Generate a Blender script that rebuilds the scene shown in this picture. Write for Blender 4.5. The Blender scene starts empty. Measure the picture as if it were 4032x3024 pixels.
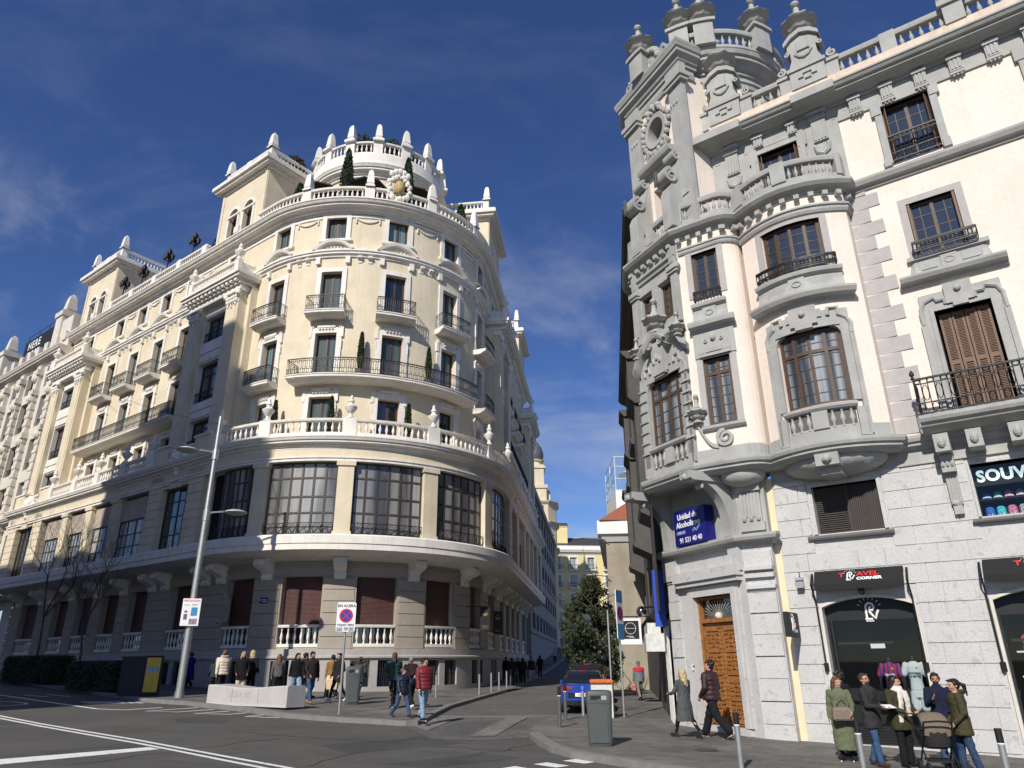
import bpy, bmesh, math, random
from mathutils import Vector, Matrix, noise
random.seed(7)
PI=math.pi; R=math.radians; sin=math.sin; cos=math.cos
SC=bpy.context.scene; COL=SC.collection
# ---------------------------------------------------------------- mesh builder
class MB:
    def __init__(s): s.v=[]; s.f=[]; s.k=[]
    def add(s,vs,fs,k=0):
        b=len(s.v); s.v.extend([tuple(p) for p in vs])
        for f in fs: s.f.append(tuple(i+b for i in f)); s.k.append(k)
    def grid(s,rows,k=0,closeu=False,closev=False):
        n=len(rows[0]); m=len(rows); fs=[]
        for i in range(m if closev else m-1):
            for j in range(n if closeu else n-1):
                a=i*n+j; b=i*n+(j+1)%n; c=((i+1)%m)*n+(j+1)%n; d=((i+1)%m)*n+j
                fs.append((a,b,c,d))
        s.add([p for r in rows for p in r],fs,k)
    def box(s,c,d,rz=0,k=0,M=None):
        x,y,z=d[0]/2,d[1]/2,d[2]/2
        vs=[Vector((a*x,b*y,e*z)) for e in (-1,1) for b in (-1,1) for a in (-1,1)]
        m=Matrix.Translation(c)@Matrix.Rotation(rz,4,'Z')
        if M is not None: m=M@m
        s.add([m@v for v in vs],[(0,2,3,1),(4,5,7,6),(0,1,5,4),(2,6,7,3),(0,4,6,2),(1,3,7,5)],k)
    def prism(s,pts,fn,a,b,k=0):
        # closed outline pts (u,w) extruded between depth a and b; fn(u,w,d)->point
        n=len(pts); vs=[fn(u,w,a) for u,w in pts]+[fn(u,w,b) for u,w in pts]
        fs=[tuple(range(n-1,-1,-1)),tuple(range(n,2*n))]+[(i,(i+1)%n,n+(i+1)%n,n+i) for i in range(n)]
        s.add(vs,fs,k)
    def lathe(s,prof,c=(0,0,0),n=10,k=0,rib=0,ribn=8,sc=(1,1),a0=0,a1=2*PI,M=None):
        full=abs(a1-a0-2*PI)<1e-6; m=n if full else n+1; rows=[]
        for r,z in prof:
            row=[]
            for j in range(m):
                a=a0+(a1-a0)*j/n; q=r*(1+rib*abs(cos(ribn*a/2))) if rib else r
                p=Vector((c[0]+q*cos(a)*sc[0],c[1]+q*sin(a)*sc[1],c[2]+z)); row.append(M@p if M is not None else p)
            rows.append(row)
        s.grid(rows,k,closeu=full)
        if full:
            for row,rev in ((rows[0],True),(rows[-1],False)):
                s.add(row,[tuple(range(n-1,-1,-1)) if rev else tuple(range(n))],k)
    def tube(s,pts,r,n=8,k=0,cap=True,closed=False):
        pts=[Vector(p) for p in pts]; rs=r if isinstance(r,(list,tuple)) else [r]*len(pts); rows=[]
        up=None
        for i,p in enumerate(pts):
            a=pts[i-1] if (i>0 or closed) else p; b=pts[(i+1)%len(pts)] if (i<len(pts)-1 or closed) else p
            t=(b-a).normalized() if (b-a).length>1e-9 else Vector((0,0,1))
            if up is None: up=t.orthogonal().normalized()
            x=(up-t*up.dot(t)); x=x.normalized() if x.length>1e-6 else t.orthogonal().normalized(); up=x; y=t.cross(x)
            rows.append([p+(x*cos(2*PI*j/n)+y*sin(2*PI*j/n))*rs[i] for j in range(n)])
        s.grid(rows,k,closeu=True,closev=closed)
        if cap and not closed:
            s.add(rows[0],[tuple(range(n-1,-1,-1))],k); s.add(rows[-1],[tuple(range(n))],k)
    def ell(s,c,r,n=10,m=7,k=0,M=None):
        rows=[]
        for i in range(m+1):
            t=-PI/2+PI*i/m
            if i in(0,m): t*=.985
            row=[]
            for j in range(n):
                a=2*PI*j/n; p=Vector((r[0]*cos(t)*cos(a),r[1]*cos(t)*sin(a),r[2]*sin(t)))
                if M is not None: p=M@p
                row.append(p+Vector(c))
            rows.append(row)
        s.grid(rows,k,closeu=True); s.add(rows[0],[tuple(range(n-1,-1,-1))],k); s.add(rows[-1],[tuple(range(n))],k)
    def build(s,name,mats,parent=None,smooth=False,auto=None):
        me=bpy.data.meshes.new(name); me.from_pydata(s.v,[],s.f)
        if not isinstance(mats,(list,tuple)): mats=[mats]
        for m in mats: me.materials.append(m)
        if len(mats)>1: me.polygons.foreach_set('material_index',s.k)
        bm=bmesh.new(); bm.from_mesh(me); bmesh.ops.recalc_face_normals(bm,faces=bm.faces); bm.to_mesh(me); bm.free()
        if smooth:
            me.polygons.foreach_set('use_smooth',[True]*len(me.polygons))
            try: me.set_sharp_from_angle(angle=R(auto or 35))
            except Exception: pass
        me.update(); o=bpy.data.objects.new(name,me); COL.objects.link(o)
        if parent: o.parent=parent
        return o
def tag(o,label=None,cat=None,group=None,kind=None):
    if label:o['label']=label
    if cat:o['category']=cat
    if group:o['group']=group
    if kind:o['kind']=kind
    return o
def empty(name,label,cat,loc=(0,0,0),rz=0,group=None):
    o=bpy.data.objects.new(name,None); COL.objects.link(o); o.location=loc; o.rotation_euler=(0,0,rz); o.empty_display_size=.2
    return tag(o,label,cat,group)
def copy_tree(o,parent=None):
    c=o.copy(); COL.objects.link(c)
    if parent: c.parent=parent
    for ch in o.children: copy_tree(ch,c)
    return c
# ---------------------------------------------------------------- plan paths: (s along, o outward, z)
class Path:
    def __init__(s,pts,smooth=None):
        s.p=[Vector(q) for q in pts]; n=len(pts); smooth=smooth or [False]*n
        s.c=[0]
        for i in range(n-1): s.c.append(s.c[-1]+(s.p[i+1]-s.p[i]).length)
        seg=[]
        for i in range(n-1):
            d=(s.p[i+1]-s.p[i]).normalized(); seg.append(Vector((d.y,-d.x)))
        s.seg=seg; s.mit=[]
        for i in range(n):
            if i==0: m=seg[0]
            elif i==n-1: m=seg[-1]
            else:
                m=(seg[i-1]+seg[i]).normalized(); m=m/max(.35,m.dot(seg[i]))
            s.mit.append(m)
        s.ns=[]
        for i in range(n-1):
            s.ns.append((s.mit[i] if smooth[i] else seg[i], s.mit[i+1] if smooth[i+1] else seg[i]))
        s.L=s.c[-1]
    def at(s,t):
        i=0
        while i<len(s.seg)-1 and t>s.c[i+1]: i+=1
        l=s.c[i+1]-s.c[i]; u=(t-s.c[i])/l
        return s.p[i].lerp(s.p[i+1],u), s.ns[i][0].lerp(s.ns[i][1],min(1,max(0,u)))
    def P(s,t,o,z):
        q,n=s.at(t); r=q+n*o; return Vector((r.x,r.y,z))
    def samples(s,a,b):
        out=[(a,)+s.at(a)]
        for i in range(1,len(s.p)-1):
            if a+1e-4<s.c[i]<b-1e-4: out.append((s.c[i],s.p[i],s.mit[i]))
        out.append((b,)+s.at(b)); return out
    def tang(s,t):
        q,n=s.at(t); return math.atan2(n.x,-n.y)   # rotation so that local -Y is outward
    def ss(s,a,b,extra=()):
        xs={round(x,4) for x in extra if a<=x<=b}|{round(a,4),round(b,4)}
        for i in range(1,len(s.p)-1):
            if a+.02<s.c[i]<b-.02 and min(abs(s.c[i]-x) for x in xs)>.015: xs.add(s.c[i])
        return sorted(xs)
def wbox(mb,pa,s0,s1,o0,o1,z0,z1,k=0):
    if s0>s1:s0,s1=s1,s0
    S=pa.samples(s0,s1); rows=[]
    for t,q,n in S:
        a=q+n*o0; b=q+n*o1
        rows.append([(a.x,a.y,z0),(b.x,b.y,z0),(b.x,b.y,z1),(a.x,a.y,z1)])
    mb.grid(rows,k,closeu=True); mb.add(rows[0],[(0,1,2,3)],k); mb.add(rows[-1],[(3,2,1,0)],k)
def sweep(mb,pa,s0,s1,prof,k=0):
    if s0>s1:s0,s1=s1,s0
    S=pa.samples(s0,s1); n=len(prof); rows=[]
    for t,q,nn in S:
        rows.append([(q.x+nn.x*o,q.y+nn.y*o,z) for o,z in prof])
    mb.grid(rows,k,closeu=True); mb.add(rows[0],[tuple(range(n))],k); mb.add(rows[-1],[tuple(range(n-1,-1,-1))],k)
def corn(z0,z1,o0,o1,back=-.05):
    # stepped, cove-and-fillet cornice profile
    h=z1-z0;w=o1-o0
    return [(back,z0),(o0+.12*w,z0),(o0+.12*w,z0+.16*h),(o0+.3*w,z0+.2*h),(o0+.42*w,z0+.38*h),(o0+.72*w,z0+.46*h),(o0+.72*w,z0+.62*h),(o0+.86*w,z0+.66*h),(o0+.95*w,z0+.84*h),(o1,z0+.88*h),(o1,z1),(back,z1)]
def wall(mb,pa,s0,s1,z0,z1,ops=(),o=0,depth=.35,k=0,kr=0,maxs=None):
    if s0>s1:s0,s1=s1,s0
    ops=[(min(a,b),max(a,b),c,d) for a,b,c,d in ops]
    ex=[x for q in ops for x in q[:2]]; xs=pa.ss(s0,s1,ex)
    zs=sorted({z0,z1}|{z for q in ops for z in q[2:] if z0<z<z1})
    S={}
    for t in xs:
        r=None
        for i in range(1,len(pa.p)-1):
            if abs(pa.c[i]-t)<1e-3: r=(pa.p[i],pa.mit[i])
        S[t]=r or pa.at(t)
    def pt(t,oo,z):
        q,n=S[t]; return (q.x+n.x*oo,q.y+n.y*oo,z)
    for i in range(len(xs)-1):
        for j in range(len(zs)-1):
            cm=(xs[i]+xs[i+1])/2; zm=(zs[j]+zs[j+1])/2
            if any(a<cm<b and c<zm<d for a,b,c,d in ops): continue
            mb.add([pt(xs[i],o,zs[j]),pt(xs[i+1],o,zs[j]),pt(xs[i+1],o,zs[j+1]),pt(xs[i],o,zs[j+1])],[(0,1,2,3)],k)
    for a,b,c,d in ops:
        c=max(c,z0); d=min(d,z1); a=round(a,4); b=round(b,4)
        xi=[x for x in xs if a-1e-3<=x<=b+1e-3]
        for x0,x1 in zip(xi,xi[1:]):
            for z in (c,d): mb.add([pt(x0,o,z),pt(x1,o,z),pt(x1,o-depth,z),pt(x0,o-depth,z)],[(0,1,2,3)],kr)
        for x in (xi[0],xi[-1]): mb.add([pt(x,o,c),pt(x,o,d),pt(x,o-depth,d),pt(x,o-depth,c)],[(0,1,2,3)],kr)
def frame(mb,pa,s0,s1,z0,z1,w,o0,o1,k=0,sill=True,top=None):
    top=top or w
    wbox(mb,pa,s0-w,s0,o0,o1,z0-(w if sill else 0),z1+top,k); wbox(mb,pa,s1,s1+w,o0,o1,z0-(w if sill else 0),z1+top,k)
    wbox(mb,pa,s0,s1,o0,o1-.004,z1,z1+top,k)
    if sill: wbox(mb,pa,s0,s1,o0,o1-.004,z0-w,z0,k)
BAL=[(.5,0),(.5,.08),(.36,.10),(.30,.16),(.62,.30),(.74,.42),(.60,.54),(.34,.70),(.28,.80),(.42,.84),(.42,.88),(.36,.92),(.5,.93),(.5,1)]
def baluster(mb,x,y,z0,h,r,n=8,k=0): mb.lathe([(q*r,w*h) for q,w in BAL],(x,y,z0),n,k)
def balustrade(mb,pa,s0,s1,o,z0,z1,th=.22,step=.3,r=.11,post=(),pw=.45,k=0,bottom=.16,top=.14,n=8):
    if s0>s1:s0,s1=s1,s0
    wbox(mb,pa,s0,s1,o-th/2,o+th/2,z0,z0+bottom,k)
    sweep(mb,pa,s0,s1,[(o-th/2-.03,z1-top),(o+th/2+.02,z1-top),(o+th/2+.05,z1-top*.5),(o+th/2+.05,z1),(o-th/2-.05,z1)],k)
    ps=sorted(post)
    for p in ps: wbox(mb,pa,p-pw/2,p+pw/2,o-th/2-.05,o+th/2+.06,z0-.01,z1+.05,k)
    ed=[s0]+[e for p in ps for e in (p-pw/2,p+pw/2)]+[s1]
    for a,b in zip(ed[0::2],ed[1::2]):
        m=int((b-a)/step)
        if m<1: continue
        for i in range(m):
            q=pa.P(a+(b-a)*(i+.5)/m,o,0); baluster(mb,q.x,q.y,z0+bottom-.005,z1-z0-bottom-top+.01,r,n,k)
def obelisk(mb,x,y,z0,h,w,rz=0,k=0):
    M=Matrix.Translation((x,y,z0))@Matrix.Rotation(rz,4,'Z')
    def ring(r,z): return [M@Vector((a*r,b*r,z)) for a,b in ((-1,-1),(1,-1),(1,1),(-1,1))]
    P_=[(.5,0),(.5,.09),(.36,.1),(.36,.17),(.42,.2),(.30,.72),(.22,.88),(.03,1)]
    for (r0,a),(r1,b) in zip(P_,P_[1:]):
        mb.grid([ring(w*r0,h*a),ring(w*r1,h*b)],k,closeu=True)
def urn(mb,x,y,z0,h,k=0,n=16):
    pr=[(.17,0),(.17,.05),(.10,.08),(.09,.13)]
    mb.lathe([(a*h,b*h) for a,b in pr],(x,y,z0),10,k)
    pr=[(.08,.12),(.18,.16),(.21,.21),(.11,.265)]
    mb.lathe([(a*h,b*h) for a,b in pr],(x,y,z0),n,k,rib=.22,ribn=8)
    pr=[(.12,.26),(.25,.30),(.30,.36),(.26,.42),(.11,.46)]
    mb.lathe([(a*h,b*h) for a,b in pr],(x,y,z0),n,k,rib=.22,ribn=8)
    pr=[(.10,.46),(.13,.5),(.10,.56),(.075,.62),(.05,.8),(.08,.82),(.05,.84),(.085,.89),(.08,.94),(.02,1)]
    mb.lathe([(a*h,b*h) for a,b in pr],(x,y,z0),10,k)
def spiral(mb,fn,c,r0,turns,w,th,d0,d1,k=0,flip=1,n=26):
    # volute: ribbon outline spiral in (u,w), extruded d0..d1
    rows=[]
    for i in range(n+1):
        t=i/n; a=PI/2+flip*2*PI*turns*t; r=r0*(1-.8*t)
        r2=max(.01,r-w*(1-.55*t)); rows.append([fn(c[0]+r*cos(a),c[1]+r*sin(a),d0),fn(c[0]+r*cos(a),c[1]+r*sin(a),d1),fn(c[0]+r2*cos(a),c[1]+r2*sin(a),d1),fn(c[0]+r2*cos(a),c[1]+r2*sin(a),d0)])
    mb.grid(rows,k,closeu=True); mb.add(rows[0],[(0,1,2,3)],k); mb.add(rows[-1],[(3,2,1,0)],k)
def text_mesh(name,body,size,mat,parent=None,depth=.004,align='CENTER',M=None,bold=0,spacing=1.0,xs=1.0,line=1.0):
    cu=bpy.data.curves.new(name,'FONT'); cu.body=body; cu.size=size; cu.align_x=align; cu.align_y='CENTER'; cu.extrude=depth; cu.offset=bold; cu.space_character=spacing; cu.space_line=line
    cu.resolution_u=3
    o=bpy.data.objects.new(name,cu); COL.objects.link(o); dg=bpy.context.evaluated_depsgraph_get()
    me=bpy.data.meshes.new_from_object(o.evaluated_get(dg)); bpy.data.objects.remove(o); bpy.data.curves.remove(cu)
    if xs!=1.0: me.transform(Matrix.Diagonal((xs,1,1,1)))
    if M is not None: me.transform(M)
    me.name=name; me.materials.clear(); me.materials.append(mat); r=bpy.data.objects.new(name,me); COL.objects.link(r)
    if parent: r.parent=parent
    return r
def face_M(x,y,z,rz,tilt=0):
    # local X right, local Y up on a vertical face whose outward direction is local -Y before standing up
    return Matrix.Translation((x,y,z))@Matrix.Rotation(rz,4,'Z')@Matrix.Rotation(PI/2+tilt,4,'X')
# ---------------------------------------------------------------- materials
def nodes(name):
    m=bpy.data.materials.new(name); m.use_nodes=True; nt=m.node_tree; b=nt.nodes['Principled BSDF']; return m,nt,b
def mat(name,c,rough=.7,var=.12,scale=3,bump=.0,bscale=60,metal=0,spec=.4,streak=0,dirt=None,coat=0,emis=0,patch=0):
    m,nt,b=nodes(name); L=nt.links
    b.inputs['Roughness'].default_value=rough; b.inputs['Metallic'].default_value=metal; b.inputs['Specular IOR Level'].default_value=spec
    b.inputs['Coat Weight'].default_value=coat
    tc=nt.nodes.new('ShaderNodeTexCoord'); base=None
    def mix(a,bb,fac,mode='MIX'):
        x=nt.nodes.new('ShaderNodeMix'); x.data_type='RGBA'; x.blend_type=mode
        for sock,v in ((6,a),(7,bb)):
            if isinstance(v,tuple): x.inputs[sock].default_value=v
            else: L.new(v,x.inputs[sock])
        if isinstance(fac,(int,float)): x.inputs[0].default_value=fac
        else: L.new(fac,x.inputs[0])
        return x.outputs[2]
    def noi(sc,det=4,rough_=.55,stretch=None):
        n=nt.nodes.new('ShaderNodeTexNoise'); n.inputs['Scale'].default_value=sc; n.inputs['Detail'].default_value=det; n.inputs['Roughness'].default_value=rough_
        if stretch:
            mp=nt.nodes.new('ShaderNodeMapping'); mp.inputs['Scale'].default_value=stretch; L.new(tc.outputs['Object'],mp.inputs[0]); L.new(mp.outputs[0],n.inputs[0])
        else: L.new(tc.outputs['Object'],n.inputs[0])
        return n.outputs['Fac']
    def ramp(v,a,bb):
        r=nt.nodes.new('ShaderNodeMapRange'); r.inputs[1].default_value=a; r.inputs[2].default_value=bb; L.new(v,r.inputs[0]); return r.outputs[0]
    lo=tuple(max(0,x*(1-var)) for x in c)+(1,); hi=tuple(min(1,x*(1+var)) for x in c)+(1,)
    col=mix(lo,hi,ramp(noi(scale,6),.3,.7)) if var else c+(1,)
    if var: col=mix(col,tuple(x*.86 for x in c)+(1,),ramp(noi(scale*14,3),.5,.85))
    if streak: col=mix(col,(dirt or tuple(x*.55 for x in c))+(1,),ramp(noi(1,5,.6,(5,5,.35)),.52,.52+.4/streak))
    if patch: col=mix(col,(dirt or tuple(x*.6 for x in c))+(1,),ramp(noi(patch,4),.6,.66))
    if isinstance(col,tuple): b.inputs['Base Color'].default_value=col
    else: L.new(col,b.inputs['Base Color'])
    if bump:
        bn=nt.nodes.new('ShaderNodeBump'); bn.inputs['Strength'].default_value=bump; bn.inputs['Distance'].default_value=.02
        L.new(noi(bscale,4,.6),bn.inputs['Height']); L.new(bn.outputs[0],b.inputs['Normal'])
    if emis: b.inputs['Emission Color'].default_value=c+(1,); b.inputs['Emission Strength'].default_value=emis
    return m
def glass(name,c=(.02,.03,.04),rough=.03,curtain=None,cs=14,wob=.15):
    m,nt,b=nodes(name); L=nt.links; tc=nt.nodes.new('ShaderNodeTexCoord')
    b.inputs['Roughness'].default_value=rough; b.inputs['Specular IOR Level'].default_value=.8
    b.inputs['Base Color'].default_value=c+(1,); b.inputs['Coat Weight'].default_value=1; b.inputs['Coat Roughness'].default_value=.02
    if curtain:
        # cloth folds hanging right behind the pane
        b.inputs['Roughness'].default_value=.6; b.inputs['Specular IOR Level'].default_value=.2
        n=nt.nodes.new('ShaderNodeTexNoise'); n.inputs['Detail'].default_value=2; n.inputs['Scale'].default_value=1
        mp=nt.nodes.new('ShaderNodeMapping'); mp.inputs['Scale'].default_value=(cs,cs,.12); L.new(tc.outputs['Object'],mp.inputs[0]); L.new(mp.outputs[0],n.inputs[0])
        r=nt.nodes.new('ShaderNodeMapRange'); r.inputs[1].default_value=.36; r.inputs[2].default_value=.62; L.new(n.outputs[0],r.inputs[0])
        x=nt.nodes.new('ShaderNodeMix'); x.data_type='RGBA'; x.inputs[6].default_value=c+(1,); x.inputs[7].default_value=curtain+(1,); L.new(r.outputs[0],x.inputs[0]); L.new(x.outputs[2],b.inputs['Base Color'])
    n2=nt.nodes.new('ShaderNodeTexNoise'); n2.inputs['Scale'].default_value=1.6; L.new(tc.outputs['Object'],n2.inputs[0])
    bn=nt.nodes.new('ShaderNodeBump'); bn.inputs['Strength'].default_value=wob; bn.inputs['Distance'].default_value=.03; L.new(n2.outputs[0],bn.inputs['Height'])
    L.new(bn.outputs[0],b.inputs['Coat Normal'])
    if not curtain: L.new(bn.outputs[0],b.inputs['Normal'])
    return m
M_CREAM=mat('cream_stucco',(.68,.595,.44),.85,.10,.8,.35,45,streak=.8,dirt=(.56,.45,.29))
M_WHITE=mat('white_trim',(.76,.725,.66),.75,.1,1.5,.25,18,streak=.9,dirt=(.52,.48,.42))
M_TAN=mat('tan_render',(.36,.315,.26),.85,.08,1.5,.3,50)
M_TAN2=mat('tan_panel',(.44,.37,.30),.85,.14,1.2,.35,50,streak=.6,dirt=(.62,.54,.45))
M_GRANITE=mat('hotel_granite',(.40,.375,.345),.7,.1,2,.1,40)
M_IRON=mat('black_iron',(.012,.012,.013),.5,.0)
M_BROWNW=mat('brown_window_wood',(.075,.035,.028),.55,.2,8)
M_DARKM=mat('dark_window_metal',(.06,.045,.036),.5,.15,6)
M_SHUT=mat('maroon_shutter',(.115,.055,.05),.6,.15,5)
M_GCURT=glass('curtained_glass',(.015,.025,.03),curtain=(.15,.235,.25),cs=7)
M_GWHITE=glass('net_curtain_glass',(.03,.03,.03),curtain=(.42,.43,.42),cs=3)
M_GCURT2=glass('half_drawn_curtain_glass',(.012,.016,.018),curtain=(.07,.10,.10),cs=4)
M_GDARK=glass('dark_glass',(.012,.015,.018),.02)
M_GGAL=glass('gallery_glass',(.055,.06,.065),curtain=(.34,.34,.33),cs=1.1,wob=.35)
M_DARK=mat('dark_interior',(.012,.011,.010),.9,0)
M_PINK=mat('pink_plaster',(.775,.68,.595),.85,.07,.7,.22,40,streak=.55,dirt=(.62,.52,.43))
M_GREY=mat('grey_stone_trim',(.375,.375,.355),.8,.13,1.6,.45,14,streak=.6,dirt=(.25,.25,.23))
M_LILAC=mat('lilac_stone',(.42,.40,.385),.8,.08,5,.25,90)
M_WOOD=mat('brown_wood',(.082,.048,.029),.55,.25,9)
M_SHUTW=mat('brown_shutter',(.17,.10,.062),.6,.12,6)
M_ROOFT=mat('dark_slate',(.055,.055,.06),.6,.2,6)
M_TILE=mat('red_roof_tile',(.33,.11,.07),.8,.3,8,.6,25)
M_TERR=mat('terrace_floor',(.35,.3,.25),.85,.1,3)
M_STEEL=mat('galvanised_steel',(.50,.50,.49),.42,.1,6,metal=.75)
M_BLACK=mat('matt_black',(.012,.012,.013),.6,0)
M_WPAINT=mat('white_paint',(.8,.8,.78),.5,.04,5)
# ---------------------------------------------------------------- camera
CP=math.atan2(2800,7128); RO=-.00772/cos(CP)*cos(CP)
HC=2.1
def cam_setup():
    w=Vector((0,cos(CP),sin(CP))); u0=Vector((0,-sin(CP),cos(CP))); r0=Vector((1,0,0)); ro=-.0077158
    r=r0*cos(ro)+u0*sin(ro); u=u0*cos(ro)-r0*sin(ro)
    cd=bpy.data.cameras.new('camera'); cd.sensor_width=36; cd.lens=25.0; cd.clip_end=3000; cd.clip_start=.1
    o=bpy.data.objects.new('camera',cd); COL.objects.link(o)
    m=Matrix.Identity(4)
    for i,v in enumerate((r,u,-w)):
        for j in range(3): m[j][i]=v[j]
    m.translation=(0,0,HC); o.matrix_world=m; SC.camera=o
    return r,u,w
CR,CU,CW=cam_setup()
def ray(x,y): return (CW*2800+CR*(x-2016)-CU*(y-1512)).normalized()
GX,GY=-.0205,.0159
def pl(x,y): return GX*x+GY*y
def gz(x,y):
    # pavement level: gentle fall along the avenue, side street climbing away beyond the corner
    z=pl(x,y)
    if y>40 and x>-20:
        f=min(1,(x+20)/15); z+=.00036*(y-40)**2*f
    return z
def gpt(x,y,off=0):
    d=ray(x,y); O=Vector((0,0,HC)); t=3.
    while t<400:
        p=O+d*t
        if p.z<gz(p.x,p.y)+off: break
        t+=.5
    lo,hi=t-.5,t
    for _ in range(24):
        m=(lo+hi)/2; p=O+d*m
        if p.z<gz(p.x,p.y)+off: hi=m
        else: lo=m
    return O+d*hi
# ---------------------------------------------------------------- world and sun
SUN_AZ,SUN_EL=204.,36.
def world():
    W=bpy.data.worlds.new('World'); SC.world=W; W.use_nodes=True; nt=W.node_tree; L=nt.links
    bg=nt.nodes['Background']; sk=nt.nodes.new('ShaderNodeTexSky'); sk.sky_type='NISHITA'; sk.sun_disc=False
    sk.sun_elevation=R(SUN_EL); sk.sun_rotation=R(SUN_AZ); sk.air_density=1.0; sk.dust_density=.15; sk.ozone_density=5.0; sk.altitude=1200
    tc=nt.nodes.new('ShaderNodeTexCoord')
    # thin wind-drawn cirrus, thicker towards the horizon behind the side street
    mp=nt.nodes.new('ShaderNodeMapping'); mp.inputs['Rotation'].default_value=(0,R(18),R(30)); mp.inputs['Scale'].default_value=(2.2,5.5,6.5); L.new(tc.outputs['Generated'],mp.inputs[0])
    n=nt.nodes.new('ShaderNodeTexNoise'); n.inputs['Scale'].default_value=1.5; n.inputs['Detail'].default_value=7; n.inputs['Roughness'].default_value=.58; n.inputs['Distortion'].default_value=.5; L.new(mp.outputs[0],n.inputs[0])
    sep=nt.nodes.new('ShaderNodeSeparateXYZ'); L.new(tc.outputs['Generated'],sep.inputs[0])
    lo=nt.nodes.new('ShaderNodeMapRange'); lo.inputs[1].default_value=.62; lo.inputs[2].default_value=.12; lo.inputs[3].default_value=.06; lo.inputs[4].default_value=.85; L.new(sep.outputs[2],lo.inputs[0])
    r=nt.nodes.new('ShaderNodeMapRange'); r.interpolation_type='SMOOTHSTEP'; r.inputs[1].default_value=.43; r.inputs[2].default_value=.78; L.new(n.outputs[0],r.inputs[0])
    mu=nt.nodes.new('ShaderNodeMath'); mu.operation='MULTIPLY'; L.new(r.outputs[0],mu.inputs[0]); L.new(lo.outputs[0],mu.inputs[1])
    hs=nt.nodes.new('ShaderNodeHueSaturation'); hs.inputs['Saturation'].default_value=1.12; hs.inputs['Hue'].default_value=.513; hs.inputs['Value'].default_value=1.2; L.new(sk.outputs[0],hs.inputs['Color'])
    mx=nt.nodes.new('ShaderNodeMix'); mx.data_type='RGBA'; mx.inputs[7].default_value=(6.2,6.6,7.4,1); L.new(hs.outputs[0],mx.inputs[6]); L.new(mu.outputs[0],mx.inputs[0]); L.new(mx.outputs[2],bg.inputs[0])
    bg.inputs[1].default_value=.09
    sd=bpy.data.lights.new('sun','SUN'); sd.energy=5.0; sd.angle=R(.53); sd.color=(1,.945,.86)
    so=bpy.data.objects.new('sun',sd); COL.objects.link(so)
    a=R(SUN_AZ); e=R(SUN_EL); to=Vector((sin(a)*cos(e),cos(a)*cos(e),sin(e)))
    so.rotation_euler=to.to_track_quat('Z','Y').to_euler(); so.location=to*80
    SC.view_settings.view_transform='Standard'; SC.view_settings.look='None'; SC.view_settings.exposure=0; SC.view_settings.gamma=1
world()

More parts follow.
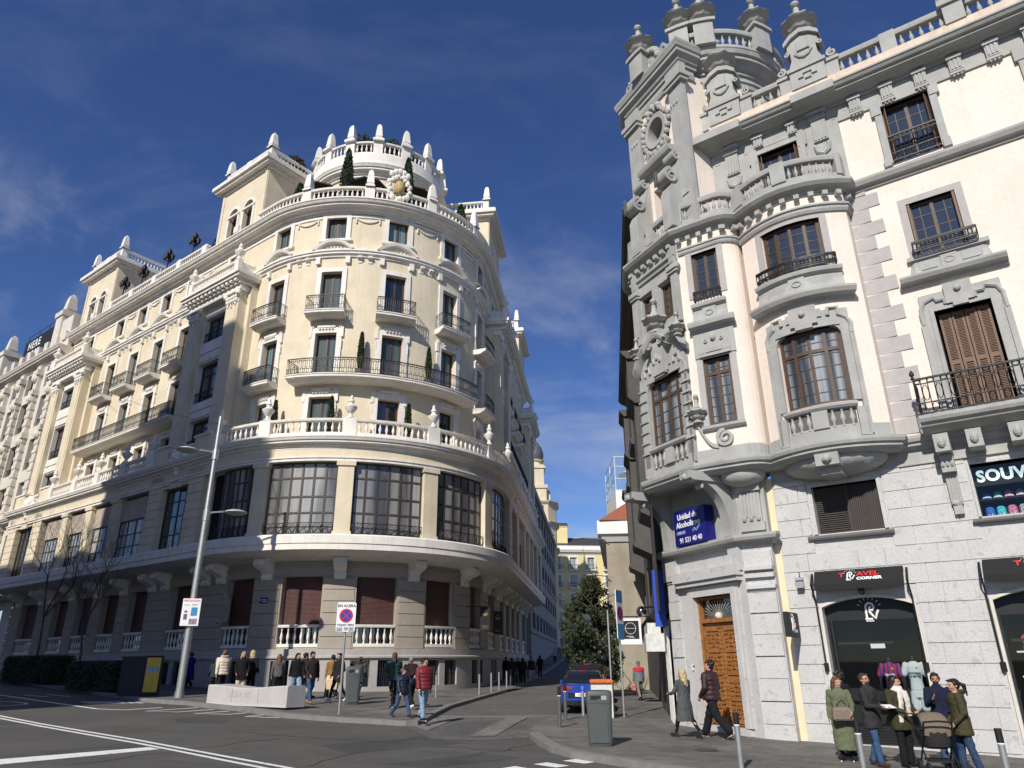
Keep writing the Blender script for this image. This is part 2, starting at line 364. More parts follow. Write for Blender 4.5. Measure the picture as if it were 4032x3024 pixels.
# ---------------------------------------------------------------- ground
def ground_mat(name,c,brick=None,var=.2,mortar=.6,bump=.35,rot=0,rough=.85,patch=.9):
    m,nt,b=nodes(name); L=nt.links; tc=nt.nodes.new('ShaderNodeTexCoord'); b.inputs['Roughness'].default_value=rough; b.inputs['Specular IOR Level'].default_value=.25
    def noi(sc,d=5,st=None):
        n=nt.nodes.new('ShaderNodeTexNoise'); n.inputs['Scale'].default_value=sc; n.inputs['Detail'].default_value=d; n.inputs['Roughness'].default_value=.62
        if st:
            mp=nt.nodes.new('ShaderNodeMapping'); mp.inputs['Scale'].default_value=st; mp.inputs['Rotation'].default_value=(0,0,R(-37)); L.new(tc.outputs['Object'],mp.inputs[0]); L.new(mp.outputs[0],n.inputs[0])
        else: L.new(tc.outputs['Object'],n.inputs[0])
        return n.outputs[0]
    def mr(v,a,bb,c0=0,c1=1):
        r=nt.nodes.new('ShaderNodeMapRange'); r.inputs[1].default_value=a; r.inputs[2].default_value=bb; r.inputs[3].default_value=c0; r.inputs[4].default_value=c1; L.new(v,r.inputs[0]); return r.outputs[0]
    def mix(a,bb,f,mode='MIX'):
        x=nt.nodes.new('ShaderNodeMix'); x.data_type='RGBA'; x.blend_type=mode
        for k,v in ((6,a),(7,bb)):
            if isinstance(v,tuple): x.inputs[k].default_value=v
            else: L.new(v,x.inputs[k])
        if isinstance(f,(int,float)): x.inputs[0].default_value=f
        else: L.new(f,x.inputs[0])
        return x.outputs[2]
    q=lambda k: tuple(min(1,x*k) for x in c)+(1,)
    col=mix(q(1-var),q(1+var),mr(noi(.35),.3,.7))
    col=mix(col,q(.72),mr(noi(patch,4,(1,4,1)),.52,.75))
    h=noi(140,3)
    col=mix(col,q(1.5),mr(noi(190,2),.62,.8,0,.5))
    col=mix(col,q(.5),mr(noi(120,2),.6,.85,0,.5))
    if brick:
        mp=nt.nodes.new('ShaderNodeMapping'); mp.inputs['Rotation'].default_value=(0,0,R(rot)); L.new(tc.outputs['Object'],mp.inputs[0])
        bt=nt.nodes.new('ShaderNodeTexBrick'); bt.inputs['Scale'].default_value=1; bt.inputs['Brick Width'].default_value=brick[0]; bt.inputs['Row Height'].default_value=brick[1]; bt.inputs['Mortar Size'].default_value=.006
        bt.inputs['Color1'].default_value=q(.85); bt.inputs['Color2'].default_value=q(1.15); bt.inputs['Mortar'].default_value=q(mortar); L.new(mp.outputs[0],bt.inputs[0])
        x=nt.nodes.new('ShaderNodeMix'); x.data_type='RGBA'; x.blend_type='MULTIPLY'; x.inputs[0].default_value=1
        d=nt.nodes.new('ShaderNodeMix'); d.data_type='RGBA'; d.blend_type='DIVIDE'; d.inputs[0].default_value=1; L.new(bt.outputs[0],d.inputs[6]); d.inputs[7].default_value=c+(1,)
        col=mix(col,d.outputs[2],1.0,'MULTIPLY')
        ad=nt.nodes.new('ShaderNodeMath'); ad.operation='MULTIPLY_ADD'; ad.inputs[1].default_value=-1.2; L.new(bt.outputs[1],ad.inputs[0]); L.new(h,ad.inputs[2]); h=ad.outputs[0]
    L.new(col,b.inputs['Base Color'])
    bn=nt.nodes.new('ShaderNodeBump'); bn.inputs['Strength'].default_value=bump; bn.inputs['Distance'].default_value=.012; L.new(h,bn.inputs['Height']); L.new(bn.outputs[0],b.inputs['Normal'])
    return m
M_ASPH=ground_mat('asphalt',(.095,.092,.083)); M_PAVE=ground_mat('pavement_slabs',(.145,.139,.127),(.6,.4),rot=37,var=.28,mortar=.35)
M_SETT=ground_mat('street_pavers',(.125,.12,.112),(.22,.11),rot=-60,var=.25); M_SETL=ground_mat('street_pavers_light',(.20,.19,.175),(.22,.11),rot=-60,var=.15)
M_KERB=mat('granite_kerb',(.19,.185,.175),.8,.15,4,.3,60); M_LINE=mat('road_paint',(.78,.775,.75),.7,.05,4,.1,80,patch=14,dirt=(.28,.275,.27))
def sheet(name,x0,x1,y0,y1,st,fz,m):
    mb=MB(); nx=int((x1-x0)/st); ny=int((y1-y0)/st)
    mb.grid([[(x0+(x1-x0)*i/nx,y0+(y1-y0)*j/ny,fz(x0+(x1-x0)*i/nx,y0+(y1-y0)*j/ny)) for i in range(nx+1)] for j in range(ny+1)])
    return tag(mb.build(name,m),kind='structure')
sheet('road',-400,400,-400,600,8,lambda x,y: gz(x,y)-.13 if abs(x)<120 and -60<y<170 else gz(max(-120,min(120,x)),max(-60,min(170,y)))-.13,M_ASPH)
KL=[(-60,73.3),(-31.55,47.15),(-22.02,38.8),(-15.9,32.73),(-14.39,31.7),(-13.3,31.2),(-12,30.1),(-9.99,28.55),(-7.8,26.33),(-6.39,25.5),(-5.51,25.05),(-4.37,24.65),(-3.35,24.2),(-3.0,24.35),(-2.85,25.6),(-2.75,28),(-2.52,31.31),(-1.63,36.82),(-.39,43.9)]
def strip_z(pts,inner,off0,m,name,kerb=.13):
    mb=MB(); top=[(x,y,gz(x,y)) for x,y in pts]
    return top
def pave(name,outline,kerbn,m):
    # raised n-gon with a kerb stone along its first kerbn points
    mb=MB(); vs=[(x,y,gz(x,y)) for x,y in outline]; mb.add(vs,[tuple(range(len(vs)))],0); o=mb.build(name,m); tag(o,kind='structure')
    kb=MB(); pa=Path(outline[:kerbn]); return pa
def kerb(name,pts,side=1,w=.28,h=.15,up=.012):
    kb=MB(); pts=[Vector(p) for p in pts]; dense=[]
    for a,b in zip(pts,pts[1:]):
        n=max(1,int((b-a).length/1.0)); dense+= [a.lerp(b,i/n) for i in range(n)]
    dense.append(pts[-1]); pa=Path([tuple(p) for p in dense]); rows=[]
    for t,q,n in pa.samples(0,pa.L):
        i=q+n*side*.0; j=q-n*side*w; za=gz(q.x,q.y)+up
        rows.append([(j.x,j.y,za-h-.1),(i.x,i.y,za-h-.1),(i.x,i.y,za-.02),(i.x-n.x*side*.02,i.y-n.y*side*.02,za),(j.x,j.y,za)])
    kb.grid(rows,0,closeu=True); return tag(kb.build(name,M_KERB),kind='structure')
pave('pavement',KL[:]+[(0.6,47.2),(-2.4,47.4),(-6,52),(-40,80),(-60,95)],len(KL),M_PAVE)
kerb('kerb',KL,1)
KR=[(.41,21.5),(.59,19.9),(.83,18.7),(1.24,17.75),(1.74,17.15),(2.36,16.45),(2.83,15.85),(6,12.9),(16,5.1),(40,-13)]
pave('pavement',KR+[(52,-4),(14,24),(9,27),(8,40),(7.2,40),(5.0,33),(3.75,27.5),(1.35,27.2),(.6,24)],len(KR),M_PAVE)
kerb('kerb',KR,1)
# side street: carriageway strip climbing from the crossing, with its two pavements
def lx(y): return -2.75 if y<28 else (-2.52+(y-31.31)*.167 if y<44 else -.39+(y-43.9)*.125)
def rx(y): return 3.75+(y-27.5)*.15
ys=[27.2+i*2.2 for i in range(60)]
mb=MB(); mb.grid([[(lx(y)+(rx(y)-lx(y))*u/4,y,gz(lx(y)+(rx(y)-lx(y))*u/4,y)-.12+.1*u/4) for u in range(5)] for y in ys]); tag(mb.build('side_street',M_SETT),kind='structure')
mb=MB(); mb.grid([[(lx(y)-3.5*(1-u/2)-.0,y,gz(lx(y)-3.5*(1-u/2),y)+.003) for u in range(3)] for y in ys if y>40]); tag(mb.build('side_pavement',M_PAVE),kind='structure')
kerb('kerb',[(lx(y),y) for y in ys if y>43],1)
mb=MB(); mb.grid([[(rx(y)+4.5*u/3,y,gz(rx(y)+4.5*u/3,y)+.004) for u in range(4)] for y in ys]); tag(mb.build('side_pavement',M_PAVE),kind='structure')
# crossing table of pavers ramping up from the avenue
mb=MB(); fr=[(-3.3,24.0),(-2.2,20.9),(-.9,20.75),(.38,21.45)]; bk=[(-2.75,27.3),(-1.2,27.3),(.4,27.3),(1.36,27.3)]
rows=[]
for i in range(7):
    t=i/6; rows.append([])
    for (a,b),(c,d),zb in zip(fr,bk,(-.12,-.095,-.07,-.02)):
        x=a+(c-a)*t; y=b+(d-b)*t; rows[-1].append((x,y,gz(x,y)+(-.124+ (zb+.124)*min(1,t*1.6))))
mb.grid(rows); tag(mb.build('crossing_paving',M_SETT),kind='structure')
mb=MB(); mb.grid([[(x,y,gz(x,y)-.12+d) for x,y,d in r] for r in ([(-2.6,27.1,.008),(3.7,27.2,.104)],[(-2.6,27.9,.008),(3.72,28,.104)])])
for k,(u0,u1) in enumerate(((.02,.2),(.55,.72))):
    rr=[]
    for i in range(6):
        t=.12+.8*i/5; row=[]
        for u in (u0,u1):
            f=u*3; j=min(2,int(f)); w=f-j
            a=Vector(fr[j]).lerp(Vector(fr[j+1]),w); b=Vector(bk[j]).lerp(Vector(bk[j+1]),w); q=a.lerp(b,t)
            row.append((q.x,q.y,gz(q.x,q.y)-.124+.004+( (-.12+.1*u)+.124)*min(1,t*1.6)+.006))
        rr.append(row)
    mb.grid(rr)
tag(mb.build('paver_bands',M_SETL),kind='structure')
# road markings
mb=MB()
def poly(pts): 
    ps=[gpt(x,y,-.13) for x,y in pts]; mb.add([(p.x,p.y,gz(p.x,p.y)-.126) for p in ps],[tuple(range(len(ps)))])
def line(pts,w):
    ps=[gpt(x,y,-.13) for x,y in pts]; n=len(ps); rows=[]
    for i,p in enumerate(ps):
        d=(ps[min(i+1,n-1)]-ps[max(i-1,0)]); d.z=0; d.normalize(); nn=Vector((d.y,-d.x,0))*w/2
        a=p+nn;b=p-nn; rows.append([(a.x,a.y,gz(a.x,a.y)-.126),(b.x,b.y,gz(b.x,b.y)-.126)])
    mb.grid(rows)
S=.5425
q=lambda l:[(x*S,2500+y*S) for x,y in l]
line(q([(-150,562),(0,588),(300,646),(650,706),(1000,764),(1300,820),(1600,876),(2200,985)]),.13)
line(q([(-150,580),(0,606),(300,664),(650,726),(1000,787),(1300,845),(1600,905),(2200,1022)]),.13)
poly(q([(-60,908),(0,903),(560,858),(1080,815),(1160,830),(560,888),(0,941),(-60,946)]))
line(q([(-120,420),(0,436),(380,492),(700,537),(900,545),(1175,528)]),.16)
line(q([(1440,528),(1058,554),(1290,560),(1550,541)]),.14); line(q([(1665,553),(1415,571),(1660,577),(1790,566)]),.14); line(q([(1925,579),(1785,592),(2020,602),(2045,596)]),.14)
line(q([(175,436),(350,450)]),.12); line(q([(335,433),(510,448)]),.12)
for x in (600,660,720,780,850,920,980): line(q([(x,487),(x+60,496)]),.13)
line(q([(580,486),(900,482)]),.12); line(q([(640,497),(1045,495)]),.12)
line(q([(-40,483),(100,486),(185,496),(195,503),(100,513),(-40,517)]),.12)
T=lambda l:[(1700+x*.4968,2200+y*.4968) for x,y in l]
for pp in ([(1038,1603),(1140,1588),(1312,1611),(1210,1625)],[(806,1630),(912,1615),(1092,1642),(985,1656)],[(520,1668),(660,1645),(800,1668),(660,1700)]): poly(T(pp))
tag(mb.build('road_markings',M_LINE),kind='structure')
mb=MB()
for x,y,r_ in ((-7.2,14,.32),(1.5,24.9,.3),(4.4,18.4,.3)):
    z=gz(x,y)+(-.122 if y<15 or x<2 else .006); mb.add([(x+r_*cos(a*PI/10),y+r_*sin(a*PI/10),z) for a in range(20)],[tuple(range(20))])
tag(mb.build('manhole_covers',mat('rusty_iron_cover',(.075,.055,.045),.7,.2,20,.5,60)),kind='structure')

# asphalt repairs and sealed cracks
mb=MB()
for pts in ([(1250,2935),(1700,2900),(1850,2925),(1380,2968)],[(150,2960),(520,2925),(640,2940),(250,2985)],[(1500,3010),(1900,2965),(2050,2985),(1700,3024)],[(700,2830),(900,2835),(880,2850),(690,2845)]):
    ps=[gpt(x,y,-.13) for x,y in pts]; mb.add([(q.x,q.y,gz(q.x,q.y)-.1275) for q in ps],[(0,1,2,3)])
tag(mb.build('asphalt_patches',ground_mat('patched_asphalt',(.072,.070,.066),var=.3)),kind='structure')
mb=MB(); rn_=random.Random(6)
for (x0,y0),(x1,y1) in (((900,2880),(2050,2960)),((0,2830),(900,2990)),((1200,3020),(1750,2870)),((300,3010),(1100,2905)),((1750,2995),(2120,2930))):
    ps=[]
    for i in range(15):
        t=i/14; q=gpt(x0+(x1-x0)*t+rn_.uniform(-14,14),y0+(y1-y0)*t+rn_.uniform(-4,4),-.13); ps.append(q)
    rows=[]
    for i,q in enumerate(ps):
        d=(ps[min(14,i+1)]-ps[max(0,i-1)]); d.z=0; d.normalize(); n_=Vector((d.y,-d.x,0))*.018*rn_.uniform(.5,1.6); rows.append([(q.x+n_.x,q.y+n_.y,gz(q.x,q.y)-.1265),(q.x-n_.x,q.y-n_.y,gz(q.x,q.y)-.1265)])
    mb.grid(rows)
tag(mb.build('sealed_cracks',mat('bitumen_crack',(.035,.034,.033),.6,.2,5)),kind='structure')
# ---------------------------------------------------------------- facade pieces
def window(pa,s0,s1,z0,z1,o,parent,fm,gm,cols=2,rows=(),fw=.09,bw=.06,tb=(0,0),name='window',th=.07,sub=True):
    mb=MB()
    wbox(mb,pa,s0,s0+fw,o,o+th,z0,z1); wbox(mb,pa,s1-fw,s1,o,o+th,z0,z1)
    wbox(mb,pa,s0+fw,s1-fw,o,o+th-.004,z0,z0+fw); wbox(mb,pa,s0+fw,s1-fw,o,o+th-.004,z1-fw,z1)
    for i in range(1,cols):
        x=s0+(s1-s0)*i/cols; wbox(mb,pa,x-bw/2,x+bw/2,o,o+th-.01,z0+fw,z1-fw)
    for r in rows:
        z=z0+(z1-z0)*r; wbox(mb,pa,s0+fw,s1-fw,o,o+th-.016,z-bw/2,z+bw/2)
    if tb[0]:
        for i in range(cols):
            for j in range(1,tb[0]):
                x=s0+(s1-s0)*(i+j/tb[0])/cols; wbox(mb,pa,x-.011,x+.011,o+.01,o+.035,z0+fw,z1-fw)
    if tb[1]:
        for j in range(1,tb[1]):
            z=z0+(z1-z0)*j/tb[1]; wbox(mb,pa,s0+fw,s1-fw,o+.012,o+.033,z-.011,z+.011)
    f=mb.build(name,fm,parent); g=MB(); S=pa.samples(s0,s1)
    if (s1-s0)>1.2 and cols>2 and len(S)>2: pass
    rows_=[]
    for t,q,n in S: rows_.append([(q.x+n.x*(o+.02),q.y+n.y*(o+.02),z0),(q.x+n.x*(o+.02),q.y+n.y*(o+.02),z1)])
    g.grid(rows_); g.build('pane',gm,f); return f
def railing(pa,s0,s1,o,z0,h,parent,m=None,step=.115,returns=True,rings=True,back=0,bow=0,knob=False,name='railing'):
    mb=MB()
    if s0>s1:s0,s1=s1,s0
    def bar(a,b,r=.012): 
        mb.tube([a,b],r,4,cap=False)
    def rail(z,r): wbox(mb,pa,s0,s1,o-r,o+r,z-r,z+r)
    rail(z0+h,.026); rail(z0+.05,.018); rail(z0+h*.86,.013); rail(z0+h*.33,.013)
    n=max(2,int((s1-s0)/step))
    for i in range(n+1):
        t=s0+(s1-s0)*i/n; a=pa.P(t,o,z0+.05); b=pa.P(t,o,z0+h); bar(a,b,.016 if i%6==0 else .0125)
        if rings and i<n:
            tm=s0+(s1-s0)*(i+.5)/n; w=(s1-s0)/n*.46
            for zc,hh in ((z0+h*.2,h*.12),(z0+h*.93,h*.05)) if i%2==0 else ((z0+h*.6,h*.22),):
                mb.tube([pa.P(tm+w*cos(a*PI/5),o,zc+hh*sin(a*PI/5)) for a in range(10)],.011,4,closed=True)
    if returns:
        for t in (s0,s1):
            for z,r in ((z0+h,.022),(z0+.05,.014),(z0+h*.33,.010),(z0+h*.86,.010)): mb.tube([pa.P(t,back,z),pa.P(t,o,z)],r,4)
            m_=max(2,int((o-back)/step))
            for i in range(m_): a=pa.P(t,back+(o-back)*i/m_,z0+.05); bar(a,(a[0],a[1],z0+h))
    if knob:
        for t in (s0,s1):
            q=pa.P(t,o,0); mb.lathe([(.02,0),(.05,.04),(.02,.1),(.06,.13),(.06,.2),(.01,.28)],(q.x,q.y,z0+h),8)
    return mb.build(name,m or M_IRON,parent)
def arcwall(mb,pa,s0,s1,z0,z1,arches,o,depth,k=0,n=10):
    xs=[s0]
    for c,hw,zb,zs in arches:
        wall(mb,pa,xs[-1],c-hw,z0,z1,(),o,0,k)
        if zb>z0: wall(mb,pa,c-hw,c+hw,z0,zb,(),o,0,k)
        cv=[(c-hw*cos(PI*i/n),zs+hw*sin(PI*i/n)) for i in range(n+1)]
        for (a,za),(b,zb2) in zip(cv,cv[1:]): mb.add([pa.P(a,o,za),pa.P(b,o,zb2),pa.P(b,o,z1),pa.P(a,o,z1)],[(0,1,2,3)],k)
        ol=[(c-hw,zb)]+cv+[(c+hw,zb)]
        for (a,za),(b,zb2) in zip(ol,ol[1:]+ol[:1]): mb.add([pa.P(a,o,za),pa.P(b,o,zb2),pa.P(b,o-depth,zb2),pa.P(a,o-depth,za)],[(0,1,2,3)],k)
        xs.append(c+hw)
    wall(mb,pa,xs[-1],s1,z0,z1,(),o,0,k)
def archshape(pa,c,hw,zb,zs,o,n=12): return [pa.P(c-hw,o,zb)]+[pa.P(c-hw*cos(PI*i/n),o,zs+hw*sin(PI*i/n)) for i in range(n+1)]+[pa.P(c+hw,o,zb)]
def archring(mb,pa,c,hw,zb,zs,w,o0,o1,k=0,n=14,legs=True):
    cv=[(cos(PI*i/n),sin(PI*i/n)) for i in range(n+1)]; rows=[]
    L=[(-1,None)]+cv[::-1]+[(1,None)]
    for ca,sa in L:
        if sa is None:
            if not legs: continue
            a=(c+ca*hw,zb); b=(c+ca*(hw+w),zb)
        else: a=(c+ca*hw,zs+sa*hw); b=(c+ca*(hw+w),zs+sa*(hw+w))
        rows.append([pa.P(a[0],o0,a[1]),pa.P(b[0],o0,b[1]),pa.P(b[0],o1,b[1]),pa.P(a[0],o1,a[1])])
    mb.grid(rows,k,closeu=True); mb.add(rows[0],[(0,1,2,3)],k); mb.add(rows[-1],[(3,2,1,0)],k)
def segped(mb,pa,c,hw,z0,rise,t,o0,o1,k=0,n=10):
    # segmental pediment: curved moulding over a flat one
    def arc(h,w): return [(c-w+2*w*i/n, z0+h*(1-(2*i/n-1)**2)) for i in range(n+1)]
    out=arc(rise,hw); inn=[(x*.0+c+(x-c)*.84,z0+(z-z0)*.74-.01) for x,z in out]
    rows=[[pa.P(a,o0,za),pa.P(a,o1,za),pa.P(b,o1-.06,zb),pa.P(b,o0,zb)] for (a,za),(b,zb) in zip(out,inn)]
    mb.grid(rows,k,closeu=True)
    mb.prism(inn,lambda u,w,d: pa.P(u,d,w),o0-.02,o0+.06,k)
    for i in range(7):
        x=c-hw*.5+hw*i/6; q=pa.P(x,o0+.07,z0+rise*.28+.1*rise*(1-abs(i-3)/3)); mb.ell(q,(.09,.09,.07),6,4,k)
def bracket(mb,pa,c,w,z0,z1,o0,o1,k=0):
    # scrolled console seen from the side
    h=z1-z0; d=o1-o0
    pr=[(o0-.05,z0),(o0+.18*d,z0),(o0+.26*d,z0+.12*h),(o0+.2*d,z0+.28*h),(o0+.42*d,z0+.45*h),(o0+.85*d,z0+.58*h),(o1,z0+.7*h),(o1,z0+.9*h),(o0+.92*d,z1),(o0-.05,z1)]
    n=len(pr)
    for a,b,e in ((c-w/2,c+w/2,0),):
        vs=[pa.P(a,o,z) for o,z in pr]+[pa.P(b,o,z) for o,z in pr]
        mb.add(vs,[tuple(range(n)),tuple(range(2*n-1,n-1,-1))]+[(i,(i+1)%n,n+(i+1)%n,n+i) for i in range(n)],k)
    for x in (-.3,0,.3):
        q=pa.P(c+w*x,o1*.97+o0*.03,z0+.78*h); mb.ell(q,(.11*w+.02,.11*w+.02,.14*h),6,5,k)
def capital(mb,pa,s0,s1,o,z0,z1,k=0):
    h=z1-z0; rnd=random.Random(3); w=s1-s0
    wbox(mb,pa,s0-.12,s1+.12,o-.1,o+.16,z1-.12*h,z1,k); wbox(mb,pa,s0-.02,s1+.02,o-.1,o+.04,z0,z0+.08*h,k)
    for t in (s0-.04,s1+.04):
        q=pa.P(t,o+.08,z1-.3*h); mb.ell(q,(.2,.2,.2*h+.02),8,6,k)
    for r in range(2):
        for i in range(5):
            q=pa.P(s0+w*(i+.5)/5,o+.05+.04*r,z0+h*(.2+.28*r)); mb.ell(q,(w*.1,w*.1,h*.17),6,5,k)
    for i in range(3):
        q=pa.P(s0+w*(i+.5)/3,o+.06,z0-.12*h-.1*(i==1)); mb.ell(q,(.07,.07,.14),6,5,k)
def eared(mb,pa,s0,s1,z0,z1,w,o,k=0):
    # ornate eared surround with a crown block and side drops
    frame(mb,pa,s0,s1,z0,z1,w,-.02,o,k,sill=False,top=w*1.1)
    m=(s0+s1)/2
    for e in (s0-w,s1+w):
        wbox(mb,pa,e-.09,e+.09,-.02,o+.035,z1-.28,z1+w*1.15,k)
        for i in range(4):
            q=pa.P(e,o*.7,z1-.55-.13*i); mb.ell(q,(.06,.06,.07),6,4,k)
    wbox(mb,pa,m-(s1-s0)*.42,m+(s1-s0)*.42,-.02,o+.05,z1+w*1.1,z1+w*1.1+.16,k)
    for i in range(5):
        q=pa.P(m+(i-2)*.2,o+.04,z1+w*.75); mb.ell(q,(.08,.08,.06),6,4,k)
    spiral(mb,lambda u,v,d: pa.P(u,d,v),(s0-w*.6,z1+w*1.3),.14,1.2,.07,.1,0,o+.04,k,1,14); spiral(mb,lambda u,v,d: pa.P(u,d,v),(s1+w*.6,z1+w*1.3),.14,1.2,.07,.1,0,o+.04,k,-1,14)
# ---------------------------------------------------------------- hotel on the far corner
HCX,HCY,HR=-10.656,48.059,8.591
HA0,HA1=-127.,-6.5
def hpt(phi,r=HR): return (HCX+r*cos(R(phi)),HCY+r*sin(R(phi)))
LD=(-cos(R(HA0+90)),-sin(R(HA0+90))); q0=hpt(HA0); q1=hpt(HA1)
LDV=Vector((-sin(R(53)),cos(R(53)))); RDV=Vector((sin(R(6.5)),cos(R(6.5))))
LLEN=64.; RLEN=30.
na=48; arc=[hpt(HA0+(HA1-HA0)*i/na) for i in range(na+1)]
HP=Path([tuple(Vector(q0)+LDV*LLEN)]+arc+[tuple(Vector(q1)+RDV*RLEN)],[False]+[True]*(na+1)+[False])
SA=HP.c[1]; SB=HP.c[na+1]; ARC=SB-SA
def ls(d): return SA-d
def rs(d): return SB+d
def fs(phi): return SA+ARC*(phi-HA0)/(HA1-HA0)
HOT=empty('hotel_building','cream rounded corner hotel with glazed gallery and white balustrades, left of the side street','building',(HCX-3,HCY-9,pl(HCX-3,HCY-9)))
def hb(mb,name,m,smooth=False,parent=None):
    o=mb.build(name,m,parent or HOT,smooth); 
    if (parent or HOT) is HOT: o.matrix_parent_inverse=HOT.matrix_world.inverted() if False else Matrix.Translation(-HOT.location)
    return o
def hw(f): f.matrix_parent_inverse=Matrix.Translation(-HOT.location); return f
PHI=[-121.9,-94.8,-67.8,-40.8,-13.7]; BND=[-108.3,-81.3,-54.3,-27.3]
MIDD=[10.3,14.05,17.8,21.55]; PC=[4.75,27.05]
bays=[(fs(p),'c') for p in PHI]+[(ls(d),'l') for d in MIDD]+[(rs(d),'r') for d in MIDD]
S_L,S_R=ls(30.6),rs(29.8)
# --- base: plinth, ground floor, slab
gw=[(s-1.12,s+1.12) for s,_ in bays]+[(ls(PC[0])-1.5,ls(PC[0])+1.5),(rs(PC[0])-1.5,rs(PC[0])+1.5),(ls(PC[1])-1.5,ls(PC[1])+1.5),(rs(PC[1])-1.5,rs(PC[1])+1.5)]
bw=[]
for a,b in gw: m=(a+b)/2; bw+=[(m-1.2,m-.2),(m+.2,m+1.2)]
mb=MB(); wall(mb,HP,S_L,S_R,-.6,2.42,[(a,b,1.02,2.3) for a,b in bw],.22,.3); sweep(mb,HP,S_L,S_R,[(0,2.42),(.34,2.42),(.34,2.5),(.26,2.56),(.26,2.87),(0,2.87)]); hb(mb,'plinth',M_GRANITE)
for a,b in bw:
    mb=MB(); mg=MB(); S=[HP.P(a,-.06,0),HP.P(b,-.06,0)]; mb.add([(S[0].x,S[0].y,.98),(S[1].x,S[1].y,.98),(S[1].x,S[1].y,2.32),(S[0].x,S[0].y,2.32)],[(0,1,2,3)])
    for i in range(9):
        t=a+(b-a)*(i+.5)/9; q=HP.P(t,.12,0); mg.tube([(q.x,q.y,1.02),(q.x,q.y,2.3)],.014,4,cap=False)
    wbox(mg,HP,a,b,.1,.13,1.6,1.63); w_=hb(mb,'basement_window',M_GDARK); mg.build('grille',M_IRON,w_)

mb=MB(); wall(mb,HP,S_L,S_R,2.87,7.7,[(a,b,2.95,6.55) for a,b in gw],-.03,.5); xs=sorted(gw); ed=[S_L]+[e for p in xs for e in p]+[S_R]
for a,b in zip(ed[0::2],ed[1::2]):
    if b-a<.2: continue
    z=2.89
    while z<6.5:
        wbox(mb,HP,a+.1 if a>S_L else a,b-.1 if b<S_R else b,-.1,.035,z,min(z+.565,6.52)); z+=.6
    for e in (a,b):
        if S_L<e<S_R: wbox(mb,HP,e-.1 if e==b else e,e if e==b else e+.1,-.1,.0,2.9,6.6)
sweep(mb,HP,S_L,S_R,[(-.1,6.6),(.03,6.6),(.03,7.0),(.06,7.02),(.06,7.1),(-.1,7.1)])
hb(mb,'ground_floor_wall',M_TAN)
for a,b in gw: mb=MB(); balustrade(mb,HP,a+.01,b-.01,-.12,2.97,4.08,.2,.34,.115); hb(mb,'window_balustrade',M_WHITE,True)
for a,b in gw:
    mb=MB(); z=4.0; S=HP.samples(a+.02,b-.02); rows=[]
    while z<6.5:
        for o,dz in ((-.40,0),(-.375,.03),(-.375,.05),(-.40,.062)):
            rows.append([(q.x+n.x*o,q.y+n.y*o,z+dz) for t,q,n in S])
        z+=.065
    rows.append([(q.x+n.x*-.4,q.y+n.y*-.4,6.56) for t,q,n in S]); mb.grid(rows); sh_=hb(mb,'roller_shutter',M_SHUT); mb=MB(); mb.grid([[(q.x+n.x*-.41,q.y+n.y*-.41,2.9),(q.x+n.x*-.41,q.y+n.y*-.41,6.6)] for t,q,n in S]); mb.build('window_glass',M_GDARK,sh_)
mb=MB()
so=2.05
pr=[(-.1,7.35),(.5,7.42),(1.2,7.5),(1.75,7.62),(so-.12,7.68),(so-.05,7.7),(so-.05,7.98),(so,8.02),(so,8.42),(so-.1,8.5),(-.1,8.52)]
sweep(mb,HP,S_L,S_R,pr); hb(mb,'gallery_slab',M_WHITE)
mb=MB()
cb=[fs(p) for p in BND]+[f(d) for f in (ls,rs) for d in (.9,2.5,7.0,8.55,12.2,15.9,19.7,23.3,24.9,29)]
for s in cb: mb=MB(); bracket(mb,HP,s,.62 if s in cb[:4] else .7,6.4,7.45,.0,1.0); hb(mb,'stone_corbel',M_WHITE,True)
# --- glazed gallery
go=1.62
piers=[(fs(p)-.36,fs(p)+.36) for p in BND]+[(f(d)-.45,f(d)+.45) for f in (ls,rs) for d in (12.2,15.95,19.7)]
for a,b in piers:
    mb=MB(); wbox(mb,HP,a,b,go-.5,go+.12,8.5,12.25); wbox(mb,HP,a-.07,b+.07,go-.5,go+.2,12.25,12.5); wbox(mb,HP,a-.05,b+.05,go-.5,go+.17,8.5,8.68); hb(mb,'gallery_pier',M_CREAM)
for f in (ls,rs):
    for c in PC:
        mr=MB()
        for sg in (-1,1):
            z=8.5
            while z<13.1:
                wbox(mr,HP,f(c+sg*1.55),f(c+sg*3.1),-.05,go+.1,z+.02,min(z+.5,13.16)); wbox(mr,HP,f(c+sg*1.6),f(c+sg*3.06),-.06,go+.05,z-.02,z+.02); z+=.52
        wbox(mr,HP,f(c-1.55),f(c+1.55),-.05,go+.06,12.3,13.2)
        for i in range(5): wbox(mr,HP,f(c-.55+i*.22),f(c-.35+i*.22),go,go+.16,12.2,13.16)
        hb(mr,'rusticated_pier',M_CREAM)
mb=MB(); sweep(mb,HP,S_L,S_R,[(go-.6,12.5),(go+.16,12.5),(go+.16,12.62),(go+.22,12.66),(go+.22,12.74),(go-.6,12.74)]); hb(mb,'lintel_band',M_WHITE)
mb=MB(); sweep(mb,HP,S_L,S_R,[(go-.6,12.74),(go+.1,12.74),(go+.1,13.2),(go-.6,13.2)]); hb(mb,'frieze',M_CREAM)
mb=MB(); sweep(mb,HP,S_L,S_R,corn(13.2,13.85,go+.05,go+.62,-.1)); hb(mb,'gallery_cornice',M_WHITE)
edges=[fs(-127)-.2]+[fs(p) for p in BND]+[rs(.9)]
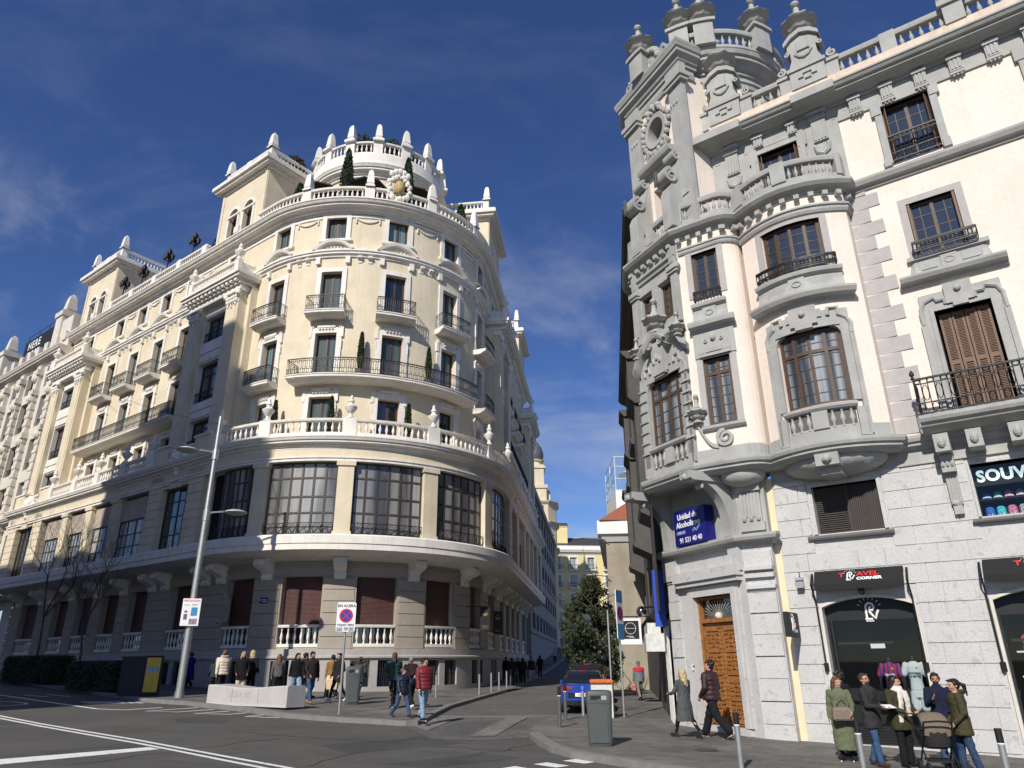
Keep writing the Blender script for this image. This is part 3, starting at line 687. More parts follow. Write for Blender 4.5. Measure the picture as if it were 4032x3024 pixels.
for i in range(5):
    a=edges[i]+.36; b=edges[i+1]-.36
    f=window(HP,a,b,8.52,12.5,go-.25,HOT,M_DARKM,M_GGAL,6,(.30,.52,.78),.09,.1,(0,0),'gallery_window'); hw(f)
    mb=MB(); wbox(mb,HP,a,b,go-.02,go+.02,9.12,9.16); wbox(mb,HP,a,b,go-.02,go+.02,8.58,8.62); n=int((b-a)/.32)
    for j in range(n+1):
        t=a+(b-a)*j/n; q=HP.P(t,go,0); mb.tube([(q.x,q.y,8.55),(q.x,q.y,9.14)],.018,4,cap=False)
        if j<n: mb.tube([HP.P(t+(b-a)/n*(.5+.34*cos(u*PI/5)),go,8.86+.22*sin(u*PI/5)) for u in range(10)],.02,4,closed=True)
    mb.build('railing',M_IRON,f)
for f in (ls,rs):
    ee=[8.0,12.2,15.95,19.7,23.8]
    for i in range(4):
        a,b=sorted((f(ee[i]+.5),f(ee[i+1]-.5)))
        w=window(HP,a,b,8.52,10.95,go-.3,HOT,M_DARKM,M_GWHITE,3,(.3,.62),.08,.07,(0,0),'gallery_window'); hw(w)
        mb=MB(); wbox(mb,HP,a-.02,b+.02,go-.33,go-.16,10.95,12.3); hb(mb,'blind_panel',M_TAN2)
    for c in PC:
        w=window(HP,*sorted((f(c-1.5),f(c+1.5))),8.52,12.2,go-.35,HOT,M_DARKM,M_GDARK,4,(.25,.55,.8),.08,.07,(0,0),'gallery_window'); hw(w)
mb=MB(); wall(mb,HP,S_L,S_R,8.3,13.2,(),go-.75,0); hb(mb,'gallery_backing',M_DARK)
# --- terrace balustrade above the gallery
mb=MB(); bo=go+.12
posts=[fs(p) for p in BND]+[f(d) for f in (ls,rs) for d in (8.35,11.9,15.6,19.2,23.2)]+[ls(.6),rs(.6)]
sweep(mb,HP,S_L,S_R,[(-.1,13.85),(bo+.15,13.85),(bo+.15,13.93),(-.1,13.93)])
for a,b in ((ls(23.2),ls(8.35)),(ls(.9),rs(.9)),(rs(8.35),rs(23.2))): balustrade(mb,HP,a,b,bo,13.92,14.92,.24,.31,.12,[p for p in posts if a-.1<=p<=b+.1],.62,bottom=.2)
hb(mb,'terrace_balustrade',M_WHITE,True)
for s in posts:
    q=HP.P(s,bo,0); mb=MB(); mb.lathe([(a_*.82,b_*.84) for a_,b_ in ((.26,0),(.26,.1),(.14,.18),(.12,.34),(.2,.42),(.42,.72),(.44,.82),(.3,.9),(.17,1.0),(.14,1.12),(.22,1.18),(.2,1.28),(.11,1.36),(.13,1.46),(.1,1.56),(.02,1.68))],(q.x,q.y,14.96),12); hb(mb,'urn',M_WHITE,True)
# --- main wall
ops=[]; tr=MB()
WZ=((14.6,16.87),(18.12,21.06),(22.42,25.36),(27.75,29.52))
for s,kd in bays:
    for i,(z0,z1) in enumerate(WZ): ops.append((s-.66,s+.66,z0,z1))
for f in (ls,rs):
    for c in PC: ops.append((f(c)-.7,f(c)+.7,27.75,29.4))
mb=MB(); wall(mb,HP,S_L,S_R,13.8,30.3,ops,0,.36); hb(mb,'main_wall',M_CREAM)
for n_,(s0,s1,z0,z1) in enumerate(ops):
    tall=z1-z0>2.5
    right=s0>SB+1
    f=window(HP,s0,s1,z0,z1,-.34,HOT,M_BROWNW,(M_GCURT,M_GCURT2,M_GCURT,M_GDARK,M_GCURT2)[(n_*7+n_//3)%5],2,(),.09,.12); hw(f)
    if z0<20 or False: eared(tr,HP,s0,s1,z0-.1,z1,.32,.1)
    else: frame(tr,HP,s0,s1,z0,z1,.3,-.02,.09,sill=False)
    if z0>27: wbox(tr,HP,s0-.42,s1+.42,-.02,.2,z0-.14,z0)
for s,kd in bays:
    segped(tr,HP,s,1.32,26.9,.72,.2,-.02,.42)
    for e in (-1,1):
        wbox(tr,HP,s+e*.96-.14,s+e*.96+.14,-.02,.2,25.95,26.42)
for i,(s,kd) in enumerate(bays):
    t=s+ (fs(PHI[1])-fs(PHI[0]))/2 if kd=='c' else s+1.87
    for e in (-.32,.32): bracket(tr,HP,t+e,.26,26.02,26.45,0,.24)
    if kd=='c' or True:
        # plaster garland
        pts=[HP.P(t-.75+1.5*j/10,.05,29.35-.28*(1-(j/5-1)**2)) for j in range(11)]; tr.tube(pts,[.045+.03*(1-abs(j-5)/5) for j in range(11)],6)
        for e in (-.75,.75): 
            for j in range(3): tr.ell(HP.P(t+e,.05,29.3-.13*j),(.07,.07,.08),6,4)
sweep(tr,HP,S_L,S_R,[(-.05,26.42),(.1,26.42),(.14,26.55),(.26,26.6),(.26,26.72),(.34,26.76),(.34,26.9),(-.05,26.93)])
sweep(tr,HP,S_L,S_R,[(-.05,29.42),(.07,29.42),(.07,29.62),(-.05,29.62)])
hb(tr,'stone_surrounds',M_WHITE,True)
mb=MB(); sweep(mb,HP,S_L,S_R,corn(29.68,30.45,.04,.95,-.4)); hb(mb,'main_cornice',M_WHITE)
# --- balconies
def balcony(s0,s1,z,o,hasc=True):
    mb=MB(); sweep(mb,HP,s0,s1,[(-.05,z-.36),(o*.55,z-.36),(o*.8,z-.22),(o-.04,z-.2),(o-.04,z-.08),(o,z-.06),(o,z),(-.05,z)]); b=hb(mb,'balcony',M_WHITE)
    railing(HP,s0+.06,s1-.06,o-.08,z,.98,b)
for s,kd in bays:
    balcony(s-1.15,s+1.15,22.3,.95)
balcony(fs(PHI[1])-1.75,fs(PHI[3])+1.75,18.0,1.12); balcony(fs(PHI[0])-1.1,fs(PHI[0])+1.1,18.0,.95); balcony(fs(PHI[4])-1.1,fs(PHI[4])+1.1,18.0,.95)
balcony(ls(23.3),ls(8.6),18.0,1.1); balcony(rs(8.6),rs(23.3),18.0,1.1)
# --- pavilions
for f in (ls,rs):
    for c in PC:
        mb=MB(); md=MB()
        for sg in (-1,1):
            wbox(mb,HP,f(c+sg*1.58),f(c+sg*2.98),-.05,1.1,13.9,25.25); wbox(mb,HP,f(c+sg*1.78),f(c+sg*2.78),-.05,1.14,15.5,24.2); wbox(mb,HP,f(c+sg*2.9),f(c+sg*3.35),-.05,.5,13.9,25.6)
            wbox(mb,HP,f(c+sg*1.5),f(c+sg*3.15),-.05,1.72,13.88,15.1)
            capital(md,HP,*sorted((f(c+sg*1.62),f(c+sg*2.94))),1.12,24.35,25.2)
            wbox(md,HP,f(c+sg*1.42),f(c+sg*3.22),-.05,1.8,15.1,15.22)
        hb(mb,'pilasters',M_CREAM)
        mw=[(f(c)-1.5,f(c)+1.5,14.9,16.95),(f(c)-1.5,f(c)+1.5,18.2,21.0),(f(c)-1.5,f(c)+1.5,22.6,24.45)]
        wall(md,HP,*sorted((f(c-1.6),f(c+1.6))),13.9,25.2,mw,.72,.45)
        for z0,z1 in ((17.05,17.5),(17.62,18.0),(21.12,21.6),(21.75,22.3)): wbox(md,HP,f(c-1.5),f(c+1.5),.6,.8,z0,z1)
        for hwid,o,z0,z1 in ((3.12,1.2,25.2,25.5),(3.06,1.16,25.5,25.62),(3.2,1.34,25.62,25.72)): wbox(md,HP,f(c-hwid),f(c+hwid),-.06,o,z0,z1)
        for i in range(13): wbox(md,HP,f(c-3.1+i*.5),f(c-2.84+i*.5),1.1,1.58,25.72,25.95)
        for hwid,o,z0,z1 in ((3.06,1.16,25.72,25.95),(3.5,1.68,25.95,26.15),(3.58,1.8,26.15,26.4),(3.5,1.7,26.4,26.5)): wbox(md,HP,f(c-hwid),f(c+hwid),-.06,o,z0,z1)
        balustrade(md,HP,*sorted((f(c-3.0),f(c+3.0))),1.4,26.5,27.35,.2,.27,.1,[f(c-2.8),f(c+2.8)],.5)
        for sg in (-1,1):
            wbox(md,HP,f(c+sg*2.7),f(c+sg*2.9),.0,1.35,26.5,27.3)
            q=HP.P(f(c+sg*2.8),1.4,0); md.lathe([(.22,0),(.2,.1),(.12,.2),(.34,.5),(.36,.62),(.2,.75),(.12,.9),(.16,1.0),(.02,1.3)],(q.x,q.y,27.4),10)
        # cartouche under the pavilion
        for dx,dz,r in ((0,14.1,.4),(-.5,14.3,.3),(.5,14.3,.3),(-.85,14.05,.22),(.85,14.05,.22),(0,13.5,.3),(0,13.1,.2),(-.3,13.7,.25),(.3,13.7,.25),(0,14.6,.22)): md.ell(HP.P(f(c)+dx,1.75,dz),(r,r,r*1.1),8,6)
        balustrade(md,HP,*sorted((f(c-1.4),f(c+1.4))),1.62,13.92,14.8,.2,.27,.1)
        hb(md,'pavilion_front',M_WHITE,True)
        for s0,s1,z0,z1 in mw:
            w=window(HP,s0,s1,z0,z1,.3,HOT,M_BROWNW,M_GDARK if z0<20 else M_GCURT,3,(.72,),.09,.08); hw(w)
            railing(HP,s0+.03,s1-.03,.62,z0,.75,w,returns=False,rings=False,step=.14)
# --- roof terrace balustrade, towers, drum
mb=MB(); rp=[fs(p) for p in [-121.9,-108.3,-94.8,-81.3,-67.8,-54.3,-40.8,-27.3,-13.7]]+[f(d) for f in (ls,rs) for d in (8.6,12.2,15.95,19.7,23.3)]
rp2=[fs(p) for p in (-108.3,-81.3,-54.3,-27.3)]+rp[9:]
for a,b in ((ls(24),ls(8.2)),(ls(1.9),rs(1.9)),(rs(8.2),rs(24))): balustrade(mb,HP,a,b,.42,30.45,31.5,.24,.3,.115,[p for p in rp2 if a<p<b],.6,bottom=.25)
for p in rp2[:4]:
    q=HP.P(p,.42,0); obelisk(mb,q.x,q.y,31.5,1.5,.6,HP.tang(p))
# escutcheon on the parapet
e0=fs(-67.8)-.25
for i in range(26):
    a=2*PI*i/26; r_=.13+.07*((i*7)%3)/2; mb.ell(HP.P(e0+(.6+.1*(i%2))*cos(a),.62,31.7+(.84+.1*(i%2))*sin(a)),(r_,r_,r_),8,5)
for i in range(5): mb.ell(HP.P(e0-.5+.25*i,.66,32.75+.25*sin(PI*i/4)),(.2,.2,.24),8,5)
hb(mb,'roof_balustrade',M_WHITE,True)
mb=MB(); mb.ell(HP.P(e0,.66,31.7),(.38,.3,.55),12,8); sh=hb(mb,'escutcheon',mat('aged_gilt_plaster',(.42,.30,.13),.6,.5,9),True)
mb=MB(); mb.add([(p.x,p.y,30.42) for p in HP.p],[tuple(range(len(HP.p)))]); a,b=HP.p[0],HP.p[-1]
hb(mb,'roof_deck',M_TERR)
mb=MB(); e=HP.P(S_R,-.01,0); e2=e+Vector((-9,3,0)); mb.add([(e.x,e.y,0),(e.x,e.y,30.3),(e2.x,e2.y,30.3),(e2.x,e2.y,0)],[(0,1,2,3)]); hb(mb,'end_wall',M_CREAM)
for f in (ls,rs):
  for c in (5.0,27.4):
    mb=MB(); mw=MB()
    ar=[(f(c)-.95,.56,31.2,33.3),(f(c)+.95,.56,31.2,33.3)]
    arcwall(mb,HP,*sorted((f(c-2.9),f(c+2.9))),30.35,35.95,ar,.06,.4)
    wbox(mb,HP,f(c-2.9),f(c-2.6),-6,.06-.002,30.35,35.95); wbox(mb,HP,f(c+2.6),f(c+2.9),-6,.06-.002,30.35,35.95); wbox(mb,HP,f(c-2.9),f(c+2.9),-6.1,-5.9,30.35,35.95); wbox(mb,HP,f(c-2.85),f(c+2.85),-5.95,.0,35.5,35.94)
    for e in (-2.72,2.72): wbox(mb,HP,f(c+e)-.14,f(c+e)+.14,.0,.13,30.4,35.95)
    hb(mb,'tower_wall',M_CREAM)
    for cc,hwid,zb,zs in ar:
        archring(mw,HP,cc,hwid,zb,zs,.2,.04,.14); wbox(mw,HP,cc-.78,cc+.78,.02,.2,zs-.12,zs+.02)
        g=MB(); g.add(archshape(HP,cc,hwid,zb,zs,-.28),[tuple(range(15))]); gg=hb(g,'arched_window',M_GDARK)
        g=MB(); wbox(g,HP,cc-.04,cc+.04,-.27,-.2,zb,zs+hwid*.96); wbox(g,HP,cc-hwid,cc+hwid,-.27,-.2,zs-.05,zs+.05); wbox(g,HP,cc-hwid,cc-hwid+.08,-.27,-.2,zb,zs); wbox(g,HP,cc+hwid-.08,cc+hwid,-.27,-.2,zb,zs); g.build('window_frame',M_BROWNW,gg)
    wbox(mw,HP,f(c-.3),f(c+.3),0,.3,31.4,31.9)
    for ex,z0,z1 in ((.12,35.7,35.9),(.5,36.0,36.2),(.68,36.2,36.5),(.6,36.5,36.62)): wbox(mw,HP,f(c-2.9-ex),f(c+2.9+ex),-6-ex,.06+ex,z0 if z0>35.95 else 35.95-.2,z1 if z1>35.95 else 35.99)
    tp=Path([tuple(HP.P(f(c)-2.7 if f is ls else f(c)-2.7,-5.6,0))[:2],tuple(HP.P(f(c)-2.7,-.1,0))[:2],tuple(HP.P(f(c)+2.7,-.1,0))[:2],tuple(HP.P(f(c)+2.7,-5.6,0))[:2]])
    balustrade(mw,tp,0.05,tp.L-.05,0,36.62,37.75,.22,.3,.11,[.3,tp.c[1]-.02,tp.c[1]+2.7,tp.c[2]+.02,tp.L-.3],.55,bottom=.35)
    for s in (tp.c[1],tp.c[2],.3,tp.L-.3):
        q=tp.P(s,0,0); obelisk(mw,q.x,q.y,37.78,1.45,.62,HP.tang(f(c)))
    hb(mw,'tower_trim',M_WHITE,True)
DR=Path([hpt(-230+5*i,4.72) for i in range(55)],[True]*55)
def ds(phi): return DR.L*(phi+230)/270
mb=MB(); ar=[(ds(p),.62,31.3,33.6) for p in range(-208,30,27)]; arcwall(mb,DR,0,DR.L,30.4,36.2,ar,0,.4); hb(mb,'drum_wall',M_CREAM)
mw=MB(); g=MB()
for cc,hwid,zb,zs in ar: archring(mw,DR,cc,hwid,zb,zs,.2,-.02,.1); g.add(archshape(DR,cc,hwid,zb,zs,-.3),[tuple(range(15))])
sweep(mw,DR,0,DR.L,[(-.1,34.6),(.08,34.6),(.08,34.8),(-.1,34.8)]); sweep(mw,DR,0,DR.L,corn(35.6,36.5,.05,.75,-4.7)); sweep(mw,DR,0,DR.L,[(.1,36.5),(.55,36.5),(.55,37.4),(.1,37.4)])
dp=[ds(p) for p in (-212,-189,-173,-150,-127,-104.3,-81,-57.7,-34.5,-11.3,12)]
balustrade(mw,DR,.1,DR.L-.1,.38,37.4,38.5,.22,.3,.11,[p for p in dp],.62)
for p in dp:
    q=DR.P(p,.38,0); wbox(mw,DR,p-.36,p+.36,.0,.78,38.5,38.68); obelisk(mw,q.x,q.y,38.66,1.6,.62,DR.tang(p))
hb(mw,'drum_trim',M_WHITE,True); hb(g,'drum_windows',M_GDARK)

mb=MB(); wall(mb,HP,S_L,S_R,-1,8,(),-.7,0); wall(mb,HP,S_L,S_R,13.8,30.2,(),-.6,0); hb(mb,'interior_backing',M_DARK)
# ---------------------------------------------------------------- corner building on the right
FP=Vector((7.55,20.54)); FD=Vector((-.8121,.5835)); FN=Vector((-.5835,-.8121))
def FW(s,n=0): q=FP+FD*s+FN*n; return (q.x,q.y)
A1=Vector((4.54,23.1)); A2=Vector(FW(1.75,.85)); LV=Vector((.128,.9918)); LI=Vector((.9918,-.128))
def V2(v): return (v.x,v.y)
up=[];us_=[]
def ap(p,sm=False): up.append(p); us_.append(sm)
ap(V2(A1+LV*26+LI*.6)); ap(V2(A1+LV*2.05+LI*.6))
for i in range(7):
    a=PI/2*i/6; ap(V2(A1+LV*(1.3+.7*cos(a))+LI*(.58-.58*sin(a))),0<i<6 or i==6)
ap(V2(A1)); iA1=len(up)-1; ap(V2(A2)); iA2=len(up)-1
for i in range(7):
    a=PI/2*i/6; ap(FW(.38-.58*sin(a),.85-.58*(1-cos(a))),True)
ap(FW(-.23,.02)); iN=len(up)-1
b1=[]
for i in range(17):
    u=-1+2*i/16; s=-1.9-1.6*u; n=.42+.6*(1-u*u); b1.append(s); ap(FW(s,n),0<i<16)
iB=len(up)-17; ap(FW(-3.53,0)); iF=len(up)-1; ap(FW(-13.5,0))
U=Path(up,us_)
def ub(s):   # bay 1: front coordinate -> arclength
    u=(-1.9-s)/1.6; f=(u+1)/2*16; i=max(0,min(15,int(f))); return U.c[iB+i]+(U.c[iB+i+1]-U.c[iB+i])*(f-i)
def u2(s): return U.c[iA2]+(1.75-s)
def uf(s): return U.c[iF]+(-3.53-s)
def uc(t): return U.c[iA1]+t
CH=(A2-A1).length
C1=Vector((5.09,24.4)); C2=Vector((6.62,20.96)); g3=Vector(FW(.14,.24)); g4=Vector(FW(.1,0))
G=Path([V2(C1+Vector((.139,.99))*26),V2(C1),V2(C2),V2(g3),V2(g4),FW(-13.5,0)])
def gc(t): return G.c[1]+t
def gf(s): return G.c[4]+(.1-s)
COR=empty('corner_building','grey and pale pink ornate building with round bays and urns, right of the side street','building',(7.3,21,pl(7.3,21)))
COR_T=Matrix.Translation(-COR.location)
def cb_(mb,name,m,smooth=False,parent=None):
    o=mb.build(name,m,parent or COR,smooth)
    if not parent: o.matrix_parent_inverse=COR_T
    return o
def cw(o): o.matrix_parent_inverse=COR_T; return o
M_GRAN2=mat('pale_granite',(.535,.53,.515),.75,.07,1.6,.3,110,patch=5,dirt=(.42,.41,.40))
# speckle
def speckle(m,c,k=230):
    nt=m.node_tree; L=nt.links; b=nt.nodes['Principled BSDF']; src=b.inputs['Base Color'].links[0].from_socket
    tc=nt.nodes.new('ShaderNodeTexCoord'); n=nt.nodes.new('ShaderNodeTexNoise'); n.inputs['Scale'].default_value=k/6; n.inputs['Detail'].default_value=3; L.new(tc.outputs['Object'],n.inputs[0])
    r=nt.nodes.new('ShaderNodeMapRange'); r.inputs[1].default_value=.52; r.inputs[2].default_value=.72; r.inputs[4].default_value=.8; L.new(n.outputs[0],r.inputs[0])
    x=nt.nodes.new('ShaderNodeMix'); x.data_type='RGBA'; x.inputs[7].default_value=c+(1,); L.new(src,x.inputs[6]); L.new(r.outputs[0],x.inputs[0]); L.new(x.outputs[2],b.inputs['Base Color'])
speckle(M_GRAN2,(.32,.315,.315)); speckle(M_GRANITE,(.27,.255,.24)); speckle(M_LILAC,(.33,.30,.295),300)
# --- granite ground floor of the avenue front
SH=[(-2.0,1.1),(-5.9,1.1),(-9.8,1.1)]
ops=[(gf(c-h),gf(c+h),.15,3.45) for c,h in SH]+[(gf(-2.81),gf(-1.12),5.36,6.68),(gf(-7.2),gf(-5.0),5.4,6.72),(gf(-11.2),gf(-9.2),5.4,6.72)]
mb=MB(); wall(mb,G,gf(-.05),gf(-13.5),-.8,7.0,[(a,b,c,d+(.2 if c<1 else 0)) for a,b,c,d in ops],-.02,.45)
rnd=random.Random(5); z=.12; row=0
while z<6.8:
    z1=min(z+.475,6.93); s=-.06; j=0
    bl=[.62,1.15] if row%2 else [1.25,.75]
    while s>-13.4:
        w=bl[j%2]*(1+.12*rnd.random()); a,b=s,max(-13.45,s-w); j+=1; s=b
        # clip against openings
        segs=[(b,a)]
        for c,h in SH:
            if z<3.62: segs=[q for x,y in segs for q in ((x,min(y,c-h-.14)),(max(x,c+h+.14),y)) if q[1]-q[0]>.06]
        for x0,x1,za,zb in ((-2.95,-.98,5.2,6.78),(-7.3,-4.9,5.2,6.78),(-11.3,-9.1,5.2,6.78)):
            if z1>za and z<zb: segs=[q for x,y in segs for q in ((x,min(y,x0)),(max(x,x1),y)) if q[1]-q[0]>.06]
        smooth=-4.0 # beyond this line the blocks are almost flush
        for x,y in segs:
            pr=.022 if x>-4.1 else .004
            wbox(mb,G,gf(y)+.008,gf(x)-.008,-.1,pr,z+.008,z1-.008)
    z=z1; row+=1
cb_(mb,'granite_wall',M_GRAN2)
mb=MB(); wbox(mb,G,gf(-.06),gf(.1),-.1,.01,.0,7.1); cb_(mb,'plaster_strip',mat('cream_plaster',(.74,.62,.42),.85,.08,2))
M_STEELW=mat('pale_shop_frame',(.62,.58,.50),.5,.08,4)
for c,h in SH:
    mb=MB(); n=12; hh=.22
    def arcz(x,e=0): return 3.43+hh*(1-((x-c)/(h+e))**2)
    rows=[]
    for x,zz in [(c+h,.15)]+[(c+h-2*h*i/n,None) for i in range(n+1)]+[(c-h,.15)]:
        zq=zz if zz is not None else arcz(x)
        e=.07*(1 if x>c else -1) if abs(abs(x-c)-h)<1e-6 else 0
        z2=zq if zz is not None else zq+.07
        rows.append([G.P(gf(x),.0-.4,zq),G.P(gf(x+e),-.4,z2),G.P(gf(x+e),.035,z2),G.P(gf(x),.035,zq)])
    mb.grid(rows,closeu=True)
    # granite spandrel over the arch
    vs=[G.P(gf(c+h+.0-2*h*i/n),-.012,arcz(c+h-2*h*i/n)+.06) for i in range(n+1)]+[G.P(gf(c-h),-.012,3.72),G.P(gf(c+h),-.012,3.72)]
    cb_(mb,'shop_frame',M_STEELW); m2=MB(); m2.add(vs,[tuple(range(len(vs)))]); 
    vs=[G.P(gf(c+h+.12),.012,3.42)]+[G.P(gf(c+h-2*h*i/n),.012,arcz(c+h-2*h*i/n)+.08) for i in range(n+1)]+[G.P(gf(c-h-.12),.012,3.42),G.P(gf(c-h-.12),.012,3.9),G.P(gf(c+h+.12),.012,3.9)]
    m2.add(vs,[tuple(range(len(vs)))]); cb_(m2,'arch_spandrel',M_GRAN2)
# vent window, souvenir windows
M_LOUV=mat('dark_louvre',(.05,.04,.036),.55,.15,5)
mb=MB(); m2=MB()
wbox(mb,G,gf(-1.06),gf(-2.87),-.3,-.25,5.3,6.7)
for i in range(22): wbox(mb,G,gf(-1.15),gf(-1.95),-.25,-.2,5.4+i*.057,5.43+i*.057)
for i in range(16): wbox(mb,G,gf(-2.0-i*.05),gf(-2.03-i*.05),-.25,-.2,5.4,6.62)
wbox(mb,G,gf(-1.95),gf(-2.0),-.25,-.17,5.38,6.66); cb_(mb,'louvred_window',M_LOUV)
frame(m2,G,gf(-1.12),gf(-2.81),5.36,6.68,.1,-.3,.03,sill=False); cb_(m2,'window_surround',M_GRAN2)
mb=MB(); sweep(mb,G,gf(-.85),gf(-3.02),[(-.05,5.2),(.1,5.2),(.13,5.25),(.13,5.31),(-.05,5.33)]); cb_(mb,'window_sill',mat('dark_sill_stone',(.16,.15,.145),.7,.1,5))
for c0,c1 in ((-5.0,-7.2),(-9.2,-11.2)):
    m2=MB(); frame(m2,G,gf(c0),gf(c1),5.4,6.72,.06,-.3,.03,sill=False); cb_(m2,'window_surround',M_GRAN2)
    mb=MB(); sweep(mb,G,gf(c0+.2),gf(c1-.2),[(-.05,5.24),(.1,5.24),(.13,5.28),(.13,5.34),(-.05,5.36)]); cb_(mb,'window_sill',bpy.data.materials['dark_sill_stone'])
# grey band between granite and ledge
mb=MB(); sweep(mb,G,gf(-.05),gf(-13.5),[(-.1,6.9),(.05,6.9),(.05,6.95),(.03,6.97),(.03,7.02),(.015,7.03),(.015,7.5),(-.1,7.5)]); cb_(mb,'grey_band',M_GREY)
# --- chamfered doorway block
mb=MB(); wall(mb,G,gc(0),gc(3.76),-.6,5.35,[(gc(1.37),gc(3.16),.25,3.96)],0,.4); wbox(mb,G,G.c[2],G.c[3],-.5,0,-.6,5.35); wbox(mb,G,gc(1.2),gc(3.3),-.6,.12,-.6,.38)
for i in range(8):   # rusticated pilaster blocks on the right, half-blocks on the left
    z=.55+i*.56
    wbox(mb,G,G.c[2]+.05,G.c[3]-.02,-.05,.07 if i%2 else .025,z+.012,z+.548)
    wbox(mb,G,gc(.08),gc(.62),-.05,.06 if i%2 else .02,z+.012,z+.548)
frame(mb,G,gc(1.37),gc(3.16),.4,3.96,.17,-.5,.10,sill=False); frame(mb,G,gc(1.20),gc(3.33),.4,4.13,.12,-.1,.055,sill=False)
for a,b,o,z0,z1 in ((.75,3.65,.22,4.28,4.42),(.7,3.7,.30,4.42,4.72),(1.0,3.4,.16,4.72,5.0),(.0,.7,.12,4.55,5.3),(3.3,3.74,.14,4.55,5.3)): wbox(mb,G,gc(a),gc(b),-.1,o,z0,z1)
for a,b,o,z0,z1 in ((0,0,.14,4.3,4.42),(0,0,.2,4.5,4.6),(0,0,.12,4.0,4.1)): wbox(mb,G,G.c[2]+.04,G.c[3],-.1,o,z0,z1)
cb_(mb,'doorway_block',M_GRAN2)
mb=MB(); sweep(mb,G,G.c[1]-1.2,G.c[4]+.12,[(-.1,5.22),(.1,5.22),(.14,5.3),(.3,5.34),(.34,5.42),(.34,5.5),(-.1,5.56)]); cb_(mb,'doorway_cornice',M_GREY)
mb=MB(); wbox(mb,G,gc(0),gc(3.76),-.5,-.02,5.5,7.7); wbox(mb,G,G.c[2],G.c[3],-.5,.0,5.5,7.7)
for s0,s1 in ((G.c[2]+.08,G.c[3]-.06),):
    wbox(mb,G,s0,s1,-.05,.1,5.6,5.85); wbox(mb,G,s0+.06,s1-.06,-.05,.07,5.85,6.75)
    for i in range(5): wbox(mb,G,s0+.1+i*(s1-s0-.2)/5,s0+.1+(i+.5)*(s1-s0-.2)/5,0,.1,6.0,6.7)
    wbox(mb,G,s0+.02,s1-.02,-.05,.15,6.75,6.98)
    for i in range(3): mb.ell(G.P(s0+.15+i*(s1-s0-.3)/2,.12,5.95),(.06,.06,.09),6,5)
    spiral(mb,lambda u,v,d: G.P(u,d,v),(s0+.08,7.06),.1,1.3,.05,.1,0,.16); spiral(mb,lambda u,v,d: G.P(u,d,v),(s1-.08,7.06),.1,1.3,.05,.1,0,.16,0,-1)
cb_(mb,'doorway_upper_wall',M_GREY)
# arched support brackets under the corner oriel
for t in (.35,3.42):
    mb=MB(); n=10
    for w0,w1,dr in ((t-.18,t+.18,0),(t-.25,t+.25,.06)):
        pr=[(0,5.55),(.16,5.55),(.16,5.8)]+[(1.35-1.15*cos(PI/2*i/n),6.0+1.15*sin(PI/2*i/n)-dr) for i in range(n+1)]+[(1.5,7.15-dr),(1.5,7.36),(0,7.36)]
        if dr: pr=[(0,7.1),(1.42,7.1),(1.5,7.16),(1.5,7.37),(0,7.37)]
        vs=[G.P(gc(w0),o,z) for o,z in pr]+[G.P(gc(w1),o,z) for o,z in pr]; m_=len(pr)
        mb.add(vs,[tuple(range(m_)),tuple(range(2*m_-1,m_-1,-1))]+[(i,(i+1)%m_,m_+(i+1)%m_,m_+i) for i in range(m_)])
    for k_ in range(3): mb.ell(G.P(gc(t-.12+.12*k_),1.0,6.98),(.06,.06,.1),6,5)
    mb.ell(G.P(gc(t),1.5,7.22),(.1,.06,.1),8,6)
    cb_(mb,'oriel_bracket',M_GREY,True)
# door leaves
DOORM=mat('carved_door_wood',(.30,.125,.035),.42,.3,7,.25,70)
door=MB(); DO=.2
def dm(a,b,o0,o1,z0,z1): wbox(door,G,a,b,o0+DO,o1+DO,z0,z1)
z0=.4; dm(gc(1.37),gc(1.47),-.46,-.3,z0,3.95); dm(gc(3.06),gc(3.16),-.46,-.3,z0,3.95); dm(gc(1.47),gc(3.06),-.46,-.28,3.2,3.32); dm(gc(1.47),gc(3.06),-.46,-.32,3.87,3.95); dm(gc(1.47),gc(3.06),-.46,-.42,z0,3.2)
for L_ in (0,1):
    a=gc(1.5+L_*.79); b=a+.75; dm(a,b,-.42,-.385,z0+.02,3.18)
    for zz in (.48,1.06,1.74,2.36,2.96): dm(a+.02,b-.02,-.39,-.35,zz,zz+.1)
    for xx in (0,.66): dm(a+xx,a+xx+.09,-.39,-.35,.45,3.1)
    for zc in (.62,1.2,1.9,2.52):
        # interlaced coffers
        for i in range(3):
            for j in range(4):
                x0=a+.11+i*.18; zz=zc+j*.11
                if zz+.08>3.05: continue
                if (i+j)%2: dm(x0+.01,x0+.155,-.39,-.345,zz+.01,zz+.05)
                else: dm(x0+.05,x0+.10,-.39,-.34,zz-.01,zz+.09)
    for i in range(22): q=G.P(a+(.70 if L_==0 else .05),-.35+DO,.55+i*.115); door.ell(q,(.035,.02,.04),6,4)
dl=cb_(door,'carved_door',DOORM); 
mb=MB(); ctr=gc(2.265); z=3.34
for i in range(17):
    a=PI*(i+.5)/17; mb.add([G.P(ctr+.12*cos(a),-.35+DO,z+.1*sin(a)),G.P(ctr+.12*cos(a)+.012,-.35+DO,z+.1*sin(a)),G.P(ctr+.74*cos(a)+.012,-.35+DO,z+.5*sin(a)),G.P(ctr+.74*cos(a)-.012,-.35+DO,z+.5*sin(a))],[(0,1,2,3)])
mb.ell(G.P(ctr,-.36+DO,z+.05),(.12,.06,.1),8,5); mb.build('fanlight_grille',M_STEELW,dl)
mb=MB(); wbox(mb,G,gc(1.47),gc(3.06),-.5+DO,-.43+DO,3.32,3.87); mb.build('fanlight_glass',M_GDARK,dl)
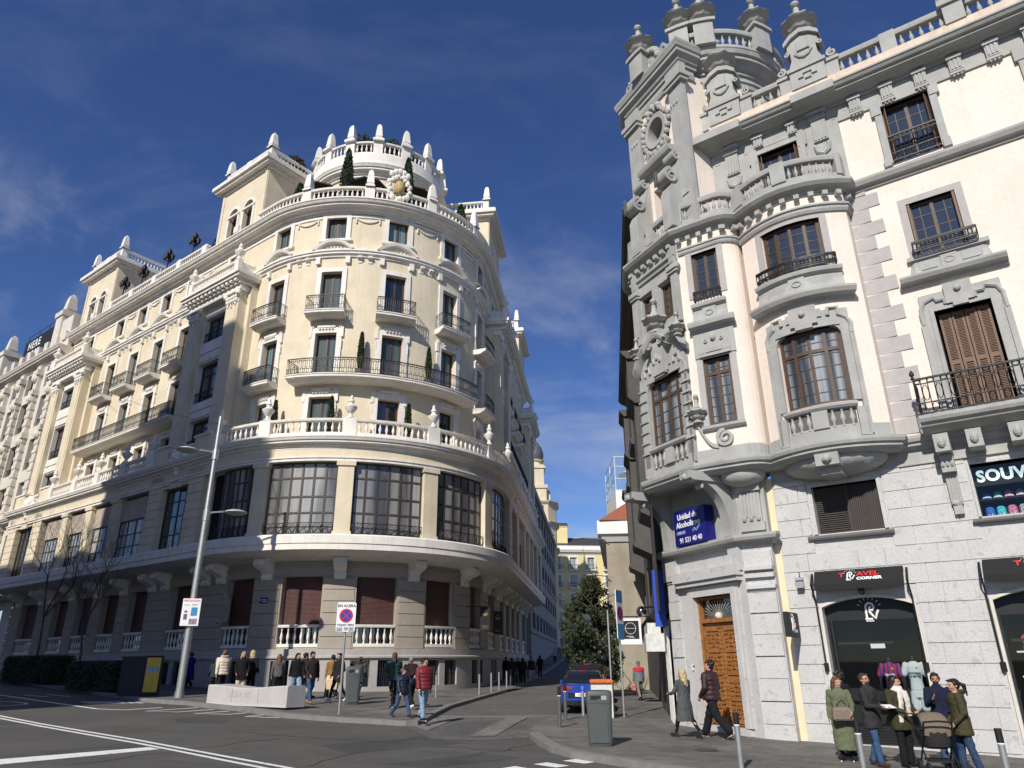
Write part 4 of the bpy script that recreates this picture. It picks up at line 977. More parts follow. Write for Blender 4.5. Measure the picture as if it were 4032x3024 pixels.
# --- oriel slabs and ledge
mb=MB(); sweep(mb,U,uc(0)-1.25,uf(-13.5),[(-.3,7.28),(.06,7.28),(.1,7.34),(.2,7.37),(.2,7.44),(.27,7.47),(.3,7.55),(.3,7.62),(.2,7.66),(-.3,7.68)])
i0=2; poly_=[U.p[i] for i in range(1,iN+1)]+[Vector(FW(.3,-.8)),Vector((7.4,22.5)),Vector(A1+LV*3+LI*1.6)]
for zz in (7.3,): mb.add([(p.x,p.y,zz) for p in poly_],[tuple(range(len(poly_)))])
pb=[U.p[i] for i in range(iN,iF+1)]+[Vector(FW(-3.53,-.2)),Vector(FW(-.23,-.2))]
mb.add([(p.x,p.y,7.3) for p in pb],[tuple(range(len(pb)))]); cb_(mb,'ledge_moulding',M_GREY)
mb=MB(); sweep(mb,U,U.c[iA2],ub(-3.47),[(-.1,7.66),(.05,7.66),(.05,8.02),(.02,8.05),(-.1,8.05)]); cb_(mb,'ledge_base',M_GREY)
# gadrooned bowls under the bays
def bowl(cx,cy,rx,ry,z0,h,rz,n=44,rib=.10):
    mb=MB(); rows=[]
    for i in range(9):
        t=PI/2*i/8; row=[]
        for j in range(n):
            a=2*PI*j/n; g=1+rib*abs(sin(a*11))*sin(2*t+.3)
            v=Vector((rx*sin(t)*cos(a)*g,ry*sin(t)*sin(a)*g,-h*cos(t))); v=Matrix.Rotation(rz,3,'Z')@v; row.append((cx+v.x,cy+v.y,z0+v.z))
        rows.append(row)
    mb.grid(rows,closeu=True); cb_(mb,'fluted_bowl',M_GREY,True)
rzf=math.atan2(FD.y,FD.x)
q=FW(-1.9,.12); bowl(q[0],q[1],1.38,.86,7.3,.48,rzf)
q=FW(.62,.42); bowl(q[0],q[1],.66,.44,7.3,.42,rzf,32)
mb=MB(); 
for o0,o1,z0,z1,w in ((.3,1.16,6.98,7.3,.3),(.02,.9,6.78,7.0,.26)):
    for a in (0,): 
        vs=[(*FW(-1.9+e*w,n),z) for e in (-1,1) for n,z in ((o0,z0),(o1,z0),(o1+.03,z1),(o0,z1))]; mb.add(vs,[(0,1,2,3),(7,6,5,4),(0,4,5,1),(1,5,6,2),(2,6,7,3),(3,7,4,0)])
mb.ell((*FW(-1.9,1.18),7.14),(.14,.14,.12),8,6); cb_(mb,'bowl_keystone',M_GREY)
# --- upper walls
O_ch=[(uc(.32),uc(2.14),8.72,10.95),(uc(.36),uc(1.02),12.9,14.25),(uc(1.44),uc(2.1),12.9,14.25)]
O_b2=[(u2(1.28),u2(.42),8.78,10.95),(u2(1.28),u2(.42),13.12,14.75)]
O_b1=[(ub(-1.02),ub(-2.78),8.72,11.0),(ub(-1.02),ub(-2.78),12.92,14.6)]
O_f=[(uf(-5.07),uf(-6.4),7.95,11.02),(uf(-5.03),uf(-6.27),12.85,14.58),(uf(-8.8),uf(-10.15),7.95,11.02),(uf(-8.8),uf(-10.05),12.85,14.58)]
mb=MB(); wall(mb,U,uc(CH),U.L,7.5,15.6,O_b2+O_b1+O_f,0,.22); cb_(mb,'plaster_wall',M_PINK)
mb=MB(); wall(mb,U,uc(0),uc(CH),7.5,15.6,O_ch,0,.25); cb_(mb,'oriel_wall',M_GREY)
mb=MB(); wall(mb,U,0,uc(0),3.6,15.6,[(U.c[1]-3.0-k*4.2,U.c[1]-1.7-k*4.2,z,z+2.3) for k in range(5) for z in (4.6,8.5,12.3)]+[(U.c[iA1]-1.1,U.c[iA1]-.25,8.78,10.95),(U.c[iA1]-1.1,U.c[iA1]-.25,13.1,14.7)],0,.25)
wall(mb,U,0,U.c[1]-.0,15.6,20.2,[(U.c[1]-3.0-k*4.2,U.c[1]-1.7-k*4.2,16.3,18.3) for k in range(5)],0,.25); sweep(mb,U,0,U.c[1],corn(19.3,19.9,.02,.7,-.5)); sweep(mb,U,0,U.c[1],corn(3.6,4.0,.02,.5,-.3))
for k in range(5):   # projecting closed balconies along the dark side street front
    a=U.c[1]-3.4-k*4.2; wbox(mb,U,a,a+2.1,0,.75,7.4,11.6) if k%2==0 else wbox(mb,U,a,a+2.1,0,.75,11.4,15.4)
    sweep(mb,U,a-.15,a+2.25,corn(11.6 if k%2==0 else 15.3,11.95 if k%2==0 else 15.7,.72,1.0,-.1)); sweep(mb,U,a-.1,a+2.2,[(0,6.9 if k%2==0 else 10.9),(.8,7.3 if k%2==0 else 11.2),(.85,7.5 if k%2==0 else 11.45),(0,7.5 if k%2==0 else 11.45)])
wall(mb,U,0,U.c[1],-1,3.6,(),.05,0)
cb_(mb,'side_street_wall',mat('sooty_grey_stone',(.085,.08,.075),.85,.15,2,.3,40))  # shade on this front is put into the stone's dark colour
for k in range(5):
    for z in (4.6,8.5,12.3,16.3): 
        f=window(U,U.c[1]-3.0-k*4.2,U.c[1]-1.7-k*4.2,z,z+2.2,-.2,COR,M_WOOD,M_GDARK,2,(.7,)); cw(f)
# windows
AR=dict(cols=4,rows=(.72,),fw=.1,bw=.1,tb=(0,6))
def cwin(s0,s1,z0,z1,o=-.18,cols=4,rows=(.72,),tb=(0,6),gm=None,bw=.1): return cw(window(U,s0,s1,z0,z1,o,COR,M_WOOD,gm or M_GMIR,cols,rows,.1,bw,tb))
M_GMIR=glass('old_window_glass',(.03,.038,.048),.03,wob=.6)
M_GPALE=glass('old_window_glass_lit_rooms',(.03,.038,.05),curtain=(.30,.33,.34),cs=3.2,wob=.6)  # same old panes with pale curtain folds behind them
for a,b,c,d in O_ch[:1]+O_b1[:1]: cwin(a,b,c,d,gm=M_GPALE)
a,b,c,d=O_b1[1]; cwin(a,b,c,d,rows=(),tb=(0,5))
for a,b,c,d in O_ch[1:]: cwin(a,b,c,d,cols=2,rows=(),tb=(0,5))
a,b,c,d=O_b2[0]; cwin(a,b,c,d,cols=2,rows=(.78,),tb=(0,7),gm=M_GPALE); a,b,c,d=O_b2[1]; cwin(a,b,c,d,cols=2,rows=(),tb=(0,5))
for a,b,c,d in (O_f[1],O_f[3]): cwin(a,b,c,d,cols=2,rows=(),tb=(2,4),bw=.09)
for a,b,c,d in ((U.c[iA1]-1.1,U.c[iA1]-.25,8.78,10.95),(U.c[iA1]-1.1,U.c[iA1]-.25,13.1,14.7)): cwin(a,b,c,d,cols=2)
def shutters(a,b,c,d,o,n=4,pa=None,m=None):
    pa=pa or U; mb=MB(); w=(b-a)/n
    for i in range(n):
        x0=a+i*w+.01; x1=a+(i+1)*w-.01; wbox(mb,pa,x0,x0+.06,o,o+.05,c,d); wbox(mb,pa,x1-.06,x1,o,o+.05,c,d); wbox(mb,pa,x0+.06,x1-.06,o-.01,o+.012,c,d)
        for zz in (c,c+(d-c)*.5,d-.1): wbox(mb,pa,x0+.06,x1-.06,o,o+.046,zz,zz+.1)
        z=c+.12
        while z<d-.12: 
            if abs(z-c-(d-c)*.5-.05)>.07: wbox(mb,pa,x0+.06,x1-.06,o+.01,o+.038,z,z+.022)
            z+=.045
    return cb_(mb,'window_shutters',m or M_SHUTW)
for a,b,c,d in (O_f[0],O_f[2]): shutters(a+.06,b-.06,c+.05,d-.05,-.2)
for a,b,c,d in (O_f[1],O_f[3]):   # folded leaves standing in the reveal
    mb=MB(); wbox(mb,U,b-.08,b-.02,-.16,.05,c+.02,d-.05); wbox(mb,U,a+.02,a+.08,-.16,.05,c+.02,d-.05); cb_(mb,'folded_shutters',M_SHUTW)
# --- quoins
def quoins(s0,z0,z1,outer,pa=None,fn=uf):
    mb=MB(); z=z0; i=0
    while z<z1-.1:
        w=.86 if i%2 else .55
        wbox(mb,U,fn(s0),fn(s0-w),-.05,.035,z+.01,min(z+.465,z1)-.01); z+=.475; i+=1
    return cb_(mb,'quoins',M_LILAC)
quoins(-3.53,7.75,15.5,1)
mb=MB(); z=7.8
wbox(mb,U,U.c[iN]-.02,U.c[iN]+.02,0,.06,7.7,15.5); cb_(mb,'corner_joint',M_LILAC)
# --- surrounds of the flat bay
for a,b,c,d in (O_f[0],O_f[2]):
    m=(a+b)/2; mb=MB(); frame(mb,U,a,b,c,d,.30,-.2,.07,sill=False,top=.55); frame(mb,U,a+.0,b-.0,c,d,.10,-.2,.11,sill=False)
    for e,sg in ((a,-1),(b,1)):
        wbox(mb,U,e+sg*.3-.07,e+sg*.3+.07,0,.12,c,d-.3)
        mb.tube([U.P(e+sg*.3,.09,d-.35),U.P(e+sg*.3,.09,d+.1),U.P(e+sg*.2,.09,d+.32),U.P(e-sg*.05,.09,d+.42),U.P(e-sg*.12,.09,d+.3),U.P(e-sg*.3,.09,d+.3),U.P(e-sg*.32,.09,d+.14)],.06,6)
    wbox(mb,U,m-.33,m+.33,0,.16,d+.12,d+.72); wbox(mb,U,m-.18,m+.18,0,.2,d+.0,d+.14); mb.ell(U.P(m,.18,d+.5),(.1,.08,.1),10,7)
    cb_(mb,'window_surround',M_GREY,True)
    mb=MB(); sweep(mb,U,m-1.28,m+1.28,[(-.05,11.88),(.1,11.88),(.13,11.96),(.28,12.0),(.34,12.1),(.34,12.16),(-.05,12.2)]); cb_(mb,'hood_cornice',M_GREY)
    mb=MB(); wbox(mb,U,m-.85,m+.85,-.05,.06,12.2,12.72); wbox(mb,U,m-1.0,m+1.0,-.05,.14,12.68,12.8)
    wbox(mb,U,m-.2,m+.2,.0,.1,12.28,12.64); wbox(mb,U,m-.75,m-.3,.0,.085,12.34,12.6); wbox(mb,U,m+.3,m+.75,.0,.085,12.34,12.6)
    for e in (-1,1): mb.lathe([(.3,0),(.22,.1),(.17,.3),(.16,.45)],(*U.P(m+e*.82,-.1,0)[:2],12.2),8)
    mb.tube([U.P(m+.12*cos(u*PI/4),.1,12.46+.09*sin(u*PI/4)) for u in range(8)],.025,5,closed=True)
    cb_(mb,'window_pedestal',M_GREY)
    f=railing(U,m-.78,m+.78,.3,12.8,.34,COR,returns=True,step=.1); cw(f)
for a,b,c,d in (O_f[1],O_f[3]):
    mb=MB(); frame(mb,U,a,b,c,d,.2,-.2,.03,sill=False); cb_(mb,'window_surround',M_LILAC)
def fbal(m,hw_):
    mb=MB(); sweep(mb,U,m-hw_,m+hw_,[(-.05,7.5),(.5,7.55),(.75,7.68),(.78,7.74),(.86,7.78),(.9,7.86),(.9,7.95),(-.05,7.97)])
    b=cb_(mb,'balcony',M_GREY); f=railing(U,m-hw_+.05,m+hw_-.05,.82,7.96,.98,b,step=.15,knob=True)
    for e in (-hw_+.35,-.45,.45,hw_-.35) if hw_>1.4 else (-.8,.8):
        k=MB(); t=m+e
        wbox(k,U,t-.17,t+.17,0,.62,7.02,7.48); k.ell(U.P(t,.63,7.25),(.11,.09,.15),8,6)
        if abs(e)>1: 
            wbox(k,U,t-.15,t+.15,0,.3,6.55,7.0)
            wbox(k,U,t-.13,t+.13,0,.1,5.75,6.6)
            for i in range(4): wbox(k,U,t-.12+i*.065,t-.08+i*.065,.05,.125,5.8,6.45)
            for i in range(3): k.ell(U.P(t-.1+i*.1,.32,6.75),(.04,.04,.08),6,5)
            wbox(k,U,t-.1,t+.1,0,.13,5.5,5.72); k.ell(U.P(t,.1,5.78),(.13,.06,.08),8,5)
        cb_(k,'balcony_bracket',M_GREY)
fbal(uf(-5.73),1.52); fbal(uf(-9.47),1.52)
# --- surrounds of the round bays and oriel
def baysur(a,b,c,d,ears=True,fnm=M_GREY):
    m=(a+b)/2; mb=MB()
    frame(mb,U,a,b,c,d,.26,-.2,.07,sill=False,top=.5)
    for e,sg in ((a,-1),(b,1)):
        wbox(mb,U,e+sg*.26-.06,e+sg*.26+.06,-.02,.12,7.75,d-.15)
        mb.tube([U.P(e+sg*.26,.08,d-.3),U.P(e+sg*.28,.08,d+.02),U.P(e+sg*.18,.08,d+.2),U.P(e,.08,d+.3),U.P(e,.08,d+.52),U.P(e-sg*.25,.08,d+.52),U.P(e-sg*.27,.08,d+.3)],.065,6)
        # rounded upper corners of the opening
        vs=[U.P(e,.03,d)]+[U.P(e-sg*.24*(1-sin(PI/2*i/4)),.03,d-.24*(1-cos(PI/2*i/4))) for i in range(5)]
        n=len(vs); vs2=[U.P(e,-.16,d)]+[U.P(e-sg*.24*(1-sin(PI/2*i/4)),-.16,d-.24*(1-cos(PI/2*i/4))) for i in range(5)]
        mb.add(vs+vs2,[tuple(range(n)),tuple(range(2*n-1,n-1,-1))]+[(i,(i+1)%n,n+(i+1)%n,n+i) for i in range(n)])
    wbox(mb,U,m-.36,m+.36,0,.15,d+.12,d+.7); wbox(mb,U,m-.22,m+.22,0,.2,d-.02,d+.14); wbox(mb,U,m-.48,m+.48,0,.11,d+.3,d+.55); mb.ell(U.P(m,.17,d+.46),(.1,.08,.1),10,7)
    # balustrade below the sill
    sweep(mb,U,a-.05,b+.05,[(-.2,8.52),(.12,8.52),(.17,8.58),(.17,8.66),(-.2,8.7)])
    wbox(mb,U,m-.2,m+.2,-.25,.1,8.0,8.53); wbox(mb,U,a-.28,a-.02,-.2,.12,7.7,8.5); wbox(mb,U,b+.02,b+.28,-.2,.12,7.7,8.5)
    for p0,p1 in ((a,m-.2),(m+.2,b)):
        for i in range(3): q=U.P(p0+(p1-p0)*(i+.5)/3,.02,0); baluster(mb,q.x,q.y,8.0,.54,.1,10)
    return mb
mb=baysur(*O_b1[0]); cb_(mb,'bay_surround',M_GREY,True)
mb=baysur(*O_ch[0]); cb_(mb,'oriel_surround',M_GREY,True)
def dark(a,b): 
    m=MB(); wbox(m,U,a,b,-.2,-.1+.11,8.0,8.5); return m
for a,b,c,d in (O_b1[0],O_ch[0]): cb_(dark(a,b),'sill_recess',mat('shaded_recess',(.13,.12,.11),.9,.1,4))  # flush dark panel behind the balusters, shade put into its colour
a,b,c,d=O_b2[0]; m=(a+b)/2; mb=MB(); frame(mb,U,a,b,c,d,.2,-.2,.03,sill=False); cb_(mb,'window_surround',M_LILAC)
mb=MB(); sweep(mb,U,a-.22,b+.22,[(-.1,8.6),(.08,8.6),(.14,8.66),(.14,8.74),(-.1,8.76)]); wbox(mb,U,a-.22,b+.22,-.02,.06,11.0,11.85); wbox(mb,U,m-.5,m+.5,0,.1,11.0,11.12); wbox(mb,U,m-.25,m+.25,0,.13,11.12,11.26)
for sg in (-1,1): wbox(mb,U,m+sg*.5,m+sg*.24,0,.11,11.12,11.2); spiral(mb,lambda u,v,d_: U.P(u,d_,v),(m+sg*.24,11.52),.09,1.1,.045,.1,0,.11,0,-sg)
mb.ell(U.P(m,.1,11.62),(.1,.06,.13),8,6); cb_(mb,'window_surround',M_GREY,True)
# big volute at the foot of the oriel side
mb=MB(); f_=lambda u,v,d_: U.P(u,d_,v)
spiral(mb,f_,(m+.02,8.32),.33,1.9,.12,.1,-.02,.09,0,1,34); 
rows=[]
for i in range(11):
    t=i/10; x=uc(CH)+.1+t*(m-.22-uc(CH)-.1); z=8.12+.75*(1-t)**2; rows.append([U.P(x,.0,z-.1),U.P(x,.09,z-.1),U.P(x,.09,z+.03),U.P(x,0,z+.03)])
mb.grid(rows,closeu=True); q=U.P(uc(CH)+.14,.1,0); urn(mb,q.x,q.y,8.9,.95); cb_(mb,'volute',M_GREY,True)
# hoods over the bays
def hood(s0,s1,bow=.34,z=11.78): 
    mb=MB(); sweep(mb,U,s0,s1,[(-.05,z),(.08,z),(.12,z+.1),(.3,z+.15),(bow+.02,z+.26),(bow+.02,z+.33),(-.05,z+.38)]); return cb_(mb,'hood_cornice',M_GREY)
hood(ub(-.55),ub(-3.25)); hood(u2(1.55),u2(.15),.3,11.85)
for s0,s1,m_ in ((ub(-.72),ub(-3.08),ub(-1.9)),(u2(1.4),u2(.3),u2(.85))):
    mb=MB(); sweep(mb,U,s0,s1,[(-.05,12.15),(.16,12.15),(.13,12.3),(.08,12.5),(.08,12.66),(.2,12.72),(.22,12.8),(.22,12.84),(-.05,12.88)])
    wbox(mb,U,m_-.22,m_+.22,0,.13,12.26,12.66); mb.tube([U.P(m_+.12*cos(u*PI/4),.14,12.46+.09*sin(u*PI/4)) for u in range(8)],.025,5,closed=True)
    w_=(s1-s0)
    if w_>2:
        for e in (-1,1): wbox(mb,U,m_+e*.35,m_+e*.95,0,.12,12.34,12.58)
    cb_(mb,'window_pedestal',M_GREY)
    f=railing(U,s0+.12,s1-.12,.2,12.88,.36,COR,returns=True,step=.1); cw(f)
for a,b,c,d in (O_b1[1],O_b2[1]):
    mb=MB(); frame(mb,U,a,b,c,d,.2,-.2,.03,sill=False,top=.12); cb_(mb,'window_surround',M_LILAC)
mb=MB(); sweep(mb,U,uc(CH)+.05,U.c[iN]-.02,[(-.05,14.86),(.06,14.86),(.09,14.92),(.09,14.98),(.13,15.0),(.13,15.06),(-.05,15.08)]); cb_(mb,'string_course',M_GREY)
mb=MB(); sweep(mb,U,U.c[iB],U.c[iF]-.02,[(-.05,14.78),(.06,14.78),(.1,14.86),(.1,14.94),(.15,14.97),(.15,15.03),(-.05,15.06)]); cb_(mb,'string_course',M_GREY)
# oriel: pilasters, broken pediment, urns
mb=MB()
for a in (uc(.02),uc(CH-.28)):
    wbox(mb,U,a,a+.26,-.05,.12,8.05,11.2)
    for i in range(7): wbox(mb,U,a-.03,a+.29,-.05,.17,8.5+i*.37,8.56+i*.37)
    wbox(mb,U,a-.02,a+.28,-.05,.14,12.5,14.4); wbox(mb,U,a+.04,a+.22,0,.16,12.8,13.9); wbox(mb,U,a-.06,a+.32,-.05,.2,14.3,14.4); wbox(mb,U,a-.1,a+.36,-.05,.25,14.4,14.56); wbox(mb,U,a,a+.26,-.05,.15,14.56,15.3)
    for i in range(4): wbox(mb,U,a+.02+i*.06,a+.05+i*.06,.1,.18,14.7,15.2)
wbox(mb,U,uc(1.06),uc(1.4),-.05,.08,12.6,14.3); wbox(mb,U,uc(.02),uc(CH-.02),-.05,.08,14.3,14.42)
sweep(mb,U,uc(.0),uc(CH),[(-.05,14.8),(.08,14.8),(.1,14.9),(.18,14.95),(.18,15.05),(-.05,15.08)])
cb_(mb,'oriel_pilasters',M_GREY,True)
mb=MB(); mch=uc(CH/2)
for sg in (-1,1):
    rows=[]
    for i in range(12):
        t=i/11; x=mch+sg*(CH/2+.08-t*1.0); z=11.55+.5*sin(t*PI*.9)+.35*t; o=.30
        rows.append([U.P(x,-.02,z-.18),U.P(x,o-.1,z-.16),U.P(x,o,z-.04),U.P(x,o,z+.06),U.P(x,-.02,z+.08)])
    mb.grid(rows,closeu=True); mb.add(rows[0],[(0,1,2,3,4)]); mb.add(rows[-1],[(4,3,2,1,0)])
    spiral(mb,f_,(mch+sg*.3,12.1),.17,1.4,.08,.1,0,.34,0,sg)
    q=U.P(mch+sg*(CH/2-.12),.22,0); urn(mb,q.x,q.y,11.95,.85)
n=12; vs=[(mch-.55+1.1*i/n,12.05+.35*sin(PI*i/n)) for i in range(n+1)]
rows=[[U.P(x,-.02,z-.14),U.P(x,.36,z-.12),U.P(x,.42,z),U.P(x,.42,z+.08),U.P(x,-.02,z+.1)] for x,z in vs]; mb.grid(rows,closeu=True)
wbox(mb,U,mch-.3,mch+.3,0,.25,11.0,12.2); wbox(mb,U,mch-.24,mch+.24,0,.3,12.35,12.6); q=U.P(mch,.2,0); urn(mb,q.x,q.y,12.5,1.35)
for e in (-.16,0,.16): mb.ell(U.P(mch+e,.27,11.5+.12*(e==0)),(.08,.06,.12),7,5)
cb_(mb,'oriel_pediment',M_GREY,True)
# --- belt with dentils and rounded balconies above
mb=MB(); s_l=uc(0)-1.6
def beltpath(s0,s1):
    sweep(mb,U,s0,s1,[(-.1,15.48),(.1,15.48),(.12,15.56),(.3,15.6),(.38,15.7),(.38,15.78),(.3,15.84),(-.1,15.88)])
    n=max(1,int((s1-s0)/.36))
    for i in range(n):
        t=s0+(s1-s0)*(i+.5)/n; wbox(mb,U,t-.075,t+.075,-.02,.2,15.3,15.44)
beltpath(s_l,U.c[iN]-.03); beltpath(U.c[iB]-.0,U.c[iF]-.02)
sweep(mb,U,uf(-3.55),U.L,[(-.05,15.5),(.06,15.5),(.08,15.58),(.2,15.62),(.26,15.74),(.26,15.82),(.1,15.9),(-.05,15.95)])
for zz in (15.87,): 
    mb.add([(p.x,p.y,zz) for p in poly_],[tuple(range(len(poly_)))]); mb.add([(p.x,p.y,zz) for p in pb],[tuple(range(len(pb)))])
cb_(mb,'belt_cornice',M_GREY)
mb=MB(); sweep(mb,U,s_l,U.c[iN]-.03,[(-.12,15.86),(.08,15.86),(.08,16.1),(-.12,16.1)]); balustrade(mb,U,uc(0)-1.3,U.c[iN]-.03,-.02,16.08,16.78,.18,.2,.085,[uc(.18),uc(CH/2),uc(CH-.12),uc(CH)+.15,U.c[iN]-.2,uc(0)-.2],.36,bottom=.06,top=.16,n=10); cb_(mb,'oriel_balustrade',M_GREY,True)
mb=MB(); sweep(mb,U,U.c[iB],U.c[iF]-.02,[(-.12,15.86),(.1,15.86),(.1,16.1),(-.12,16.1)]); balustrade(mb,U,U.c[iB],U.c[iF]-.02,.0,16.08,16.78,.18,.2,.085,[U.c[iB]+.2,ub(-1.9),U.c[iF]-.3],.42,bottom=.06,top=.16,n=10); cb_(mb,'bay_balustrade',M_GREY,True)
# --- top storey of the front
TF=Path([FW(.38,-4),FW(.38,0),FW(-13.5,0)])
def tf(s): return TF.c[1]+(.38-s)
mb=MB(); wall(mb,TF,0,tf(-3.78),15.8,19.0,[(tf(-1.16),tf(-2.46),16.15,18.2)],.03,.25); wbox(mb,TF,tf(-3.72),tf(-3.78),-.1,.029,15.8,19.0); cb_(mb,'frontispiece_wall',M_GREY)
mb=MB(); O_t=[(tf(-5.0),tf(-6.3),16.08,18.2),(tf(-8.75),tf(-10.05),16.08,18.2)]
wall(mb,TF,tf(-3.78),TF.L,15.8,18.35,O_t,0,.25); cb_(mb,'plaster_wall',M_PINK)
mb=MB(); wbox(mb,TF,tf(-3.76),TF.L,-.2,.02,18.32,19.0); wbox(mb,TF,tf(-3.78),TF.L,-.2,.06,18.3,18.36)
wbox(mb,TF,tf(.3),tf(-3.7),-.2,.045,18.45,19.0)
for s in [-4.35-k*.93 for k in range(10)]:
    wbox(mb,TF,tf(s+.17),tf(s-.17),0,.14,18.4,18.82); wbox(mb,TF,tf(s+.2),tf(s-.2),0,.2,18.82,18.94); wbox(mb,TF,tf(s+.19),tf(s-.19),0,.16,18.28,18.36)
    for i in range(3): wbox(mb,TF,tf(s+.13-i*.1),tf(s+.07-i*.1),.1,.165,18.46,18.8); mb.ell(TF.P(tf(s+.1-i*.1),.12,18.24),(.035,.035,.05),6,4)
cb_(mb,'frieze_triglyphs',M_GREY)
def tpil(s):
    mb=MB(); wbox(mb,TF,tf(s+.42),tf(s-.42),0,.05,16.0,18.95); wbox(mb,TF,tf(s+.22),tf(s-.22),0,.13,17.8,18.62)
    for i in range(4): wbox(mb,TF,tf(s+.18-i*.1),tf(s+.13-i*.1),.1,.16,17.85,18.55)
    wbox(mb,TF,tf(s+.26),tf(s-.26),0,.2,18.62,18.72); wbox(mb,TF,tf(s+.24),tf(s-.24),0,.16,18.72,18.83); wbox(mb,TF,tf(s+.3),tf(s-.3),0,.24,18.82,18.94)
    for i in range(5): mb.ell(TF.P(tf(s+.18-i*.09),.16,18.77),(.035,.03,.04),6,4)
    mb.tube([TF.P(tf(s+.2),.08,17.6),TF.P(tf(s+.17),.08,17.42),TF.P(tf(s),.08,17.3),TF.P(tf(s-.17),.08,17.42),TF.P(tf(s-.2),.08,17.6)],.07,6)
    for e in (-.2,.2): mb.ell(TF.P(tf(s+e),.08,17.64),(.08,.06,.08),7,5)
    cb_(mb,'fluted_pilaster',M_GREY,True)
tpil(-.3); tpil(-3.2)
mb=MB()
for s in (-1.25,-2.4): 
    wbox(mb,TF,tf(s+.15),tf(s-.15),0,.14,18.5,18.82); wbox(mb,TF,tf(s+.19),tf(s-.19),0,.2,18.82,18.94)
    for i in range(3): wbox(mb,TF,tf(s+.12-i*.1),tf(s+.07-i*.1),.1,.165,18.54,18.8)
frame(mb,TF,tf(-1.16),tf(-2.46),16.15,18.2,.16,-.2,.1,sill=False)
for s in (-1.0,-2.62):
    wbox(mb,TF,tf(s+.08),tf(s-.08),0,.14,16.2,18.5); wbox(mb,TF,tf(s+.14),tf(s-.14),0,.12,17.9,18.45)
cb_(mb,'window_surround',M_GREY)
def fsh(w,pa,a,b,c,d):
    mb=MB()
    for e,sg in ((a,1),(b,-1)):
        p0=pa.P(e+sg*.03,-.2,0); p1=pa.P(e+sg*.11,.03,0); n=Vector((p1.y-p0.y,p0.x-p1.x,0)).normalized()*.02
        for o,k in ((n,0),):
            mb.add([(p0.x,p0.y,c),(p1.x,p1.y,c),(p1.x,p1.y,d),(p0.x,p0.y,d),(p0.x+n.x,p0.y+n.y,c),(p1.x+n.x,p1.y+n.y,c),(p1.x+n.x,p1.y+n.y,d),(p0.x+n.x,p0.y+n.y,d)],[(0,1,2,3),(7,6,5,4),(0,4,5,1),(1,5,6,2),(2,6,7,3),(3,7,4,0)])
        z=c+.1
        while z<d-.1:
            mb.tube([p0.lerp(p1,.15)+Vector((n.x/2,n.y/2,z)),p0.lerp(p1,.85)+Vector((n.x/2,n.y/2,z))],.022,4); z+=.08
    cb_(mb,'open_shutters',M_SHUTW)
for a,b,c,d in [(tf(-1.16),tf(-2.46),16.15,18.2)]+O_t:
    f=window(TF,a,b,c,d,-.22,COR,M_WOOD,M_GMIR,2,(),.08,.1,(2,4)); cw(f); fsh(f,TF,a,b,c+.05,d-.06)
for a,b,c,d in O_t:
    mb=MB(); frame(mb,TF,a,b,c,d,.2,-.2,.1,sill=False,top=.14); wbox(mb,TF,a-.28,a-.02,0,.13,d-.28,d+.2); wbox(mb,TF,b+.02,b+.28,0,.13,d-.28,d+.2); wbox(mb,TF,a-.24,a-.04,0,.15,c-.1,c+.2); wbox(mb,TF,b+.04,b+.24,0,.15,c-.1,c+.2); cb_(mb,'window_surround',M_GREY)
    f=railing(TF,a+.02,b-.02,.1,c,.92,COR,returns=False,step=.12); cw(f)
mb=MB(); sweep(mb,TF,TF.c[1]-2.5,TF.L,corn(18.9,19.38,.03,.72,-.6)); wbox(mb,TF,tf(1.05),tf(-.9),-.05,.82,19.1,19.395); wbox(mb,TF,tf(-2.62),tf(-3.95),-.045,.84,19.095,19.39); cb_(mb,'front_cornice',M_GREY)
mb=MB(); wbox(mb,TF,tf(.3),TF.L,-.3,.25,19.37,20.03); cb_(mb,'parapet_base',mat('stained_plaster',(.66,.55,.44),.85,.15,2,.2,40,streak=.9,dirt=(.42,.30,.2)))
mb=MB(); balustrade(mb,TF,tf(-.95),tf(-2.6),.05,20.02,20.76,.2,.24,.095,[],.45,bottom=.05,top=.17,n=10); cb_(mb,'parapet_balustrade',M_GREY,True)
mb=MB(); balustrade(mb,TF,tf(-3.85),tf(-13.3),.05,20.02,20.76,.2,.25,.095,[tf(-5.65),tf(-7.47),tf(-9.3),tf(-11.2)],.45,bottom=.05,top=.17,n=10); cb_(mb,'parapet_balustrade',M_GREY,True)
